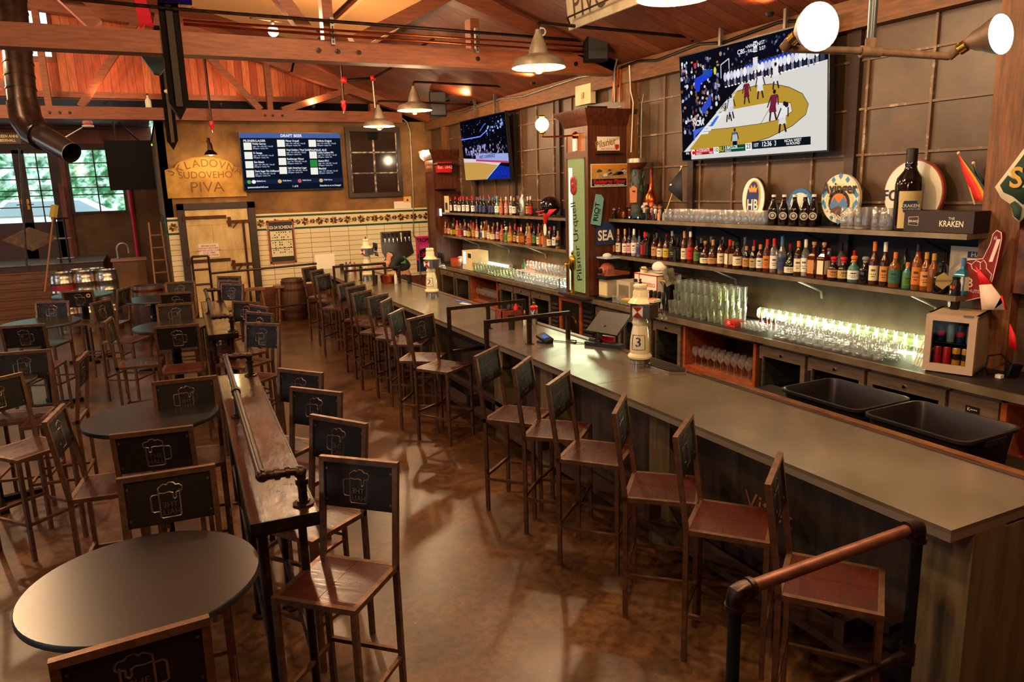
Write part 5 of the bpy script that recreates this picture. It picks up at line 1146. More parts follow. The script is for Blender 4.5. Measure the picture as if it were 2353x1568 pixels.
FR = [(1408, 541, 'std', 'amber', '#c9762e', 'cork'), (1421, 526, 'tall', 'amber', '#e8dcb8', 'cork'), (1436, 526, 'tall', 'amber', '#e8dcb8', 'gold'), (1447, 523, 'tall', 'dark', '#d8a0a0', 'black'), (1457, 526, 'std', 'clear', '#efece2', 'white'), (1469, 543, 'std', 'clear', '#2b3c6b', 'blue'), (1482, 533, 'square', 'brown', '#c3151a', 'red'), (1492, 536, 'square', 'dark', '#101010', 'black'), (1504, 539, 'std', 'brown', '#c98a4a', 'black'), (1517, 546, 'std', 'amber', '#e8dcb8', 'black'), (1531, 544, 'std', 'amber', '#c9b02a', 'black'), (1545, 531, 'std', 'dark', '#101010', 'grey'), (1558, 546, 'square', 'dark', '#101010', 'black'), (1573, 531, 'tall', 'amber', '#e8dcb8', 'cork'), (1587, 532, 'std', 'amber', '#c3151a', 'white'), (1602, 552, 'std', 'brown', '#4a7a2c', 'black'), (1621, 554, 'round', 'brown', '#e8dcb8', 'cork'), (1639, 551, 'round', 'brown', '#c98a4a', 'gold'), (1657, 551, 'std', 'amber', '#e8dcb8', 'black'), (1678, 551, 'square', 'amber', '#e8dcb8', 'red'), (1696, 556, 'short', 'brown', '#e8dcb8', 'black'), (1716, 566, 'std', 'dark', '#c98a4a', 'cork'), (1732, 566, 'std', 'dark', '#b9a068', 'cork'), (1748, 562, 'std', 'brown', '#efece2', 'cork'), (1764, 550, 'std', 'amber', '#c9762e', 'red'), (1780, 548, 'std', 'clear', '#efece2', 'red'), (1799, 537, 'tall', 'clear', '#2b3c6b', 'blue'), (1818, 570, 'round', 'dark', '#e8dcb8', 'black'), (1836, 554, 'std', 'brown', '#e8dcb8', 'orange'), (1853, 550, 'std', 'clear', '#efece2', 'white'), (1872, 556, 'square', 'amber', '#c98a4a', 'cork'), (1895, 557, 'square', 'amber', '#e8dcb8', 'cork'), (1917, 590, 'short', 'dark', '#c98a4a', 'red'), (1940, 591, 'short', 'dark', '#b9a068', 'red'), (1964, 588, 'short', 'teal', '#efece2', 'orange'), (1990, 590, 'short', 'dark', None, 'grey'), (2012, 551, 'tall', 'amber', '#e8dcb8', 'orange'), (2037, 551, 'tall', 'brown', '#c98a4a', 'white'), (2059, 580, 'dec', 'gold', '#2a6a5a', 'orange'), (2087, 603, 'std', 'teal', '#4a7a2c', 'orange'), (2112, 561, 'std', 'gold', '#c9762e', 'black'), (2131, 580, 'std', 'gold', '#c98a4a', 'gold'), (2148, 583, 'std', 'gold', None, 'gold')]
G1 = 'liquor bottles on the lower near shelf'
for i, (px, ty, sh, gc, lab, cap) in enumerate(FR):
    x = 5.44+(.012 if i % 2 else 0); q = OX(px, ty, x); bottle(x, q.y, 1.611, max(.2, min(.36, q.z-1.611)), sh, gc, lab, cap, '%s, %s from left, lower near shelf front row' % (bl(gc, lab, cap).replace(' cap', '')+'-capped' if False else bl(gc, lab, cap), ordw(i)), G1)
# wide gin bottles with special labels
q = OX(2164, 617, 5.42); t = bottle(5.42, q.y, 1.611, .235, 'short', 'dark', None, 'black', 'squat black bottle with a straw-coloured diamond label near the shelf end', G1, .058)
mb = MB(); mb.prism([(0, -.065), (.07, 0), (0, .065), (-.05, .03), (-.05, -.03)], (-.045, -.05, .1), V((.75, -.66, 0)), Z_, .003, c_('#b9a068', .6)); mb.text("HENDRICK'S", (-.045, -.0525, .1), V((.75, -.66, 0)), Z_, .018, M_black, 'CENTER', .002); mb.build('diamond_label', t).rotation_euler = (0, 0, -t.rotation_euler.z)
q = OX(2214, 592, 5.45); t = bottle(5.46, q.y, 1.611, .275, 'square', 'blue', '#e8dcb8', 'blue', 'square sky-blue bottle with arched cream label beside the foam finger', G1, .045)
# back row, shorter glimpses
rnd = random.Random(21); random.seed(5)
KEY = list(BOT); LK = list(LABN)
y = 3.75; i = 0
while y < 8.0:
    if not (4.4 < y < 4.55):
        gc = rnd.choice(['amber', 'dark', 'brown', 'dark', 'green', 'clear']); cap = rnd.choice(['black', 'grey', 'cork', 'black', 'red'])
        bottle(5.6+rnd.uniform(-.02, .02), y, 1.611, rnd.uniform(.25, .32), rnd.choice(['std', 'tall', 'square']), gc, None, cap, '%s bottle, %s cap, %s from right, lower near shelf back row' % (BOT[gc][1], cap, ordw(i)), G1); i += 1
    y += rnd.uniform(.13, .2)
# far shelves
def farrow(z, x, pxs, side, H0, H1, seed, front, skip=()):
    rnd = random.Random(seed); i = 0
    g = 'bottles on the %s far shelf' % side
    for px in pxs:
        q = OX(px, 500, x)
        if side == 'upper': gc, lab, cap, sh = ([('dark', '#efece2', 'red', 'std')]*6+[('dark', '#2b3c6b', 'blue', 'std')]*5+[('teal', '#efece2', 'grey', 'short'), ('pink', '#c9762e', 'gold', 'std'), ('pink', '#d8a0a0', 'white', 'std'), ('clear', '#efece2', 'white', 'std'), ('dark', '#efece2', 'gold', 'std'), ('dark', '#101010', 'red', 'std'), ('dark', '#d8a0a0', 'red', 'std'), ('brown', '#c98a4a', 'white', 'std'), ('amber', '#c3151a', 'white', 'std'), ('dark', '#101010', 'black', 'std')])[min(i, 20)]
        else: gc = rnd.choice(['amber', 'clear', 'dark', 'gold', 'amber', 'brown', 'pink']); lab = rnd.choice(LK); cap = rnd.choice(['black', 'cork', 'gold', 'white', 'red', 'grey']); sh = rnd.choice(['std', 'tall', 'std', 'square', 'short'])
        if px in skip: i += 1; continue
        bottle(x+rnd.uniform(-.02, .02), q.y, z+.001, rnd.uniform(H0, H1), sh, gc, lab if front else None, cap, '%s, %s from left, %s far shelf %s row' % (bl(gc, lab if front else None, cap), ordw(i), side, 'front' if front else 'back'), g)
        i += 1
farrow(2.05, 5.4, [1039+9.6*k for k in range(20)], 'upper', .28, .31, 31, True)
farrow(2.05, 5.58, [1060+13*k for k in range(12)], 'upper', .28, .32, 33, False)
farrow(1.6, 5.4, [1022+9.3*k for k in range(29)], 'lower', .24, .32, 32, True)
farrow(1.6, 5.58, [1042+13*k for k in range(18)], 'lower', .28, .34, 34, False)

# ---------------------------------------------------------------- glasses
def proto(name, prof, seg=14, label='x', cat='glass', group=None, handle=None, m=None):
    t = thing(name, label, cat, (0, 0, 0), 0, group)
    mb = MB(45); mb.lathe(prof, m or M_glass, seg, cap0=True, cap1=False); mb.build('bowl', t)
    if handle:
        mb = MB(); mb.tube(handle, .006, m or M_glass, 6); mb.build('handle', t)
    return t
_first = {}
def put(pname, maker, loc, rz, label, group):
    if pname not in _first:
        o = maker(); _first[pname] = o; o.location = loc; o.rotation_euler = (0, 0, rz); o['label'] = label; o['group'] = group
        return o
    return dup(_first[pname], loc, rz, label, group)
MUGP = [(.001, .012), (.036, .012), (.0365, .004), (.039, 0), (.041, .006), (.04, .13), (.0385, .132), (.036, .12), (.034, .02), (.001, .018)]
def mk_mug(): return proto('beer_mug', MUGP, 14, handle=[(.04, 0, .105), (.06, 0, .112), (.073, 0, .1), (.075, 0, .06), (.07, 0, .038), (.055, 0, .028), (.04, 0, .034)])
def mk_bigmug(): return proto('beer_stein', [(r*1.25, z*1.35) for r, z in MUGP], 16, handle=[(.05, 0, .145), (.078, 0, .155), (.092, 0, .135), (.094, 0, .08), (.085, 0, .055), (.065, 0, .04), (.05, 0, .05)])
def mk_pint(): return proto('pint_glass', [(.001, .008), (.029, .008), (.03, 0), (.031, .004), (.042, .145), (.041, .146), (.028, .012), (.001, .01)], 14, m=M_glassg)
def mk_tulip():
    t = thing('tulip_glass', 'x', 'glass'); 
    mb = MB(45); mb.lathe([(.0045, .05), (.018, .056), (.036, .08), (.04, .105), (.036, .135), (.031, .155), (.03, .155), (.035, .134), (.038, .105), (.034, .082), (.001, .058)], M_glassg, 16, cap0=False, cap1=False); mb.build('bowl', t)
    mb = MB(45); mb.lathe([(.033, 0), (.033, .002), (.006, .008), (.0045, .02), (.0045, .052)], M_glassg, 14, cap1=False); mb.build('stem', t); return t
def mk_rocks(): return proto('rocks_glass', [(.001, .01), (.033, .01), (.034, 0), (.036, .003), (.04, .085), (.039, .086), (.033, .014), (.001, .013)], 14)
def mk_shot(): return proto('shot_glass', [(.001, .012), (.018, .012), (.019, 0), (.02, .002), (.025, .06), (.0245, .061), (.018, .014), (.001, .013)], 10)
def mk_wine():
    t = thing('wine_glass', 'x', 'glass')
    mb = MB(45); mb.lathe([(.004, .09), (.02, .1), (.036, .13), (.038, .16), (.03, .2), (.029, .2), (.036, .16), (.034, .13), (.001, .1)], M_glass, 12, cap0=False, cap1=False); mb.build('bowl', t)
    mb = MB(45); mb.lathe([(.035, 0), (.035, .002), (.005, .008), (.004, .03), (.004, .092)], M_glass, 10, cap1=False); mb.build('stem', t); return t
rnd = random.Random(8)
# mugs on the upper near shelf, two rows
for r in range(2):
    for i in range(17):
        y = 7.0-i*.092-r*.04; put('mug', mk_mug, (5.43+r*.11+rnd.uniform(-.008, .008), y, 2.071), rnd.uniform(2.2, 4.2), 'clear glass beer mug in the long row on the upper near shelf', 'beer mugs on the upper near shelf')
for i, (px, x) in enumerate(((1978, 5.44), (2000, 5.55), (2017, 5.43), (2037, 5.44), (2048, 5.54))):
    q = OX(px, 518, x); put('stein', mk_bigmug, (x, q.y, 2.071), rnd.uniform(2, 4.5), 'large clear glass stein beside the giant black bottle', 'large steins on the upper near shelf')
for i, px in enumerate((1945, 1960)):
    q = OX(px, 515, 5.47); put('stein', mk_bigmug, (5.47, q.y, 2.071), rnd.uniform(2, 4.5), 'large clear glass stein before the round blue-white brewery sign', 'large steins before the round sign')
# stacked pint glasses on the counter
def ctr(px, py): return GZ(px, py, 1.061)
for k in range(9):
    for r in range(4):
        y = 6.62-k*.108+r*.02; x = 5.2+r*.1; n = 3 if r > 0 else (2 if k > 1 else 1)
        if k > 6 and r == 0: n = 3
        for s_ in range(n): put('pint', mk_pint, (x+rnd.uniform(-.006, .006), y+rnd.uniform(-.006, .006), 1.061+s_*.105), 0, 'pint glass in the tall stacks on the near counter', 'stacked pint glasses on the near counter')
# tulip glasses against the strip light
for k in range(20):
    y = 5.62-k*.092; put('tulip', mk_tulip, (5.58, y, 1.19 if False else 1.061), 0, 'clear tulip beer glass in the back row before the near strip light', 'tulip glasses before the near strip light')
    if k % 2 == 0: put('tulip', mk_tulip, (5.53, y-.03, 1.061), 0, 'clear tulip beer glass in the back row before the near strip light', 'tulip glasses before the near strip light')
    if k > 11: put('pint', mk_pint, (5.5, y-.07, 1.061), 0, 'pint glass standing near the mini fridge', 'pint glasses beside the mini fridge')
# dimple mugs, three rows
for k in range(13):
    for r in range(4):
        y = 5.0-k*.098+r*.045; x = 5.15+r*.098
        if y < 3.84 and r == 0: continue
        put('mug', mk_mug, (x+rnd.uniform(-.008, .008), y, 1.061), rnd.uniform(2.5, 4), 'clear glass mug in the front rows on the near counter', 'mugs on the near counter')
for k in range(5):
    for r in range(3): put('shot', mk_shot, (5.21+r*.06, 5.5-k*.06+r*.02, 1.061), 0, 'small shot glass behind the red napkin tray', 'shot glasses on the near counter')
# wine glasses in the wooden racks
for yc, h, gname, z in ((5.74, .5, 'near', .551), (11.62, .53, 'far', .551)):
    for k in range(10):
        for r in range(2): put('wine', mk_wine, (UF+.1+r*.12, yc-h+.05+k*(2*h-.1)/9, z), 0, 'wine glass in the %s wooden rack' % gname, 'wine glasses in the %s rack' % gname)
# far counter glasses
for k in range(13):
    for r in range(2): put('pint', mk_pint, (5.15+r*.1, 12.1-k*.13, 1.061), 0, 'tall glass in the row on the far counter', 'tall glasses on the far counter')
for k in range(13):
    for r in range(3):
        put('mug', mk_mug, (5.12+r*.11, 10.35-k*.1, 1.061), rnd.uniform(2.5, 4), 'clear glass mug in the rows on the far counter beside the pillar', 'mugs on the far counter')
        if r == 2 or (r == 1 and k > 4): put('mug', mk_mug, (5.12+r*.11, 10.35-k*.1, 1.061+.17), rnd.uniform(2.5, 4), 'clear glass mug on the raised glass tray beside the pillar', 'mugs on the raised tray')
t = thing('glass_tray', 'thin pale tray carrying the upper mugs on the far counter', 'tray', (5.29, 9.8, 1.215)); mb = MB(); mb.box(-.13, .13, -.72, .64, 0, .012, M_white); mb.build('board', t)
for sx, sy in ((-.12, -.7), (.12, -.7), (-.12, .62), (.12, .62)): mb = MB(); mb.lathe([(.008, -.154), (.008, 0)], M_chrome, 8, (sx, sy, 0)); mb.build('leg', t)
for k in range(10): put('tulip', mk_tulip, (5.5, 10.4-k*.12, 1.061), 0, 'tulip glass before the far strip light', 'tulip glasses before the far strip light')
for k in range(6):
    for r in range(3): put('rocks', mk_rocks, (5.12+r*.09, 7.62-k*.09, 1.061), 0, 'rocks glass on the counter beside the grinder', 'rocks glasses beside the grinder')
# ---------------------------------------------------------------- things on the upper near shelf
ZS = 2.071
def oval_sign(px, py0, py1, x, wk, label, draw, rim='#2a2018', face='#ece2c4'):
    a = OX(px, py0, x); b = OX(px, py1, x); c = (a+b)/2; h = (a.z-b.z)/2; w = h*wk
    t = thing('oval_sign', label, 'sign', V((x, c.y, c.z)))
    for nm, k, o, m in (('rim', 1.0, 0., c_(rim, .3)), ('face', .955, -.008, mat('sign_enamel_'+face[1:], face, .15, coat=.5))):
        mb = MB(); mb.prism([(w*k*math.cos(i*PI/24), h*k*math.sin(i*PI/24)) for i in range(48)], (-.03+o, 0, 0), -Y_, Z_, -.03, m); mb.build(nm, t)
    draw(t, w, h); return t
def ell_(mb, y, z, ry, rz, x, m, n=28, tilt=0.):
    P = []
    for i in range(n): a = 2*PI*i/n; u, v = ry*math.cos(a), rz*math.sin(a); P.append((u*math.cos(tilt)-v*math.sin(tilt)+y, u*math.sin(tilt)+v*math.cos(tilt)+z))
    mb.prism(P, (x, 0, 0), -Y_, Z_, -.001, m)
def d_hb(t, w, h):
    mb = MB(); ell_(mb, -.0, 0, w*.62, h*.86, -.041, c_('#c8a03a', .3), tilt=-.12); mb.build('gold_ring', t)
    mb = MB(); ell_(mb, -.006, 0, w*.52, h*.8, -.043, c_('#20336e', .3), tilt=-.12); mb.build('blue_field', t)
    mb = MB(); mb.text('HB', (-.046, 0, -h*.3), -Y_, Z_, h*.5, M_white, 'CENTER', .001, .8, .03); mb.build('letters', t)
    mb = MB(); z = h*.3
    mb.prism([(-.05, 0), (.05, 0), (.055, .012), (-.055, .012)], (-.045, 0, z), -Y_, Z_, -.002, c_('#d9772c', .3)); mb.prism([(-.05, .012), (-.065, .06), (-.035, .035), (-.025, .075), (0, .04), (.025, .075), (.035, .035), (.065, .06), (.05, .012)], (-.045, 0, z), -Y_, Z_, -.002, c_('#e0a03a', .3)); mb.build('crown', t)
oval_sign(1737, 407, 506, 5.62, .74, 'oval cream sign with blue HB and orange crown behind the mugs', d_hb, '#3a1c14')
def d_ay(t, w, h):
    mb = MB(); B = c_('#3f86b8', .3)
    for i in range(-6, 7):
        for j in range(-7, 8):
            y, z = (i+(j % 2)*.5)*.05, j*.033
            if .62 < (y/w)**2+(z/h)**2 < .86: mb.prism([(-.024, 0), (0, .03), (.024, 0), (0, -.03)], (-.0395, -y, z), -Y_, Z_, -.001, B)
    mb.build('blue_diamonds', t)
    mb = MB(); ell_(mb, 0, -.02, w*.72, h*.7, -.041, c_('#e6c98a', .3)); mb.build('gold_field', t)
    mb = MB(); ell_(mb, 0, -.04, w*.56, h*.55, -.043, c_('#2a2014', .3)); mb.build('dark_ring', t)
    mb = MB(); ell_(mb, 0, -.04, w*.42, h*.42, -.045, c_('#d9772c', .3)); mb.prism([(-.1, -.02), (-.05, .05), (0, .0), (.05, .06), (.1, -.01), (.06, -.08), (-.06, -.08)], (-.047, 0, -.04), -Y_, Z_, -.001, c_('#4a78a8', .4)); mb.prism([(-.1, -.06), (0, -.02), (.1, -.07), (.06, -.1), (-.06, -.1)], (-.049, 0, -.04), -Y_, Z_, -.001, c_('#5a3a1c', .4)); mb.build('landscape', t)
    mb = MB(); mb.text('Ayinger', (-.05, -.0, h*.42), -Y_, Z_, .1, M_black, 'CENTER', .001, .85, .03)
    for i, ch in enumerate('BAVARIAN BEER'):
        a = -PI/2-1.05+i*2.1/12; mb.text(ch, (-.05, -(w*.64*math.cos(a)), -.03+h*.62*math.sin(a)), V((0, math.sin(a)*1., math.cos(a)*1.)) if False else V((0, -math.cos(a+PI/2), math.sin(a+PI/2))), V((0, math.cos(a), -math.sin(a))), .045, M_paper, 'CENTER', .001, 1., .02)
    mb.build('lettering', t)
oval_sign(1936, 400, 513, 5.6, .95, 'round brewery sign with blue diamonds and Ayinger lettering', d_ay, '#d8cfb8')
def d_big(t, w, h):
    mb = MB(); mb.text('FORST', (-.042, .1, -.02), -Y_, Z_, .09, M_black, 'CENTER', .001, .9, .03); mb.build('lettering', t)
oval_sign(2103, 366, 522, 5.66, .98, 'large cream oval sign behind the giant black bottle', d_big, '#9a3a2a')
q = OX(1842, 470, 5.66); t = thing('oval_sign', 'blue-rimmed round sign peeking between the dark growlers', 'sign', (5.66, q.y, 2.25)); mb = MB(); mb.lathe([(.16, 0), (.16, .02)], c_('#2f6fa8', .3), 28, axis=(-1, 0, 0)); mb.build('rim', t); mb = MB(); mb.lathe([(.12, .021), (.12, .024)], c_('#e8e2d2', .3), 28, axis=(-1, 0, 0)); mb.build('face', t)
# dark swing-top growlers with a silver badge
M_gr = gl_('#140c09')
for i, px in enumerate((1776, 1800, 1824, 1848, 1868)):
    x = 5.47+(.05 if i == 4 else 0); q = OX(px, 508, x); t = thing('growler', 'dark growler with pale round badge, %s of five beside the HB sign' % ['leftmost', 'second', 'middle', 'fourth', 'rightmost'][i], 'bottle', (x, q.y, ZS), 0, 'dark growlers in a row')
    mb = MB(); mb.lathe([(.046, 0), (.05, .01), (.05, .13), (.044, .17), (.024, .22), (.019, .25), (.019, .27)], M_gr, 16); mb.build('glass_body', t)
    mb = MB(); mb.lathe([(.021, .265), (.021, .285), (.012, .287)], M_white, 12); mb.build('cap', t)
    mb = MB(); ax = V((-.8, -.6, 0)); mb.lathe([(.036, .0495), (.036, .051)], c_('#b9b4a8', .4), 16, (0, 0, .09), axis=ax); mb.lathe([(.026, .0512), (.026, .052)], c_('#3a322c', .4), 16, (0, 0, .09), axis=ax); mb.lathe([(.016, .0522), (.016, .0532)], c_('#b9b4a8', .4), 12, (0, 0, .093), axis=ax); mb.build('badge', t)
# giant black bottle, its box and flags
q = OX(2083, 520, 5.5); t = thing('giant_bottle', 'giant black rum bottle with cream label on the upper shelf', 'bottle', (5.5, q.y, ZS))
H = .64
mb = MB(); mb.lathe([(.1, 0), (.105, .01), (.105, .36), (.095, .41), (.05, .47), (.042, .5), (.046, .515), (.042, .53), (.038, .56)], M_gr, 24); mb.build('glass_body', t)
mb = MB(); mb.lathe([(.042, .535), (.042, .635), (.03, .64)], M_black, 18); mb.build('cap', t)
ax = V((-.72, -.69, 0)); ux = V((.69, -.72, 0))
mb = MB()
n = 11; st = len(mb.v)
for zz in (.02, .31):
    for i in range(n): an = PI*1.25-.85+1.7*i/(n-1); mb.v.append((.107*math.cos(an), .107*math.sin(an), zz))
for i in range(n-1): mb.face((st+i, st+i+1, st+n+i+1, st+n+i), c_('#c9b27a', .6))
mb.build('paper_label', t)
mb = MB(); mb.prism([(-.055, .015), (-.045, .045), (.045, .045), (.055, .015), (.055, -.015), (.045, -.045), (-.045, -.045), (-.055, -.015)], ax*.108+V((0, 0, .19)), ux, Z_, .002, c_('#1c2f4c', .5)); mb.text('KRAKEN', ax*.112+V((0, 0, .195)), ux, Z_, .026, M_paper, 'CENTER', .001, .95, .02); mb.text('BLACK SPICED RUM', ax*.112+V((0, 0, .17)), ux, Z_, .01, M_paper); mb.build('label_plate', t)
q = OX(2160, 520, 5.42); t = thing('gift_box', 'long dark brown box with white lettering on the upper shelf', 'box', (5.5, q.y, ZS))
mb = MB(); mb.box(-.1, .12, -.27, .29, 0, .16, c_('#241512', .6)); mb.build('carton', t)
mb = MB(); mb.text('KRAKEN', (-.1008, -.1, .065), -Y_, Z_, .045, M_paper, 'CENTER', .001, .8, .02); mb.text('THE', (-.1008, -.1, .105), -Y_, Z_, .02, M_paper); mb.tube([(-.1005, .25, .05), (-.1005, .25, .11), (-.1005, .17, .115), (-.1005, .165, .08), (-.1005, .17, .045)], .0015, M_paper, 5, closed=True); mb.text('BRAKE', (-.1008, .208, .078), -Y_, Z_, .02, M_paper); mb.build('lettering', t)
def hflag(label, px0, py0, px1, py1, cols, x, wd=.2, name='flag'):
    a = OX(px0, py0, x); b = OX(px1, py1, x); t = thing(name, label, 'flag', b)
    mb = MB(); mb.tube([(0, 0, 0), a-b], .006, c_('#c9a878', .5), 8); mb.sphere(a-b, .014, M_cream, 10, 6); mb.build('pole', t)
    d = (a-b); n = len(cols); L = d.length
    mb = MB()
    for i, c in enumerate(cols):
        rows = 8; st = len(mb.v)
        for r in range(rows+1):
            f = r/rows; p = d*(1-f*.92)
            for k in (0, 1): fr = (i+k)/n; mb.v.append(tuple(p+V((-.012-.02*math.sin(f*5+fr*4)*f, -wd*fr*(.15+.85*f), -.03*fr))))
        for r in range(rows): mb.face((st+r*2, st+r*2+1, st+r*2+3, st+r*2+2), c_(c, .7))
    o = mb.build('cloth', t); sm = o.modifiers.new('thickness', 'SOLIDIFY'); sm.thickness = .002
hflag('red, orange and yellow flag standing behind the gift box', 2203, 352, 2240, 470, ['#d8141f', '#d8461f', '#d89a1f', '#1f3a2c'], 5.62, .2)
hflag('dark green flag with pale mark behind the bright striped flag', 2237, 375, 2262, 470, ['#12211f', '#2c5a58', '#12211f'], 5.66, .14)
a = OX(1566, 383, 5.5); t = thing('flag', 'small navy flag on a stick left of the mug row', 'flag', OX(1525, 466, 5.5))
b = OX(1525, 466, 5.5)
mb = MB(); mb.tube([(0, 0, -.19), a-b], .006, M_cream, 8); mb.sphere(a-b, .012, M_white, 8, 6); mb.build('pole', t)
mb = MB(); P = [OX(*p, 5.49)-b for p in ((1566, 388), (1540, 420), (1535, 436), (1556, 455), (1568, 464), (1567, 430))]
st = len(mb.v); mb.v += [tuple(p) for p in P]; mb.face(range(st, st+6), c_('#10151f', .7)); o = mb.build('cloth', t); o.modifiers.new('thickness', 'SOLIDIFY').thickness = .004
mb = MB(); c = OX(1541, 425, 5.482)-b; mb.prism([(-.02, -.01), (.02, -.004), (.012, .014), (-.014, .008)], c, -Y_, Z_, -.002, c_('#c9ccd2', .6)); mb.build('mark', t)
# green and white team jersey hung at the right edge
t = thing('jersey', 'green and cream fringed jersey hanging at the right edge', 'clothing', OX(2340, 420, 5.45))
c0 = OX(2340, 420, 5.45)
def jpoly(nm, pts, m, off): 
    mb = MB(); st = len(mb.v); mb.v += [tuple(OX(*p, 5.45)-c0+V((off, 0, 0))) for p in pts]; mb.face(range(st, st+len(pts)), m); o = mb.build(nm, t); o.modifiers.new('thickness', 'SOLIDIFY').thickness = .006
jpoly('cloth', [(2365, 325), (2330, 372), (2286, 430), (2300, 455), (2322, 470), (2328, 498), (2342, 512), (2380, 470), (2420, 330)], c_('#e3d6ba', .8), 0)
jpoly('green_body', [(2365, 342), (2338, 378), (2300, 426), (2308, 442), (2330, 452), (2352, 470), (2378, 455), (2410, 345)], c_('#1d3d31', .8), -.012)
jpoly('stripe', [(2316, 400), (2334, 412), (2340, 405), (2322, 392)], c_('#e3d6ba', .8), -.024)
jpoly('sleeve', [(2324, 468), (2334, 462), (2350, 478), (2344, 506), (2332, 498)], c_('#1d3d31', .8), -.014)
mb = MB(); q = OX(2352, 410, 5.425)-c0; mb.text('S2', q, -Y_, Z_, .14, c_('#c8a040', .6), 'CENTER', .002, 1., .03); mb.build('number', t)
# little figures and trinkets at the left end
M_skin = c_('#c98a64', .5)
for i, (px, hh, cc, dark) in enumerate(((1411, .14, '#1a1a1e', '#3a2014'), (1421, .15, '#e6e0d2', '#2a1a10'), (1433, .09, '#a8502a', '#7a3a1c'), (1447, .13, '#5a1c1c', '#1c1412'), (1486, .17, '#1f3a5a', '#101820'), (1497, .2, '#e6e0d2', '#d8462a'), (1506, .19, '#e6e0d2', '#101820'), (1516, .18, '#e6e0d2', '#3a2014'))):
    x = 5.42+(i % 2)*.1; q = OX(px, 505, x); t = thing('figurine', 'tiny figurine in %s, %s from the left at the shelf end' % ({'#1a1a1e': 'a dark suit', '#e6e0d2': 'a white shirt', '#a8502a': 'rust brown', '#5a1c1c': 'maroon', '#1f3a5a': 'navy blue'}[cc], ordw(i)), 'figurine', (x, q.y, ZS), -2.3, 'figurines at the shelf end')
    mb = MB(); mb.lathe([(.026, 0), (.026, .012), (.022, .016)], M_black, 14); mb.build('base', t)
    mb = MB(); mb.lathe([(.012, .014), (.016, hh*.3), (.018, hh*.45), (.022, hh*.62), (.01, hh*.7)], c_(cc, .5), 12); mb.tube([(-.02, 0, hh*.62), (-.03, -.01, hh*.4), (-.018, -.022, hh*.36)], .007, c_(cc, .5), 6); mb.tube([(.02, 0, hh*.62), (.03, -.01, hh*.4)], .007, c_(cc, .5), 6); mb.build('body', t)
    mb = MB(); mb.sphere((0, 0, hh*.84), hh*.17, M_skin, 12, 8); mb.build('head', t)
    mb = MB(); mb.lathe([(hh*.175, hh*.86), (hh*.16, hh*.96), (hh*.06, hh*1.02)], c_(dark, .5), 12); mb.prism([(-.012, 0), (.012, 0), (.01, .02), (-.01, .02)], (0, -hh*.16, hh*.87), X_, -Y_, .004, c_(dark, .5)); mb.build('cap', t)
q = OX(1461, 508, 5.4); t = thing('model_car', 'small dark green toy racing car before the copper bottle', 'toy car', (5.41, q.y, ZS), PI/2+.1)
mb = MB(); mb.prism([(-.13, .015), (-.12, .05), (-.04, .06), (-.02, .085), (.03, .085), (.05, .055), (.12, .045), (.13, .02)], (0, .03, 0), X_, Z_, .06, c_('#14301f', .25)); mb.build('body', t)
for sx in (-.08, .08):
    for sy in (-.035, .035): mb = MB(); mb.lathe([(.025, -.01), (.025, .01)], M_black, 14, (sx, sy, .025), axis=(0, 1, 0)); mb.lathe([(.012, -.0115), (.012, .0115)], M_chrome, 10, (sx, sy, .025), axis=(0, 1, 0)); mb.build('wheel', t)
q = OX(1466, 470, 5.42); mb = MB(); cs = ['#d8402a', '#e0a03a', '#3a7ab0', '#e6e0d2']; 
for i in range(8): mb.lathe([(.045*math.sin(PI*k/6), -.045*math.cos(PI*k/6)) for k in range(7)] if i == 0 else [(.001, 0), (.001, .001)], c_(cs[0], .4), 16, ms=[c_(cs[k % 4], .4) for k in range(6)] if i == 0 else None)
o = mb.build('striped_ball', None, (5.52, q.y, ZS+.14)); tag(o, 'small ball striped red, yellow and blue before the copper bottle', 'ball')
mb = MB(); mb.lathe([(.03, 0), (.03, .095)], M_black, 14); tag(mb.build('ball_stand', None, (5.52, q.y, ZS)), 'short black stand under the striped ball', 'stand')
for i, px in enumerate((1500, 1512, 1523)):
    q = OX(px, 508, 5.38); mb = MB(); mb.prism([(-.02, 0), (.02, 0), (.022, .07), (0, .1), (-.022, .07)], (0, 0, 0), -Y_, Z_, -.012, c_(['#3a1c3a', '#c98a4a', '#8a8a86'][i], .4)); tag(mb.build('badge_trinket', None, (5.385, q.y, ZS)), ['purple', 'orange-brown', 'grey'][i]+' shield-shaped trinket at the shelf edge below the figurines', 'trinket', 'shield trinkets')
# copper bottle and carved totem with bowl
q = OX(1487, 470, 5.5); t = thing('copper_decanter', 'tall shiny copper bottle beside the carved totem', 'bottle', (5.56, q.y, ZS))
mb = MB(); mb.lathe([(.085, 0), (.09, .02), (.09, .22), (.085, .27), (.05, .32), (.03, .36), (.024, .44), (.022, .58), (.024, .6)], M_copper, 24); mb.build('body', t)
mb = MB(); mb.box(-.0915, -.088, -.05, .04, .08, .2, c_('#c9a894', .5)); mb.build('label', t)
q = OX(1456, 470, 5.45); t = thing('carved_totem', 'carved dark totem holding a brown and silver bowl', 'statue', (5.52, q.y+.03, ZS))
M_tot = mat('carved_wood', '#4a3320', .5, c2='#1f3d33', scale=14, bump=.5); 
mb = MB(); mb.lathe([(.085, 0), (.08, .06), (.075, .18), (.085, .3), (.075, .38), (.08, .5), (.07, .56), (.05, .6)], M_tot, 16)
for i in range(14):
    a = i*2.4; z = .3+.02*i; mb.prism([(-.02, 0), (0, .07), (.02, 0), (0, -.02)], V((.082*math.cos(a), .082*math.sin(a), z)), V((-math.sin(a), math.cos(a), 0)), Z_, .01, c_('#2f5a4c', .5))
mb.build('column', t)
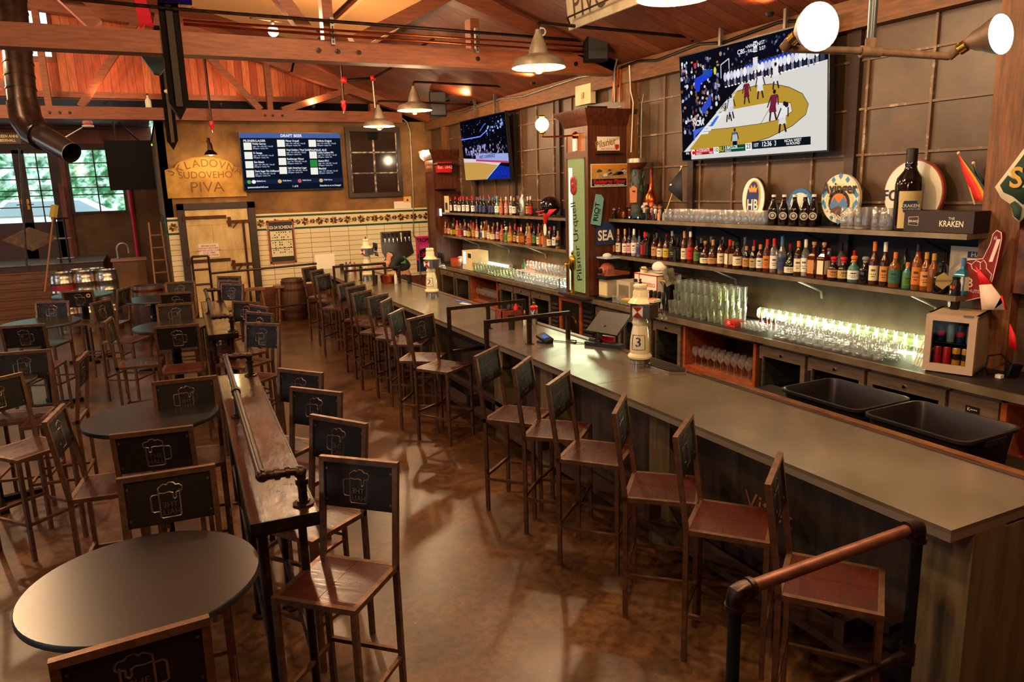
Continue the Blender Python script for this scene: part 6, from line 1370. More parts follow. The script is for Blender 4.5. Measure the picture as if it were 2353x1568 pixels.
mb = MB(); mb.prism([(-.045, -.1), (.045, -.1), (.05, .07), (0, .11), (-.05, .07)], (-.075, -.045, .3), V((.5, -.86, 0)), Z_, .02, c_('#b0683c', .5)); mb.box(-.1, -.09, -.08, -.03, .33, .345, M_black); mb.build('face_panel', t)
mb = MB(); mb.lathe([(.04, .6), (.09, .63), (.125, .68), (.12, .73), (.105, .73), (.1, .68), (.02, .64)], mat('bowl_brown', '#6a3018', .25), 22, ms=[mat('bowl_brown', '#6a3018')]*2+[M_galv]*2+[M_black]*2); mb.build('bowl', t)
q = OX(1478, 455, 5.7); mb = MB(); mb.box(5.68, 5.7, q.y-.16, q.y+.16, ZS, ZS+.42, c_('#2a1c14', .5)); mb.text('SKI', (5.679, q.y, ZS+.25), Z_, Y_, .07, c_('#c9a070', .5), 'CENTER', .001); tag(mb.build('picture_frame'), 'dark framed picture behind the copper bottle', 'picture')
# ---------------------------------------------------------------- lower right clutter
YF_ = OX(2250, 660, 5.5).y
t = thing('foam_finger', 'dark red foam finger with number one pointing up', 'foam finger', (5.55, 3.40, 1.75))
def fy(px, py): q = OX(px, py, 5.52); return (-(q.y-3.40), q.z-1.75)
out = [(2220, 692), (2212, 650), (2222, 600), (2240, 596), (2268, 594), (2285, 560), (2291, 538), (2300, 529), (2310, 534), (2311, 548), (2300, 600), (2290, 640), (2275, 680)]
mb = MB(); mb.prism([fy(*p) for p in out], (-.03, 0, 0), -Y_, Z_, .045, mat('foam_red', '#7c1518', .8)); mb.build('foam', t)
mb = MB(); M_wl = c_('#e8d2c8', .6)
mb.tube([V((-.077, -a, b)) for a, b in [fy(*p) for p in out]], .0035, M_wl, 5, closed=True)
for pts in ([(2222, 612), (2230, 602), (2240, 606), (2244, 618)], [(2241, 608), (2252, 598), (2262, 602), (2262, 618)], [(2262, 604), (2270, 597), (2276, 606), (2276, 618)], [(2224, 618), (2222, 632), (2232, 640)], [(2246, 618), (2256, 626), (2264, 616)], [(2276, 616), (2288, 630), (2284, 644)]): mb.tube([V((-.077, -a, b)) for a, b in [fy(*p) for p in pts]], .003, M_wl, 5)
mb.build('outline', t)
mb = MB(); a, b = fy(2294, 578); mb.text('1', (-.078, -a, b), -Y_+V((0, 0, .0)), Z_+V((0, -.25, 0)), .17, M_wl, 'CENTER', .001, .8, .03); a, b = fy(2297, 546); mb.text('#', (-.078, -a, b), -Y_, Z_, .03, M_wl); a, b = fy(2237, 650); mb.text('B', (-.078, -a, b), -Y_, Z_, .07, M_wl, 'CENTER', .001, 1., .02); a, b = fy(2243, 668); mb.text('DESCHUTES', (-.078, -a+.02, b), -Y_, Z_, .025, M_wl); mb.build('lettering', t)
t = thing('placard', 'white placard with HAPPY lettering behind the foam finger', 'sign', (5.68, 3.45, 1.79)); mb = MB(); mb.box(0, .012, -.33, .3, -.16, .16, M_paper); mb.build('panel', t)
mb = MB(); mb.box(-.002, 0, -.06, .16, .075, .125, c_('#1b2f55', .5)); mb.text('HAPPY', (-.003, .05, .1), -Y_, Z_, .04, M_white); mb.build('header', t)
mb = MB(); 
for z in (-.08, -.02, .045): mb.box(-.002, 0, -.22, -.13, z, z+.03, c_('#2a63a8', .5))
mb.box(-.002, 0, -.29, -.27, -.09, .09, c_('#1b2f55', .5)); mb.build('letter_strokes', t)
t = thing('party_pennant', 'red and white striped cloth pennant draped before the foam finger', 'flag', (5.42, 3.3, 1.5))
c0 = V((5.42, 3.3, 1.5))
def pp(nm, pts, m): mb = MB(); st = len(mb.v); mb.v += [tuple(OX(*p, 5.42)-c0) for p in pts]; mb.face(range(st, st+len(pts)), m); o = mb.build(nm, t); o.modifiers.new('thickness', 'SOLIDIFY').thickness = .012
pp('red_band', [(2241, 611), (2252, 655), (2279, 653), (2262, 634)], c_('#d8141f', .6)); pp('white_band', [(2252, 655), (2258, 712), (2312, 712), (2300, 680), (2279, 653)], c_('#e6cdb8', .7)); pp('red_tip', [(2286, 712), (2304, 679), (2314, 712)], c_('#d8141f', .6)); pp('red_tail', [(2320, 745), (2317, 795), (2338, 810), (2332, 770)], c_('#d8141f', .6))
# mini fridge
t = thing('mini_fridge', 'beige glass-door mini fridge with cans on the near counter', 'fridge', (5.18, 3.36, 1.061), .0)
M_fr = mat('beige_fridge', '#b89f84', .5, c2='#a58a6e', scale=3); M_frf = mat('beige_fridge_door', '#c2aa92', .45)
A0 = GZ(2118, 852, 1.061); B0 = GZ(2233, 868, 1.061); dx = (B0-A0).normalized(); dn = V((-dx.y, dx.x, 0)); t.location = A0; t.rotation_euler = (0, 0, math.atan2(dx.y, dx.x)); w = (B0-A0).length; Dp = .40; Hh = .44
mb = MB(); mb.box(0, .02, .04, Dp, .015, Hh, M_fr); mb.box(w-.02, w, .04, Dp, .015, Hh, M_fr); mb.box(0, w, Dp-.02, Dp, .015, Hh, M_fr); mb.box(0, w, .04, Dp, Hh-.03, Hh, M_fr); mb.box(0, w, .04, Dp, .015, .04, M_fr)
mb.box(.02, .022, .05, Dp-.02, .04, Hh-.03, M_inside); mb.box(w-.022, w-.02, .05, Dp-.02, .04, Hh-.03, M_inside); mb.box(.02, w-.02, Dp-.024, Dp-.02, .04, Hh-.03, M_inside)
mb.v = [v for v in mb.v]; b = mb.build('cabinet', t)
bpy.data.meshes[b.data.name]
mb = MB(); f = .045
mb.box(0, w, 0, .03, Hh-f*1.1, Hh-.008, M_frf); mb.box(0, w, 0, .03, .01, .01+f*1.3, M_frf); mb.box(0, f, 0, .03, .01+f*1.3, Hh-f*1.1, M_frf); mb.box(w-f*1.1, w, 0, .03, .01+f*1.3, Hh-f*1.1, M_frf); d = mb.build('door', t)
mb = MB(); mb.box(f, w-f*1.1, .012, .016, .01+f*1.3, Hh-f*1.1, M_pane); mb.build('glass_pane', d)
mb = MB(); mb.box(w-.09, w-.03, -.004, .02, Hh-.008, Hh+.002, M_galv); mb.build('hinge', d)
mb = MB(); mb.box(.03, w-.03, .07, .3, .215, .22, M_chrome); mb.build('wire_shelf', t)
mb = MB()
for sx in (.03, w-.03): mb.box(sx-.015, sx+.015, .03, .06, 0, .015, M_black)
mb.build('foot', t)
b.data.materials.clear() if False else None
def can(loc, c, label, group, hh=.13, r=.027, rz=0., band=None, art=None):
    t = thing('drink_can', label, 'can', loc, rz, group)
    mb = MB(); mb.lathe([(r*.8, 0), (r, .006), (r, hh-.01), (r*.85, hh-.002)], c_(c, .3, .2), 14, cap1=False); mb.build('body', t)
    mb = MB(); mb.lathe([(r*.86, hh-.003), (r*.8, hh), (.001, hh-.001)], M_chrome, 14, cap0=False); mb.build('lid', t)
    if band: mb = MB(); mb.lathe([(r*1.01, hh*band[0]), (r*1.01, hh*band[1])], c_(band[2], .4), 14, cap0=False, cap1=False); mb.build('printed_band', t)
    return t
def fl(x, y, z): c, s = math.cos(t.rotation_euler.z), math.sin(t.rotation_euler.z); return V((A0.x+x*c-y*s, A0.y+x*s+y*c, 1.061+z))
frt = t
for i, (c, nm) in enumerate((('#c8141c', 'red can, left, on the fridge floor'), ('#c8141c', 'red can, second, on the fridge floor'), ('#e08a1c', 'orange can, third, on the fridge floor'), ('#e08a1c', 'orange can, right, on the fridge floor'))):
    t = frt; can(fl(.075+i*.062, .075, .041), c, nm, 'cans on the fridge floor', .15, .027, 0, (.4, .7, '#1c1410') if c == '#e08a1c' else None)
for i in range(4):
    t = frt; can(fl(.08+i*.065, .1, .221), ['#1a2350', '#8a8f9a', '#1a2350', '#8a8f9a'][i], ['dark blue can, left, on the wire shelf', 'silver can, second, on the wire shelf', 'dark blue can, third, on the wire shelf', 'silver can, right, on the wire shelf'][i], 'cans on the wire shelf', .14, .026, 0, (.35, .6, '#c01c24') if i % 2 == 0 else None)
q = GZ(2192, 711, 1.061+Hh); t = thing('crowler_can', 'big can with colourful stickers on top of the mini fridge', 'can', q, -2.2)
mb = MB(); mb.lathe([(.03, 0), (.036, .01), (.036, .19), (.026, .215), (.026, .23), (.03, .235), (.03, .245), (.02, .248)], mat('black_can', '#1c1614', .3, .3), 18); mb.build('body', t)
mb = MB(); rnd = random.Random(9)
for i in range(16):
    a = rnd.uniform(-1.3, 1.3)-PI/2-.5*0; z = rnd.uniform(.07, .18); s = rnd.uniform(.009, .016); c = V((.0368*math.cos(a), .0368*math.sin(a), z)); mb.prism([(-s, -s), (s, -s*.8), (s*.9, s), (-s*.7, s*.8)], c, V((-math.sin(a), math.cos(a), 0)), Z_, .0006, c_(rnd.choice(['#3f8fc0', '#e6e0d2', '#c8141c', '#2c6a4a', '#1a2350', '#d8a03a']), .4))
a = -PI/2; mb.lathe([(.027, .0372), (.027, .0378)], c_('#e6e0d2', .4), 18, (0, 0, .045), axis=(math.cos(a), math.sin(a), 0)); mb.lathe([(.02, .0379), (.02, .0384)], M_black, 16, (0, 0, .045), axis=(math.cos(a), math.sin(a), 0)); mb.lathe([(.013, .0385), (.013, .039)], c_('#e6e0d2', .4), 16, (0, 0, .045), axis=(math.cos(a), math.sin(a), 0))
mb.build('stickers', t)
for i in range(5):
    p0 = GZ(2098+i*6, 838+i*2, 1.061); 
    mb = MB(); mb.bar(p0, p0+V((.07, -.03, .19)), .012, .004, M_cream); tag(mb.build('paddle_stick'), 'pale wooden stick leaning on the mini fridge, %s from the left' % ordw(i), 'stick', 'sticks leaning on the fridge')
# cable machine at the right edge
q = GZ(2325, 868, 1.061); t = thing('card_reader', 'small black device with looping cable at the right edge', 'device', q)
mb = MB(); mb.obox((0, 0, .05), V((1, -.3, 0)), V((.3, 1, 0)), V((0, -.3, 1)), .09, .05, .1, M_black); mb.build('body', t)
mb = MB(); mb.tube([(.03, .03, .09), (-.02, .08, .16), (-.1, .12, .15), (-.12, .12, .06), (-.08, .12, .01), (.03, .1, .008)], .006, M_black, 8); mb.build('cable', t)
mb = MB(); mb.box(-.1, -.06, .02, .06, 0, .025, M_white); mb.build('plug', t)
t = thing('poster', 'dark framed poster with red flower at the right edge', 'poster', (5.56, 3.02, 1.85)); mb = MB(); mb.box(0, .02, -.25, .16, -.2, .25, mat('poster_brown', '#6a3a24', .5, c2='#3a1c14', scale=8)); mb.build('panel', t); mb = MB(); mb.lathe([(.001, .0), (.06, .002), (.001, .004)], M_red, 9, (0, -.02, -.02), axis=(-1, 0, 0)); mb.build('flower', t); mb = MB(); mb.box(-.003, .02, .16, .175, -.2, .25, M_copper); mb.build('frame', t)
# ---------------------------------------------------------------- mid counter machines
q = V((5.3, 7.86, 1.061)); t = thing('drink_dispenser', 'clear hopper of orange slush on a cream machine', 'dispenser', (5.22, 7.95, 1.061))
M_slush = mat('orange_slush', '#d2683a', .4, c2='#b8502a', scale=8)
mb = MB(); mb.box(-.1, .26, -.12, .12, .0, .03, M_black); mb.box(-.06, .26, -.1, .1, .03, .26, mat('machine_cream', '#b9ad92', .4)); mb.box(-.068, -.06, -.09, .09, .05, .22, M_cream); mb.box(-.1, .26, -.12, .12, .26, .3, M_black); mb.build('base', t)
mb = MB(); mb.box(-.08, .28, -.115, .115, .30, .52, glass('hopper_glass', '#e8f0ff', 1., .06)); mb.build('hopper', t)
mb = MB(); mb.hexa([(-.075, -.11, .305), (.27, -.11, .305), (.27, .11, .305), (-.075, .11, .305), (-.06, -.11, .4), (.27, -.11, .34), (.27, .11, .34), (-.06, .11, .4)], M_slush); mb.sphere((.0, 0, .37), .095, M_slush, 16, 10, (1, 1.1, 1)); mb.build('slush', t)
mb = MB(); mb.box(-.085, .285, -.12, .12, .52, .535, c_('#a9b6d0', .3)); mb.sphere((.0, 0, .55), .06, c_('#d8d0c4', .4), 14, 8, (1, 1, .6)); mb.build('lid', t)
mb = MB(); mb.tube([(-.08, 0, .37), (-.13, 0, .36)], .03, M_black, 12); mb.build('tap_knob', t)
t = thing('toaster_oven', 'cream machine with a vented side beside the slush hopper', 'appliance', (5.3, 7.55, 1.061))
mb = MB(); mb.box(-.12, .2, -.16, .13, .02, .27, mat('machine_cream', '#b9ad92')); mb.box(-.12, .2, -.16, .13, 0, .02, M_black); mb.build('body', t)
mb = MB()
for i in range(14): z = .06+i*.012; mb.box(-.124, -.12, -.13, .08, z, z+.006, M_edge)
mb.build('vent_grille', t)
t = thing('espresso_box', 'white box machine with red borders reading Espresso Martini', 'machine', (5.31, 7.16, 1.061))
mb = MB(); mb.box(-.09, .26, -.25, .2, 0, .39, M_paper); mb.build('body', t)
mb = MB()
for a in ((-.094, -.09, -.25, .2, .38, .392), (-.094, -.09, -.254, -.242, 0, .392), (-.094, -.09, .09, .1, 0, .392), (-.094, -.09, .19, .2, 0, .392), (-.094, .26, -.254, -.25, .38, .392), (-.094, .26, .2, .204, .38, .392)): mb.box(*a, M_red)
mb.build('red_border', t)
mb = MB(); mb.text('ESPRESSO', (-.0945, -.07, .27), -Y_, Z_, .045, M_red, 'CENTER', .001, 1.1); mb.text('MARTINI', (-.0945, -.07, .19), -Y_, Z_, .045, M_red, 'CENTER', .001, 1.1); mb.build('lettering', t)
mb = MB(); mb.lathe([(.022, 0), (.018, .03)], M_black, 12, (-.094, .15, .3), axis=(-1, 0, 0)); mb.lathe([(.012, 0), (.012, .03)], M_red, 10, (-.094, .15, .2), axis=(-1, 0, 0)); mb.build('knob', t)
mb = MB(); mb.tube([(-.05, -.2, .44), (-.05, .15, .44), (.22, .15, .44), (.22, -.2, .44)], .005, M_chrome, 6, closed=True); mb.build('cup_rail', t)
mb = MB(); mb.sphere((.0, -.1, .0), .09, M_white, 16, 8, (1, 1.2, .8)); o = mb.build('upturned_bowl', None, (5.36, 7.14, 1.53)); tag(o, 'white upturned bowl on the Espresso Martini machine', 'bowl')
mb = MB(); mb.lathe([(.04, 0), (.042, .05), (.03, .06), (.03, .07)], M_cream, 14); tag(mb.build('sugar_jar', None, (5.3, 7.28, 1.452)), 'small cream jar on the Espresso Martini machine', 'jar')
t = thing('coffee_spout', 'dark metal coffee grinder arm with orange tube beside the pint stacks', 'machine', (5.3, 6.78, 1.061)); mb = MB(); mb.box(-.04, .12, -.06, .06, 0, .3, M_steelblk); mb.obox((.0, -.0, .38), X_, V((0, 1, -.5)), V((0, .5, 1)), .1, .08, .2, mat('mug_print', '#8a8468', .5, c2='#3a3a2c', scale=14)); mb.build('body', t); mb = MB(); mb.tube([(-.03, -.04, .3), (-.05, .05, .34), (-.03, .22, .31)], .008, c_('#d8901c', .4), 8); mb.build('tube', t)
mb = MB(); mb.box(-.09, .03, -.07, .07, 0, .065, mat('red_tray', '#c3201c', .45)); o = mb.build('napkin_tray', None, (5.25, 5.63, 1.061)); tag(o, 'red tray with white logo before the near shot glasses', 'tray'); mb = MB(); mb.text('❄' if False else '*', (-.091, .02, .02), -Y_, Z_, .08, M_white); mb.box(-.092, -.09, -.05, -.02, .025, .035, M_black); mb.build('logo', o)
for i, (y, c) in enumerate(((5.52, '#d8401c'), (5.45, '#1c4a2c'), (5.4, '#c3201c'), (5.34, '#1c6a4a'))):
    mb = MB(); mb.lathe([(.016, 0), (.016, .06), (.007, .08), (.007, .1)], c_('#1c1410', .3), 10, ms=[c_('#8a2a14', .4), c_('#1c1410', .3), c_(c, .4)]); tag(mb.build('bitters_bottle', None, (5.46, y, 1.061)), 'tiny sauce bottle with %s top behind the shot glasses' % ['orange', 'dark green', 'red', 'bright green'][i], 'bottle', 'tiny sauce bottles')
# brass beer tap on the ledge before the pillar
t = thing('brass_tap', 'brass beer tap column on the wooden ledge before the pillar', 'beer tap', (4.985, 8.42, 1.09))
mb = MB(); mb.lathe([(.05, 0), (.05, .012), (.03, .02), (.024, .06), (.022, .3), (.03, .32), (.045, .34), (.045, .47), (.03, .5), (.012, .52), (.02, .55), (.006, .58)], M_brass, 8); mb.build('column', t)
mb = MB(); mb.tube([(-.04, 0, .4), (-.1, .02, .4), (-.12, .02, .36), (-.125, .02, .32)], .011, M_brass, 10); mb.tube([(-.07, 0, .41), (-.07, 0, .46)], .009, M_brass, 8); mb.build('faucet', t)
# far counter clutter
t = thing('white_machine', 'white point-of-sale machine on the far counter', 'machine', (5.25, 12.35, 1.061)); mb = MB(); mb.box(-.12, .2, -.2, .25, 0, .34, M_cream); mb.build('body', t); mb = MB(); mb.box(-.124, -.12, .08, .2, .1, .32, emis('#bfe0f4', 1.6)); mb.build('screen', t); mb = MB(); mb.box(-.123, -.12, -.16, -.02, .22, .3, M_black); mb.build('label', t)
t = thing('garnish_jars', 'round red-lidded garnish jar at the far counter end', 'jar', (5.2, 13.1, 1.061)); mb = MB(); mb.lathe([(.09, 0), (.1, .03), (.1, .13)], mat('garnish', '#c0461c', .3, c2='#8a5a2a', scale=14), 18); mb.build('bowl', t); mb = MB(); mb.lathe([(.1, .13), (.1, .15), (.05, .16)], M_red, 18); mb.build('lid', t)
mb = MB(); mb.sphere((0, 0, .07), .12, c_('#d8cfa8', .6), 14, 8, (.6, 1.4, .7)); tag(mb.build('lemon_bowl', None, (5.45, 13.45, 1.061)), 'pale heap-topped bowl at the far counter end', 'bowl')
for i in range(7):
    y = 11.0-i*.14; mb = MB(); mb.lathe([(.035, 0), (.035, .16), (.013, .2), (.013, .26)], c_(random.choice(['#c3201c', '#1c5a2c', '#c8a83a', '#d86a2a']), .3), 12); tag(mb.build('mixer_bottle', None, (5.58, y, 1.061)), 'coloured mixer bottle behind the far glasses, %s from the left' % ordw(i), 'bottle', 'mixer bottles behind the far glasses')
t = thing('golden_trophy_can', 'tall white and silver beer can trophy on the upper far shelf', 'can', OX(1202, 496, 5.36)*1); t.location = (5.37, OX(1202, 496, 5.37).y, 2.051); mb = MB(); mb.lathe([(.05, 0), (.055, .02), (.055, .26), (.03, .3), (.03, .36), (.04, .38), (.02, .4)], mat('can_silver', '#b9b0a0', .25, .8), 16); mb.build('body', t); mb = MB(); mb.text('1805', (-.057, 0, .12), Z_, Y_, .06, M_black, 'CENTER', .001, 1., .02); mb.build('lettering', t)
t = thing('football_helmet', 'shiny black sports helmet with red pennant on the upper far shelf', 'helmet', (5.42, OX(1264, 480, 5.42).y, 2.051)); mb = MB(); mb.sphere((0, 0, .16), .15, mat('helmet_black', '#0d0d10', .1, coat=.6), 22, 14, (1, 1.1, .95)); mb.build('shell', t); mb = MB(); mb.tube([(-.14, -.08, .1), (-.2, -.02, .08), (-.2, .06, .08), (-.13, .12, .1)], .009, M_red, 8); mb.tube([(-.13, -.08, .05), (-.19, 0, .03), (-.12, .12, .05)], .009, M_red, 8); mb.build('face_guard', t)
mb = MB(); c0 = OX(1264, 510, 5.33); st = len(mb.v); mb.v += [tuple(OX(*p, 5.33)) for p in ((1247, 483), (1279, 480), (1258, 500), (1254, 518), (1249, 518))]; mb.face(range(st, st+5), c_('#d8141f', .6)); o = mb.build('red_ribbon'); o.modifiers.new('thickness', 'SOLIDIFY').thickness = .006; tag(o, 'red ribbon hanging from the helmet on the upper far shelf', 'ribbon')
t = thing('oval_badge', 'white oval badge hanging from the red ribbon', 'badge', OX(1253, 528, 5.31)); mb = MB(); mb.prism([(.045*math.cos(i*PI/12), .085*math.sin(i*PI/12)) for i in range(24)], (0, 0, 0), -Y_, Z_, .008, M_paper); mb.build('plate', t); mb = MB(); mb.prism([(.03*math.cos(i*PI/12), .065*math.sin(i*PI/12)) for i in range(24)], (-.0015, 0, 0), -Y_, Z_, .001, M_black); mb.build('dark_field', t); mb = MB(); mb.prism([(0, -.05), (.02, .0), (.012, .04), (0, .01), (-.012, .04), (-.02, 0)], (-.003, 0, 0), -Y_, Z_, .001, M_paper); mb.build('emblem', t)
mb = MB(); mb.prism([(-.07, 0), (.07, 0), (.075, .12), (.04, .2), (-.04, .2), (-.075, .12)], (5.6, OX(1147, 440, 5.6).y, 2.051+.0), -Y_, Z_, .02, c_('#b8502a', .5)); tag(mb.build('award_plaque'), 'orange-red arched plaque behind the bottles on the upper far shelf', 'plaque')
t = thing('small_lamp', 'small glowing white card light at the far shelf end', 'lamp', OX(1012, 488, 5.3)); mb = MB(); mb.box(-.01, .01, -.05, .05, -.07, .07, emis('#dff4ea', 1.8)); mb.build('panel', t)
mb = MB(); q = OX(1026, 474, 5.32); mb.box(5.32, 5.335, q.y-.11, q.y+.11, 2.051, 2.37, M_cream); mb.box(5.318, 5.32, q.y-.06, q.y+.06, 2.1, 2.24, c_('#3a342c', .6)); tag(mb.build('framed_print'), 'cream card with dark drawing left of the far bottles', 'picture')
# ---------------------------------------------------------------- ceramic tap towers
BZ = 1.0705
def tower(px, py, num, label):
    b = GZ(px, py, BZ); t = thing('tap_tower', label, 'beer tower', b, 0, 'ceramic tap towers')
    mb = MB(); mb.lathe([(.088, 0), (.088, .018), (.08, .022), (.08, .032), (.086, .036), (.086, .046), (.078, .05)], M_chrome, 30); mb.build('base_ring', t)
    mb = MB(); mb.lathe([(.08, .05), (.094, .06), (.098, .075), (.09, .09), (.078, .1), (.08, .13), (.078, .2), (.068, .27), (.058, .315), (.056, .325), (.063, .34), (.064, .352), (.056, .37), (.058, .385), (.07, .4)], M_ceramic, 32); mb.build('column', t)
    n = 8; mb = MB(); P = [(.1*1.08*math.cos(PI*2*(i+.5)/n), .1*1.35*math.sin(PI*2*(i+.5)/n)) for i in range(n)]; mb.prism([(x, y) for x, y in P], (0.02, -.03, .4), X_, Y_, .105, M_steel); mb.prism([(x*1.03, y*1.03) for x, y in P], (0.02, -.03, .5), X_, Y_, .008, M_steel); mb.build('collar_box', t)
    mb = MB(); u = V((.72, -.69, 0)); o = V((-.085, -.085, .45)); k = .04
    mb.prism([(-k, -k), (k, -k), (k, k), (-k, k)], o, u, Z_, .004, M_paper); mb.prism([(-k, k), (k, k), (0, 0)][::-1], o+V((-.005, -.005, 0)), u, Z_, .003, c_('#8a1c1a', .4)); mb.prism([(-k, -k), (k, -k), (0, 0)], o+V((-.005, -.005, 0)), u, Z_, .003, c_('#8a1c1a', .4)); mb.build('triangle_badge', t)
    mb = MB(); mb.lathe([(.1, .508), (.085, .525), (.066, .54), (.058, .56), (.058, .6), (.05, .612), (.052, .625), (.056, .632), (.054, .648), (.04, .656), (.02, .658)], M_ceramic, 28); mb.build('cap', t)
    mb = MB(); mb.lathe([(.012, .656), (.014, .67), (.006, .675), (.011, .69), (.001, .698)], M_black, 12); mb.build('finial', t)
    for i in range(4):
        y = -.1+i*.055; mb = MB(); mb.tube([(.1, y, .43), (.15, y-.005, .43), (.165, y-.005, .39), (.17, y-.005, .365)], .009, M_chrome, 8); f = mb.build('faucet', t)
        mb = MB(); mb.lathe([(.006, .45), (.008, .48), (.016, .5), (.017, .57), (.012, .585)], M_black if i % 2 == 0 else M_steelblk, 10, (.15, y-.005, 0)); mb.build('tap_handle', f)
    mb = MB(); ang = PI*1.25; nrm = V((math.cos(ang), math.sin(ang), 0)); ux = V((-nrm.y, nrm.x, 0)); up = (Z_+nrm*-.12).normalized()
    c = nrm*.077+V((0, 0, .195)); w, h = .052, .058
    def cv(a, z): an = ang+a/.076; r = (.08-.002*(z-.13)/.07 if z < .2 else .078-.01*(z-.2)/.07)+.0014; return V((r*math.cos(an), r*math.sin(an), z))
    L = [cv(-w, .137), cv(-w*.5, .137), cv(0, .137), cv(w*.5, .137), cv(w, .137), cv(w, .195), cv(w, .253), cv(w*.5, .253), cv(0, .253), cv(-w*.5, .253), cv(-w, .253), cv(-w, .195)]
    mb.tube(L, .0022, c_('#14181c', .3), 6, closed=True); mb.build('square_outline', t)
    mb = MB(); vs, fs = text_geo(num, 'CENTER', .02); st = len(mb.v); mb.v += [tuple(cv(a*.075, .195+b*.075)) for a, b in vs]
    for f in fs: mb.face([st+i for i in f], c_('#1f2f6a', .3))
    mb.build('numeral', t)
    return t
T3 = tower(1470, 838, '3', 'cream ceramic tap tower numbered 3, nearest on the bar')
tower(993, 680, '2', 'cream ceramic tap tower numbered 2, beyond the near service rails')
tower(846, 640, '1', 'cream ceramic tap tower farthest along the bar, by the tiled wall')
t = thing('coaster_stack', 'stack of printed coasters on the collar of the nearest tap tower', 'coaster', T3.location+V((.06, -.08, .515)), .3)
mb = MB(); mb.box(-.045, .045, -.045, .045, 0, .022, M_paper); mb.build('stack', t); mb = MB(); mb.lathe([(.038, .022), (.038, .026)], c_('#d8652a', .5), 8); mb.build('printed_coaster', t)
t = thing('coaster_pile', 'small fanned pile of green-edged coasters left of the tower cap', 'coaster', T3.location+V((-.06, .09, .511)), .1)
mb = MB(); mb.box(-.045, .045, -.04, .04, 0, .012, c_('#8a9a5a', .6)); mb.obox((0, 0, .016), V((1, .3, 0)), V((-.3, 1, 0)), Z_, .08, .07, .006, c_('#d8901c', .5)); mb.build('pile', t)
t = thing('drip_tray', 'perforated steel drip tray at the foot of the nearest tap tower', 'tray', (0, 0, BZ))
P = [GZ(*p, BZ+.012) for p in ((1490, 832), (1432, 808), (1560, 822), (1606, 846), (1590, 858), (1533, 857))]
P = [(3.46, 5.0), (3.64, 5.0), (3.64, 4.42), (3.56, 4.34), (3.46, 4.42)]
mb = MB(); mb.prism(P[::-1], (0, 0, .014), X_, Y_, -.0139, M_chrome); mb.build('rim', t)
mb = MB(); mb.prism([(3.55+(x-3.55)*.9, 4.67+(y-4.67)*.96) for x, y in P][::-1], (0, 0, .0165), X_, Y_, -.002, M_steelblk); mb.build('grate', t)
mb = MB()
for i in range(16):
    for j in range(5): mb.lathe([(.005, .0166), (.005, .0176)], M_steel, 6, (3.485+j*.031, 4.46+i*.033, 0), cap0=False)
mb.build('perforation', t)
def onbar(px, py): return GZ(px, py, BZ)
# till, card reader and small things in the service station
q = onbar(1362, 790); t = thing('till_screen', 'black till screen tilted away on its stand beside the nearest tap tower', 'till', q)
s0 = V((.09, -.13, .2)); uu = V((.25, -.97, 0)).normalized(); vv = V((.75, .2, .63)).normalized(); 
mb = MB(); mb.obox(s0, uu, vv, uu.cross(vv), .37, .25, .022, M_black); mb.build('monitor', t)
mb = MB(); mb.obox(s0-uu.cross(vv)*.0125*(1 if uu.cross(vv).dot(CAM-q-s0) > 0 else -1), uu, vv, uu.cross(vv), .36, .24, .003, M_galv); mb.build('bezel', t)
mb = MB(); mb.bar((.0, -.05, .03), s0+V((-.02, .0, -.02)), .05, .03, M_black); mb.lathe([(.022, -.07), (.022, .07)], M_steelblk, 14, (0, -.05, .035), axis=uu); mb.build('hinge_stand', t)
mb = MB(); mb.obox((.02, -.16, .018), V((.45, -.9, 0)), V((.9, .45, 0)), Z_, .36, .09, .035, M_black); mb.build('base', t)
q = onbar(1252, 788); t = thing('card_terminal', 'small black card terminal with a blue lit screen on the bar', 'card reader', q, .25)
mb = MB(); mb.box(-.05, .05, -.06, .06, 0, .02, M_black); mb.obox((0, 0, .045), V((1, 0, .12)), V((0, 1, .35)), V((0, -.35, 1)), .1, .14, .025, M_black); mb.build('body', t)
mb = MB(); mb.obox((0, .0, .0595), V((1, 0, .12)), V((0, 1, .35)), V((0, -.35, 1)), .055, .05, .003, emis('#4a70c0', 1.1)); mb.build('screen', t)
q = onbar(1305, 786); mb = MB(); mb.tube([q+V((-.1, .12, .006)), q+V((-.03, .0, .006)), q+V((.02, -.1, .006)), q+V((.07, -.04, .01)), q+V((.03, .06, .006)), q+V((-.02, -.02, .012)), q+V((.06, -.14, .006)), q+V((.12, -.18, .006))], .004, M_black, 6); tag(mb.build('cable'), 'tangled black cable between the card terminal and the till', 'cable')
q = onbar(1393, 792); mb = MB(); mb.obox(V((0, 0, .05)), V((.35, -.93, 0)), V((.93, .35, 0)), Z_, .17, .04, .05, mat('bright_red_plastic', '#d8121c', .35)); o = mb.build('red_stapler', None, q+V((.02, .02, .0))); tag(o, 'bright red stapler lying under the tilted till screen', 'stapler')
mb = MB(); mb.obox((0, 0, .0), V((.35, -.93, 0)), V((.93, .35, 0)), Z_, .12, .03, .026, M_black); mb.build('stapler_base', o).location = (0, 0, .0135)
def cup(px, py, label, h=.14, r=.04, m=None, inside=True, off=(0, 0)):
    q = onbar(px, py)+V((*off, 0)); t = thing('black_cup', label, 'cup', q); mb = MB(); mb.lathe([(r*.78, 0), (r*.8, .004), (r, h), (r*.95, h), (r*.74, .01), (.001, .01)], m or M_black, 18, cap1=False); mb.build('body', t); mb = MB(); mb.lathe([(r*1.02, h-.006), (r*1.02, h+.002), (r*.95, h+.002)], M_steelblk, 18, cap0=False, cap1=False); mb.build('rim', t); return t
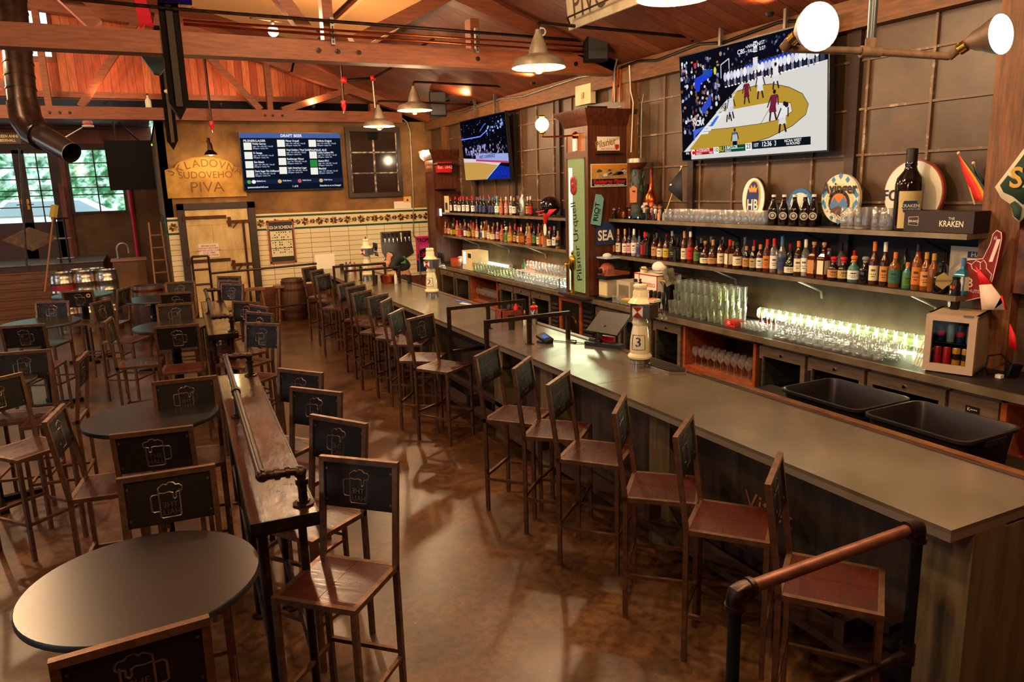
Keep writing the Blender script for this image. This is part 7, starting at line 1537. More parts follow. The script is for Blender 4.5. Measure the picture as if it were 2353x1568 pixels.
cup(1176, 757, 'black cup of straws beside the near red-brown caddy'); cup(863, 652, 'pair-stacked black cup at the far service rails', .13); cup(941, 652, 'black cup standing alone left of tap tower 2', .13); cup(786, 622, 'black cup at the far bar end beside the white napkin box', .12)
q = onbar(1168, 735); t = thing('bar_caddy', 'red-brown wooden caddy of condiments between the near service rails', 'caddy', q)
M_cad = mat('caddy_wood', '#8a3c20', .45, c2='#5c2412', scale=6)
mb = MB(); mb.box(-.12, .16, -.08, .08, 0, .01, M_cad); mb.box(-.12, .16, -.08, -.07, 0, .11, M_cad); mb.box(-.12, .16, .07, .08, 0, .11, M_cad); mb.box(-.12, -.11, -.08, .08, 0, .13, M_cad); mb.box(.15, .16, -.08, .08, 0, .13, M_cad); mb.build('tray', t)
for i, (dx, dy, c, k, nm) in enumerate(((.08, -.03, '#d8141f', '#d8141f', 'red sauce bottle in the near caddy'), (.03, .04, '#1c1410', '#d8901c', 'dark sauce bottle with orange cap in the near caddy'), (.12, .03, '#3a2014', '#e6e0d2', 'brown sauce bottle with white cap in the near caddy'))):
    mb = MB(); mb.lathe([(.022, 0), (.022, .13), (.01, .15), (.01, .16), (.013, .16), (.01, .185)], c_(c, .3), 12, ms=[c_(c, .3)]*3+[c_(k, .4)]*2); tag(mb.build('sauce_bottle', None, q+V((dx, dy, .011))), nm, 'bottle')
q = onbar(1222, 745); t = thing('shaker_jar', 'glass shaker jar with bright red lid on the bar', 'jar', q+V((.03, 0, 0)))
mb = MB(); mb.lathe([(.036, 0), (.038, .005), (.038, .15), (.032, .16)], M_chrome, 20); mb.build('jar', t); mb = MB(); mb.lathe([(.04, .155), (.042, .16), (.042, .185), (.02, .2)], M_red, 20); mb.build('lid', t); mb = MB(); mb.lathe([(.015, .2), (.016, .225), (.008, .235)], M_brass, 12); mb.build('spout', t)
mb = MB(); q = onbar(1206, 748); mb.lathe([(.018, 0), (.018, .1), (.008, .13), (.008, .16)], c_('#e6e0d2', .4), 12, ms=[c_('#e6e0d2', .4), c_('#1c1410', .4), c_('#d8901c', .4)]); tag(mb.build('bitters_bottle', None, q), 'white-labelled small bottle with orange cap left of the red-lidded jar', 'bottle')
q = onbar(893, 650); t = thing('copper_caddy', 'orange copper basket caddy at the far service rails', 'caddy', q+V((.0, .0, 0)))
mb = MB(); mb.lathe([(.11, 0), (.12, .02), (.13, .12), (.125, .12), (.11, .02), (.001, .02)], M_copper, 18, cap1=False); mb.build('basket', t)
for i, (px, c, k) in enumerate(((806, '#e6e0d2', '#3a2014'), (816, '#7a2a14', '#d8141f'), (797, '#1c1410', '#1c1410'), (910, '#e6e0d2', '#d8901c'))):
    q = onbar(px, 628 if px < 900 else 652); mb = MB(); mb.lathe([(.024, 0), (.024, .12), (.01, .16), (.01, .17), (.014, .17), (.01, .2)], c_(c, .3), 12, ms=[c_(c, .3)]*3+[c_(k, .4)]*2); tag(mb.build('sauce_bottle', None, q), ['white sauce bottle with brown cap at the far bar end', 'red-brown sauce bottle at the far bar end', 'black sauce bottle at the far bar end', 'white bottle with orange cap right of the copper caddy'][i], 'bottle')
mb = MB(); q = onbar(750, 620); mb.box(-.17, .2, 0, .1, 0, .28, M_paper); tag(mb.build('napkin_box', None, V((2.98, 14.3, BZ))), 'white box standing at the far bar end before the tiles', 'box')
mb = MB(); q = onbar(1290, 800); 
for i, (px, py, c) in enumerate(((1062, 694, '#3a5ac0'), (1075, 700, '#e6e0d2'))):
    q = onbar(px, py); mb = MB(); mb.obox((0, 0, .004), V((.2, -1, 0)), V((1, .2, 0)), Z_, .3, .05, .006, c_(c, .5)); tag(mb.build('menu_card', None, q), ['blue', 'white'][i]+' card strip on the bar back rail beyond the near service rails', 'card')
# person bending behind the far bar
t = thing('person', 'person with shaved head in dark and green clothes bending behind the far bar', 'person', (4.2, 12.9, 0)); 
pc = OX(890, 606, 4.05); t.location = (4.05, pc.y, 0); hz = pc.z
def skinned(name, J, E_, m, sub=2):
    me = bpy.data.meshes.new(name); me.from_pydata([j[:3] for j in J], E_, []); me.materials.append(m); o = bpy.data.objects.new(name, me); COL.objects.link(o)
    sk = o.modifiers.new('skin', 'SKIN'); 
    for v, j in zip(me.skin_vertices[0].data, J): v.radius = (j[3], j[3])
    me.skin_vertices[0].data[0].use_root = True
    o.modifiers.new('sub', 'SUBSURF').levels = sub; o.modifiers['sub'].render_levels = sub
    return o
M_skn = mat('skin', '#c98e6a', .5)
J = [(.35, .02, .95, .15), (.28, .02, 1.1, .15), (.15, .01, 1.24, .16), (.06, 0, 1.28, .1), (0, 0, hz-.16, .055), (0, 0, hz-.02, .09), (-.02, 0, hz+.07, .075), (.12, .18, 1.22, .065), (-.02, .24, 1.04, .05), (-.14, .16, 1.09, .035), (.12, -.18, 1.22, .065), (-.02, -.24, 1.04, .05), (-.14, -.16, 1.09, .035), (.36, .11, .5, .08), (.34, .11, .06, .05), (.36, -.09, .5, .08), (.34, -.09, .06, .05), (.24, .11, .04, .04), (.24, -.09, .04, .04)]
E1 = [(0, 1), (1, 2), (2, 3), (3, 4), (4, 5), (5, 6), (2, 7), (7, 8), (8, 9), (2, 10), (10, 11), (11, 12), (0, 13), (13, 14), (0, 15), (15, 16), (14, 17), (16, 18)]
o = skinned('body', J, E1, M_skn); o.parent = t
o = skinned('jacket', [(j[0], j[1], j[2], j[3]*1.24) for j in (J[0], J[1], J[2], J[3], J[7], J[8], J[10], J[11])], [(0, 1), (1, 2), (2, 3), (2, 4), (4, 5), (2, 6), (6, 7)], c_('#16181a', .8)); o.parent = t
o = skinned('trousers', [(j[0], j[1], j[2], j[3]*1.2) for j in (J[0], J[13], J[14], J[15], J[16], J[1])], [(0, 1), (1, 2), (0, 3), (3, 4), (0, 5)], c_('#1a1c24', .8)); o.parent = t
mb = MB(); mb.prism([(-.05, -.08), (.05, -.08), (.04, .06), (-.05, .05)], (.26, -.17, 1.22), X_, Z_, .01, c_('#3f8a2a', .7)); mb.build('green_patch', t)
mb = MB(); 
for s in (-1, 1): mb.sphere((-.085, s*.032, hz+.0), .012, M_white, 8, 6); mb.sphere((-.094, s*.032, hz), .006, M_black, 8, 6)
mb.tube([(-.088, 0, hz), (-.115, 0, hz-.03)], [.008, .014], M_skn, 8); mb.tube([(-.085, -.025, hz-.06), (-.09, .025, hz-.06)], .005, c_('#8a4a3c', .5), 6)
for s in (-1, 1): mb.sphere((0, s*.09, hz), .022, M_skn, 8, 6, (.7, .4, 1.2))
mb.build('face', t)
for s in (-1, 1):
    for i in range(5):
        y = s*.16+(-.03+i*.015); mb = MB(); L = [.055, .075, .08, .07, .055][i]; mb.tube([(-.15, s*.16+(i-2)*.012, 1.088), (-.15-L*.6, y, 1.086), (-.15-L, y, 1.079)], .008, M_skn, 6); mb.build('finger', t)

# ---------------------------------------------------------------- back wall
D = YB-.0
t = thing('cold_room_door', 'weathered cream cold room door with iron strap hinges in a dark frame', 'door', (1.27, YB-.03, 0))
X0 = -1.27
M_dframe = mat('dark_door_frame', '#2f1d14', .45)
mb = MB(); mb.box(.56+X0, .68+X0, -.04, .04, 0, 2.37, M_dframe); mb.box(1.83+X0, 1.97+X0, -.04, .04, 0, 2.37, M_dframe); mb.box(.56+X0, 1.97+X0, -.04, .04, 2.25, 2.37, M_dframe); mb.build('frame', t)
M_door = mat('cream_door_boards', '#d9bd80', .65, c2='#9c7338', scale=3.5, stretch=(1, 1, .5), detail=9, lo=.42, hi=.8, bump=.2)
mb = MB(); mb.box(.69+X0, 1.82+X0, -.02, .02, 0, 2.24, M_door)
for z in (.35, .78, 1.08, 1.45, 1.95): mb.box(.69+X0, 1.82+X0, -.022, -.02, z, z+.004, M_cad)
for i, z in enumerate((.1, .5, .9, 1.2, 1.6)): x = .95+.2*(i % 3); mb.box(x+X0, x+.004+X0, -.022, -.02, z, z+.36, M_cad)
mb.build('leaf', t)
M_iron = mat('rusty_iron', '#3a1f14', .55, .5, c2='#5c2f18', scale=10)
for z in (2.1, 1.27):
    mb = MB(); mb.box(.64+X0, 1.42+X0, -.045, -.02, z-.03, z+.03, M_iron); mb.lathe([(.03, -.06), (.03, .06)], M_iron, 10, (.66+X0, -.05, z)); mb.build('strap_hinge', t)
for z in (2.0, 1.16):
    mb = MB(); mb.box(1.42+X0, 1.86+X0, -.06, -.02, z-.025, z+.025, M_iron); mb.box(1.44+X0, 1.5+X0, -.07, -.02, z-.09, z+.09, M_iron); mb.tube([(1.6+X0, -.06, z), (1.6+X0, -.1, z-.03), (1.52+X0, -.12, z-.12)], .015, M_iron, 8); mb.build('latch', t)
mb = MB(); mb.tube([(1.72+X0, -.06, .1), (1.72+X0, -.06, 2.0)], .022, M_iron, 8); mb.build('lock_rod', t)
mb = MB(); mb.tube([(1.7+X0, -.05, 1.95), (1.7+X0, -.05, 1.6)], .006, M_galv, 6); mb.build('chain', t)
mb = MB(); a, b = OY(455, 562, 15.55), OY(505, 590, 15.55); mb.box(a.x-1.27, b.x-1.27, -.03, -.021, b.z, a.z, M_paper)
cx, cz = (a.x+b.x)/2-1.27, (a.z+b.z)/2
for i, s_ in enumerate(('BEWARE DOOR', 'DO NOT LEAN HERE', 'KEEP THIS DOOR CLOSED', 'AT ALL TIMES', 'STAFF ONLY PLEASE')): mb.text(s_, (cx, -.031, cz+.09-.045*i), X_, Z_, .03, M_red, 'CENTER', .001, .9, .03)
mb.build('notice', t)
# arched lettering panel
M_arch = mat('yellow_plaster', '#b98c42', .8, c2='#8f6428', scale=3, bump=.2)
t = thing('arched_sign', 'arched plaster panel reading Skladovna Sudoveho Piva over the cold room door', 'sign', (1.14, YB-.02, 2.86))
mb = MB(); P = [(-.7, -.38), (.7, -.38), (.7, .13)]+[(.52*math.cos(a), .17+.19*math.sin(a)) for a in [PI*k/10 for k in range(11)]]+[(-.7, .13)]
mb.prism(P, (0, 0, 0), X_, Z_, -.019, M_arch); mb.build('panel', t)
mb = MB(); mb.tube([V((x, -.001, z)) for x, z in P], .014, M_arch, 6, closed=True); mb.build('moulding', t)
mb = MB(); M_let = c_('#6a4218', .7)
w = 'SKLADOVNA'
for i, ch in enumerate(w):
    a = PI/2+.5-1.0*i/8; mb.text(ch, (1.25*math.cos(a), -.003, -1.0+1.25*math.sin(a)), V((math.sin(a), 0, -math.cos(a))), V((math.cos(a), 0, math.sin(a))), .15, M_let, 'CENTER', .002, 1., .0)
mb.text('SUDOVEHO', (0, -.003, .03), X_, Z_, .13, M_let, 'CENTER', .002, 1.0); mb.text('PIVA', (0, -.003, -.2), X_, Z_, .2, M_let, 'CENTER', .002, 1.1); mb.build('lettering', t)
# dark interior window
t = thing('sash_window', 'dark interior sash window with worn muntins right of the menu screen', 'window', (4.44, YB-.03, 3.09))
mb = MB(); mb.box(-.58, .58, -.01, .028, -.71, .72, mat('dark_pane', '#2a1c12', .15)); mb.build('pane', t)
mb = MB()
for a, b, c, d in ((-.58, -.5, -.71, .72), (.5, .58, -.71, .72), (-.5, .5, -.71, -.62), (-.5, .5, .62, .72)): mb.box(a, b, -.05, -.01, c, d, M_dframe)
mb.build('frame', t)
M_worn = mat('worn_white_muntin', '#5a4636', .6, c2='#c9b8a0', scale=10, lo=.45, hi=.6)
mb = MB(); mb.box(-.018, .018, -.03, -.01, -.62, .62, M_worn); mb.box(-.5, .5, -.03, -.01, .19, .215, M_worn); mb.box(-.5, .5, -.03, -.01, -.23, -.205, M_worn); mb.box(-.5, -.48, -.03, -.01, -.6, .6, M_worn); mb.box(.48, .5, -.03, -.01, -.6, .6, M_worn); mb.build('muntin', t)
mb = MB(); mb.box(-.1, .1, -.04, -.012, .45, .66, M_matte); mb.build('vent_cover', t)
# schedule board
a, b = OY(611, 508, 15.57), OY(683, 602, 15.57); w, h = (b.x-a.x), (a.z-b.z); w = .52
t = thing('schedule_board', 'orange-framed 2023-24 schedule poster on the tiles', 'poster', ((a.x+b.x)/2, YB-.03, (a.z+b.z)/2))
mb = MB(); mb.box(-w/2, w/2, 0, .012, -h/2, h/2, c_('#1c1614', .5)); mb.build('panel', t)
mb = MB()
for q in ((-w/2, w/2, h/2-.03, h/2), (-w/2, w/2, -h/2, -h/2+.03), (-w/2, -w/2+.03, -h/2, h/2), (w/2-.03, w/2, -h/2, h/2)): mb.box(q[0], q[1], -.015, .0, q[2], q[3], M_orange)
mb.build('frame', t)
mb = MB(); mb.box(-w/2+.045, w/2-.045, -.002, 0, -h/2+.13, h/2-.2, c_('#d9d2a8', .6)); mb.text('2023-24 SCHEDULE', (0, -.003, h/2-.14), X_, Z_, .06, M_paper, 'CENTER', .001, .8, .03)
for z in (h/2-.21, h/2-.4, h/2-.56): mb.box(-w/2+.05, w/2-.05, -.004, -.002, z, z+.012, M_black)
rnd = random.Random(6)
for r in range(9):
    for k in range(9):
        if rnd.random() < .55: x = -w/2+.08+k*.043; z = h/2-.25-r*.05; mb.box(x, x+.022, -.004, -.002, z, z+rnd.uniform(.012, .03), M_black)
mb.build('printing', t)
# steel tap plate
t = thing('tap_wall_plate', 'steel wall plate with a row of beer taps on the tiles', 'beer tap', (4.82, YB-.02, 1.36))
mb = MB(); mb.box(-.34, .34, -.01, .008, .0, .28, M_steel); mb.prism([(-.34, 0), (.34, 0), (.38, -.2), (.2, -.3), (-.25, -.3), (-.33, -.15)][::-1], (0, -.02, 0), X_, Z_, -.012, M_steel); mb.build('plate', t)
for i in range(7):
    x = -.27+i*.09; mb = MB(); mb.tube([(x, -.02, .14), (x, -.08, .14), (x, -.1, .09), (x, -.1, .05)], .012, M_chrome, 8); f = mb.build('faucet', t)
    mb = MB(); mb.lathe([(.01, .15), (.018, .18), (.018, .25)], M_pipe if i != 4 else M_cream, 8, (x, -.08, 0)); mb.build('tap_handle', f)
# pink poster, notices, conduit
a, b = OY(959, 544, 15.56), OY(995, 622, 15.56)
t = thing('poster', 'hot pink poster with dark palm and TROPIC HAZE lettering by the far pillar', 'poster', ((a.x+b.x)/2, YB-.025, (a.z+b.z)/2)); w, h = .4, a.z-b.z
mb = MB(); mb.box(-w/2, w/2, 0, .006, -h/2, h/2, c_('#d8147a', .5)); mb.box(-w/2, w/2, -.001, 0, -h/2, -h/2+.25, c_('#1c2a4a', .5)); mb.build('sheet', t)
mb = MB(); mb.text('TROPIC', (0, -.001, h/2-.09), X_, Z_, .09, M_black, 'CENTER', .001, .8, .05); mb.text('HAZE', (0, -.001, h/2-.24), X_, Z_, .09, c_('#c86a9a', .5), 'CENTER', .001, .8, .05); mb.build('lettering', t)
mb = MB(); mb.lathe([(.17, .0), (.17, .002)], M_black, 20, (0, -.0015, -.05), axis=(0, -1, 0))
for i in range(7): an = PI*i/6; mb.prism([(0, -.015), (.13, 0), (0, .015)], (0, -.005, -.05), V((math.cos(an), 0, math.sin(an))), V((-math.sin(an), 0, math.cos(an))), .001, c_('#d8147a', .5))
mb.build('palm', t)
for i, (px0, py0, px1, py1, c, l) in enumerate(((905, 460, 945, 478, '#e6dcc0', 'white notice with red stripe above the tile frieze'), (927, 452, 945, 465, '#e0a848', 'small orange notice above the tile frieze'))):
    a, b = OY(px0, py0, YB-.01), OY(px1, py1, YB-.01); mb = MB(); y = YB-.006-.004*i; mb.box(a.x, b.x, y-.003, y, b.z, a.z, c_(c, .6)); 
    if i == 0: mb.box(a.x, b.x, y-.004, y-.003, a.z-.03, a.z, M_red)
    else: mb.prism([(-.03, 0), (.03, 0), (.0, .05)], ((a.x+b.x)/2, y-.004, (a.z+b.z)/2-.03), X_, Z_, .001, M_black)
    tag(mb.build('notice'), l, 'notice')
P = [OY(918, 268, 15.5), OY(935, 280, 15.5), OY(942, 300, 15.52), OY(946, 380, 15.55), OY(950, 470, 15.55), OY(950, 540, 15.55), OY(962, 560, 15.55), OY(966, 640, 15.55)]
pipe_thing('conduit', 'thin grey conduit running down the back wall right of the dark window', 'pipe', P, .012, M_galv)
for pts, l, m_, r in (([(1433, 110), (1420, 130), (1412, 160), (1412, 235)], 'grey conduit bending down beside the near pillar top', M_galv, .012), ([(1446, 150), (1449, 210), (1455, 235), (1450, 350)], 'white cable dropping to the carved totem', M_white, .007), ([(1480, 215), (1475, 240), (1472, 400)], 'thin grey conduit on the sash wall right of the pillar', M_galv, .01)):
    pipe_thing('conduit', l, 'pipe', [OX(*p, 5.57) for p in pts], r, m_)
for i in range(3): pipe_thing('copper_pipe', 'vertical copper pipe above the near pillar, %s of three' % ['left', 'middle', 'right'][i], 'pipe', [OX(1408+i*8, 235, 5.6), OX(1412+i*7, 150, 5.6)], .012, M_copper)
t = thing('cream_panel_box', 'cream electrical box above the near pillar', 'box', OX(1342, 218, 5.62)); mb = MB(); mb.box(-.02, .06, -.2, .2, -.13, .13, M_cream); mb.build('cover', t); mb = MB(); mb.box(-.03, -.02, -.03, .03, -.05, .03, M_edge); mb.build('switch', t)
for px0, px1, l in ((900, 1440, 'bundled grey cables sagging along the far wall plate'), (1440, 1850, 'bundled black and grey cables along the near wall plate')):
    P = []
    for k in range(9):
        px = px0+(px1-px0)*k/8; y = {900: 15.2, 1440: 8.2}[px0]+({900: 8.3, 1440: 5.2}[px0]-{900: 15.2, 1440: 8.2}[px0])*k/8; P.append((5.585, y, 3.93+.03*math.sin(k*2.1)))
    pipe_thing('cable_bundle', l, 'cable', P, .016, M_galv if px0 == 900 else M_steelblk)
mb = MB(); mb.obox((0, 0, 0), X_, Y_, Z_, .3, .22, .05, M_black); tag(mb.build('router_box', None, (5.3, 8.4, 3.45)), 'flat black box lying on top of the near pillar cornice', 'box')
# hanging PIVO sign
S0 = OX(1310, 75, 4.15)+V((0, 0, .02)); S1 = OX(1292, 0, 4.15); U = -Y_; Vv = (V((S0.x-.16, S0.y+.0, S1.z))-S0); Vv = V((-.1, 0, 1)).normalized()
t = thing('hanging_sign', 'tilted cream sign with dark PIVO letters under the roof', 'sign', S0); 
mb = MB(); mb.obox(U*.8+Vv*.21, U, Vv, U.cross(Vv), 1.6, .42, .03, mat('sign_cream', '#cbbf9f', .6, c2='#a8977a', scale=4)); mb.build('board', t)
mb = MB(); n = U.cross(Vv)*.017
if n.dot(CAM-S0) < 0: n = -n
mb.text('PIVO  •  NA', U*.11+Vv*.2+n, U, Vv, .27, c_('#4a3020', .6), 'LEFT', .002, .8, .0); mb.build('lettering', t)
mb = MB(); mb.tube([U*.1+n*3+Vv*.02, U*.14+n*6+Vv*.1, U*1.2+n*6+Vv*.11], .009, M_pipe, 8); mb.build('lamp_rail', t)
for s in (.4, 1.5): mb = MB(); mb.tube([U*s+Vv*.42, V((0, 0, roofz(4.1)-S0.z-.005))+U*s+X_*-.05], .012, M_steelblk, 6); mb.build('hanger', t)

# ---------------------------------------------------------------- far left things
def keg(x, y, z, label, band=None):
    t = thing('beer_keg', label, 'keg', (x, y, z), 0, 'steel kegs by the steps')
    mb = MB(); R = .205; mb.lathe([(.19, 0), (.2, .02), (.195, .07), (R*.97, .1), (R, .12), (R, .19), (R*1.03, .2), (R*1.03, .215), (R, .225), (R, .37), (R*1.03, .38), (R*1.03, .395), (R, .405), (R, .47), (R*.97, .5), (.19, .52), (.2, .57), (.2, .585), (.19, .585), (.18, .52), (.03, .54)], mat('keg_steel', '#b5aca0', .25, .95, c2='#8f857a', scale=6), 26); mb.build('shell', t)
    mb = MB(); mb.lathe([(.03, .53), (.03, .56), (.02, .565)], M_steel, 14); mb.build('valve', t)
    if band: mb = MB(); mb.lathe([(R*1.004, .25), (R*1.004, .35)], mat('keg_band', band, .4), 26, cap0=False, cap1=False); mb.build('printed_band', t)
KP = [(152, 768, 'left'), (202, 768, 'middle'), (252, 768, 'right')]
for px, py, l in KP:
    q = GZ(px, py); q = V((q.x, 16.25, 0)); q.x = OY(px, 700, 16.25).x
    for lev in range(2): keg(q.x, q.y, lev*.586, 'steel beer keg, %s stack, %s level by the steps' % (l, ['bottom', 'top'][lev]), '#8a1c1a' if (l == 'left' and lev == 1) else None)
for k, (px, l) in enumerate(((175, 'rear left'), (215, 'rear right'))):
    x = OY(px, 620, 16.75).x
    for lev in range(2): keg(x, 16.75, lev*.586, 'steel beer keg, %s stack, %s level by the steps' % (l, ['bottom', 'top'][lev]))
def barrel(x, y, R, H, label, dark, squash=1.):
    t = thing('wood_barrel', label, 'barrel', (x, y, 0)); m_ = mat('barrel_dark', '#2c1812', .35, c2='#3f2418', scale=5, stretch=(6, 6, .5)) if dark else mat('barrel_brown', '#5c3a22', .5, c2='#3f2614', scale=5, stretch=(6, 6, .5))
    mb = MB(); mb.lathe([(R*.82, 0), (R*.92, H*.2), (R, H*.5), (R*.92, H*.8), (R*.82, H), (R*.78, H), (R*.78, H-.03), (.001, H-.03)], m_, 26); mb.build('staves', t)
    for z in (.08, .25, .75, .92): r = R*(.82+.18*math.sin(PI*z)**.8)+.004; mb = MB(); mb.lathe([(r, H*z-.022), (r, H*z+.022)], M_copper if dark else M_iron, 26, cap0=False, cap1=False); mb.build('hoop', t)
barrel(OY(346, 690, 14.6).x, 14.6, .31, .98, 'dark glossy barrel with copper hoops beside the kegs', True)
barrel(2.5, 15.2, .25, .84, 'brown wooden barrel at the bar end before the tiles', False)
def wstool(px, label, y=15.15):
    x = OY(px, 700, y).x; t = thing('wooden_stool', label, 'stool', (x, y, 0), .1, 'plain wooden stools at the tiled wall'); M_ws = mat('light_brown_wood', '#8a5c34', .5, c2='#6b4424', scale=7)
    mb = MB(); mb.box(-.2, .2, -.13, .13, .68, .72, M_ws); mb.build('seat', t)
    for sx in (-1, 1):
        for sy in (-1, 1): mb = MB(); mb.bar((sx*.14, sy*.09, .68), (sx*.19, sy*.12, 0), .032, .032, M_ws); mb.build('leg', t)
        mb = MB(); mb.bar((sx*.165, -.1, .3), (sx*.165, .1, .3), .025, .025, M_ws); mb.build('rung', t)
    mb = MB(); mb.bar((-.17, -.105, .25), (.17, -.105, .25), .025, .025, M_ws); mb.build('rung', t)
wstool(585, 'plain wooden stool, left of the pair at the tiled wall', 15.1); wstool(658, 'plain wooden stool, right of the pair at the tiled wall', 15.2)
for px, py, y, z, l in ((355, 696, 12.6, .72, 'upper'), (372, 725, 11.4, .72, 'lower')):
    q = GZ(px, py, z); t = thing('round_stool', 'small round-topped stool before the dark barrel, %s one' % l, 'stool', (q.x, q.y, 0)); mb = MB(); mb.lathe([(.15, z-.03), (.16, z-.02), (.16, z), (.001, z)], mat('yellow_wood', '#9c7434', .35), 22); mb.build('seat', t)
    for i in range(4): a = PI/4+i*PI/2; mb = MB(); mb.tube([(.1*math.cos(a), .1*math.sin(a), z-.03), (.17*math.cos(a), .17*math.sin(a), 0)], .013, M_steelblk, 8); mb.build('leg', t)
# hand-wash cabinet with bent pipe, ladder, fire pipe, hanging screen, duct lamp
x = OY(302, 640, 18.5); t = thing('sink_cabinet', 'tan cabinet with tall bent spout behind the kegs', 'cabinet', (x.x, 18.5, 0)); mb = MB(); mb.box(-.32, .32, -.25, .25, 0, 1.16, M_panel); mb.box(-.35, .35, -.28, .28, 1.16, 1.2, mat('tan_top', '#a06a4a', .5)); mb.build('body', t)
mb = MB(); mb.tube([(-.2, -.1, 1.2), (-.2, -.1, 1.42)]+[(-.09-.11*math.cos(PI*k/8), -.1, 1.42+.12*math.sin(PI*k/8)) for k in range(1, 8)]+[(.02, -.1, 1.42), (.02, -.1, 1.32)], .03, M_galv, 10); mb.build('spout', t)
t = thing('step_ladder', 'wooden step ladder leaning at the cold room corner', 'ladder', (0, 0, 0)); a0, a1 = OY(352, 700, 16.6), OY(348, 520, 16.9); b0, b1 = OY(380, 700, 16.6), OY(371, 518, 16.9); a0.z = b0.z = .0
a0 = V((.02, 16.5, 0)); b0 = V((.31, 16.5, 0)); a1 = V((.06, 17.0, 2.0)); b1 = V((.28, 17.0, 2.0)); M_lad = mat('ladder_wood', '#9c6a44', .5)
for p, q in ((a0, a1), (b0, b1)): mb = MB(); mb.bar(p, q, .05, .03, M_lad, up=(1, 0, 0)); mb.build('rail', t)
for k in range(1, 8): f = k/8; mb = MB(); mb.bar(a0.lerp(a1, f), b0.lerp(b1, f), .08, .025, M_lad, up=(0, 0, 1)); mb.build('step', t)
p0, p1 = OY(297, 440, 21.6), OY(322, 640, 21.6); pipe_thing('fire_pipe', 'bright red standpipe right of the landing window', 'pipe', [V((p0.x, 21.6, 3.9)), V((p0.x, 21.6, p0.z)), V((p0.x, 21.6, .0))], .05, M_red)
t = thing('hanging_screen', 'dark switched-off screen hanging before the landing window', 'television', OY(300, 380, 15.9)); c0 = t.location
mb = MB(); mb.obox((0, 0, 0), X_, V((0, 1, .1)), V((0, -.1, 1)), .78, .07, .9, M_matte); mb.build('panel', t)
for s in (-.2, .2): mb = MB(); mb.tube([(s, 0, .44), (s*.2-.15, 0, .78)], .018, M_steelblk, 8); mb.build('bracket', t)
mb = MB(); q = OY(339, 333, 17); mb.box(-.1, .1, 0, .04, -.06, .06, M_black); o = mb.build('exit_sign', None, q); tag(o, 'small lit green sign left of the cold room corner', 'sign'); mb = MB(); mb.box(-.09, .09, -.004, 0, -.02, .02, emis('#9ad83a', 2.0)); mb.build('lit_face', o)
t = thing('ceiling_fan', 'small reddish and white fan fixture under the far truss', 'fan', OY(202, 288, 16.5)); mb = MB(); mb.lathe([(.06, 0), (.09, .03), (.08, .08)], c_('#d87a6a', .4), 14); mb.lathe([(.1, -.03), (.1, 0)], M_white, 14); mb.build('hub', t); mb = MB(); mb.bar((-.1, 0, -.04), (-.5, 0, -.28), .06, .015, M_white); mb.build('blade', t)
# landing handrail, broom and pole
t = thing('landing_rail', 'black metal guard rail at the right of the steps', 'rail', (0, 0, 0)); y = 19.7
for px in (140, 160): x = OY(px, 600, y).x; mb = MB(); mb.tube([(x, y, dz), (x, y, dz+1.0)], .025, M_black, 8); mb.build('post', t)
xa, xb = OY(138, 560, y).x-.1, OY(160, 560, y).x+.05
for z in (.1, .55, 1.0): mb = MB(); mb.tube([(xa, y, dz+z), (xb, y, dz+z)], .022, M_galv if z < 1 else M_black, 8); mb.build('bar', t)
t = thing('push_broom', 'long wooden broom leaning up beside the steps with a yellow head', 'broom', (0, 0, 0)); a, b = OY(103, 672, 18.0), OY(122, 500, 18.9); mb = MB(); mb.tube([a, b], .02, M_lad, 8); mb.build('handle', t); mb = MB(); mb.bar(b, b+V((.06, .05, .26)), .14, .08, c_('#c9a848', .7)); mb.build('head', t)
a, b = OY(44, 340, 18), OY(58, 590, 19.5); pipe_thing('metal_pole', 'thin grey pole slanting before the double doors', 'pole', [a, V((b.x, b.y, dz+.0))], .022, M_galv)
mb = MB(); mb.box(-.05, .05, -.02, .02, 0, 1.8, M_trimred); tag(mb.build('trim_post', None, (OY(150, 500, 21.0).x, 21.0, dz)), 'red-brown post between the doors and the landing window', 'post')
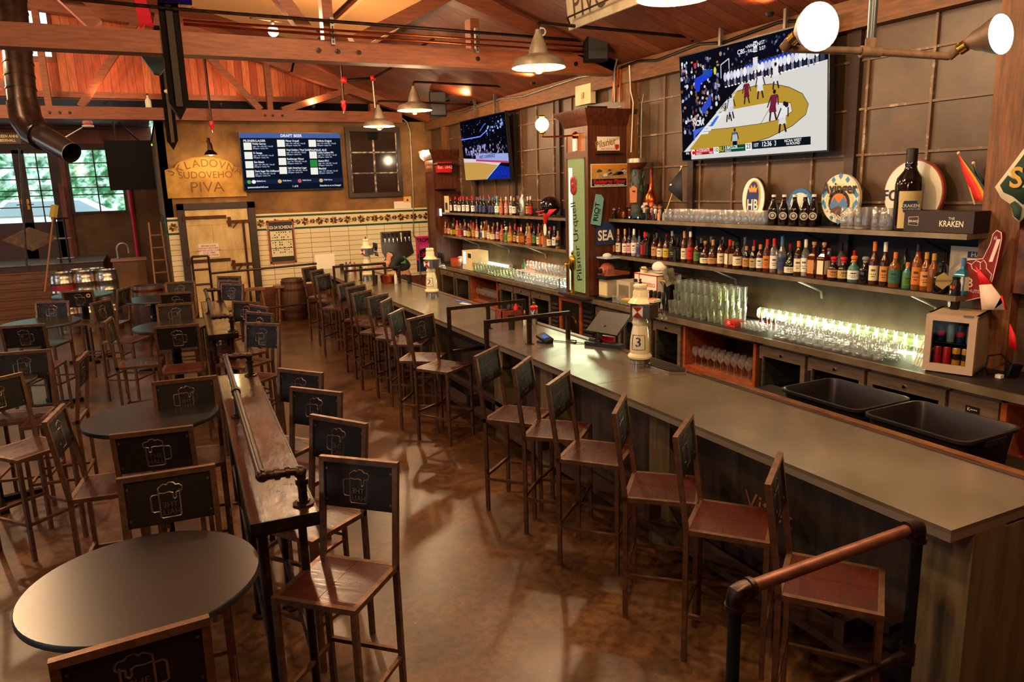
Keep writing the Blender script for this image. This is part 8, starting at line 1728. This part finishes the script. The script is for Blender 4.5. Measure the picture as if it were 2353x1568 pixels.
mb = MB(); q = OY(17, 318, 16.6); mb.box(-.2, .2, 0, .03, -.1, .1, c_('#241812', .5)); o = mb.build('wooden_sign', None, q); tag(o, 'small dark lettered sign at the upper left edge', 'sign'); mb = MB(); mb.text('QUEEN ANNE', (0, -.002, .035), X_, Z_, .05, M_cream, 'CENTER', .001, .8); mb.text('BEERHALL', (0, -.002, -.04), X_, Z_, .05, M_cream, 'CENTER', .001, .8); mb.build('lettering', o)
q = OY(300, 243, 15.3); t = thing('shelf_bottle', 'small white-labelled bottle standing on the far truss beam', 'bottle', (OY(342, 250, 15.3).x, 15.3, 4.085)); mb = MB(); mb.lathe([(.05, 0), (.05, .12), (.015, .17), (.015, .22)], M_paper, 12); mb.build('body', t); mb = MB(); mb.lathe([(.018, .21), (.018, .24)], M_black, 10); mb.build('cap', t)
mb = MB(); mb.sphere((0, 0, 0), .05, M_cream, 10, 8, (1.2, 1, .8)); tag(mb.build('round_lamp', None, OY(385, 210, 15.15)), 'small cream spotlight on the far king post', 'lamp')
# ---------------------------------------------------------------- daylight and view
W_ = bpy.data.worlds.new('sky'); SC.world = W_; W_.use_nodes = True
bg = W_.node_tree.nodes['Background']; sky = W_.node_tree.nodes.new('ShaderNodeTexSky'); sky.sky_type = 'HOSEK_WILKIE'; sky.turbidity = 9; sky.sun_direction = (-.3, -.6, .7)
mxw = W_.node_tree.nodes.new('ShaderNodeMix'); mxw.data_type = 'RGBA'; mxw.inputs['Factor'].default_value = .7; mxw.inputs['B'].default_value = (.3, .38, .44, 1); W_.node_tree.links.new(sky.outputs[0], mxw.inputs['A']); W_.node_tree.links.new(mxw.outputs['Result'], bg.inputs[0]); bg.inputs[1].default_value = 8.0
sl = bpy.data.lights.new('sun', 'SUN'); sl.energy = 7; sl.angle = .05; so = bpy.data.objects.new('sun', sl); COL.objects.link(so); so.rotation_euler = (math.radians(24), 0, math.radians(-20))
vs = SC.view_settings; vs.view_transform = 'Standard'; vs.look = 'None'; vs.gamma = 1; vs.use_curve_mapping = False; vs.exposure = EXPO
SC.display_settings.display_device = 'sRGB'
cy = SC.cycles; cy.max_bounces = 7; cy.diffuse_bounces = 3; cy.glossy_bounces = 4; cy.transparent_max_bounces = 24; cy.transmission_bounces = 4
cy.caustics_reflective = False; cy.caustics_refractive = False; cy.sample_clamp_indirect = 6; cy.blur_glossy = .5
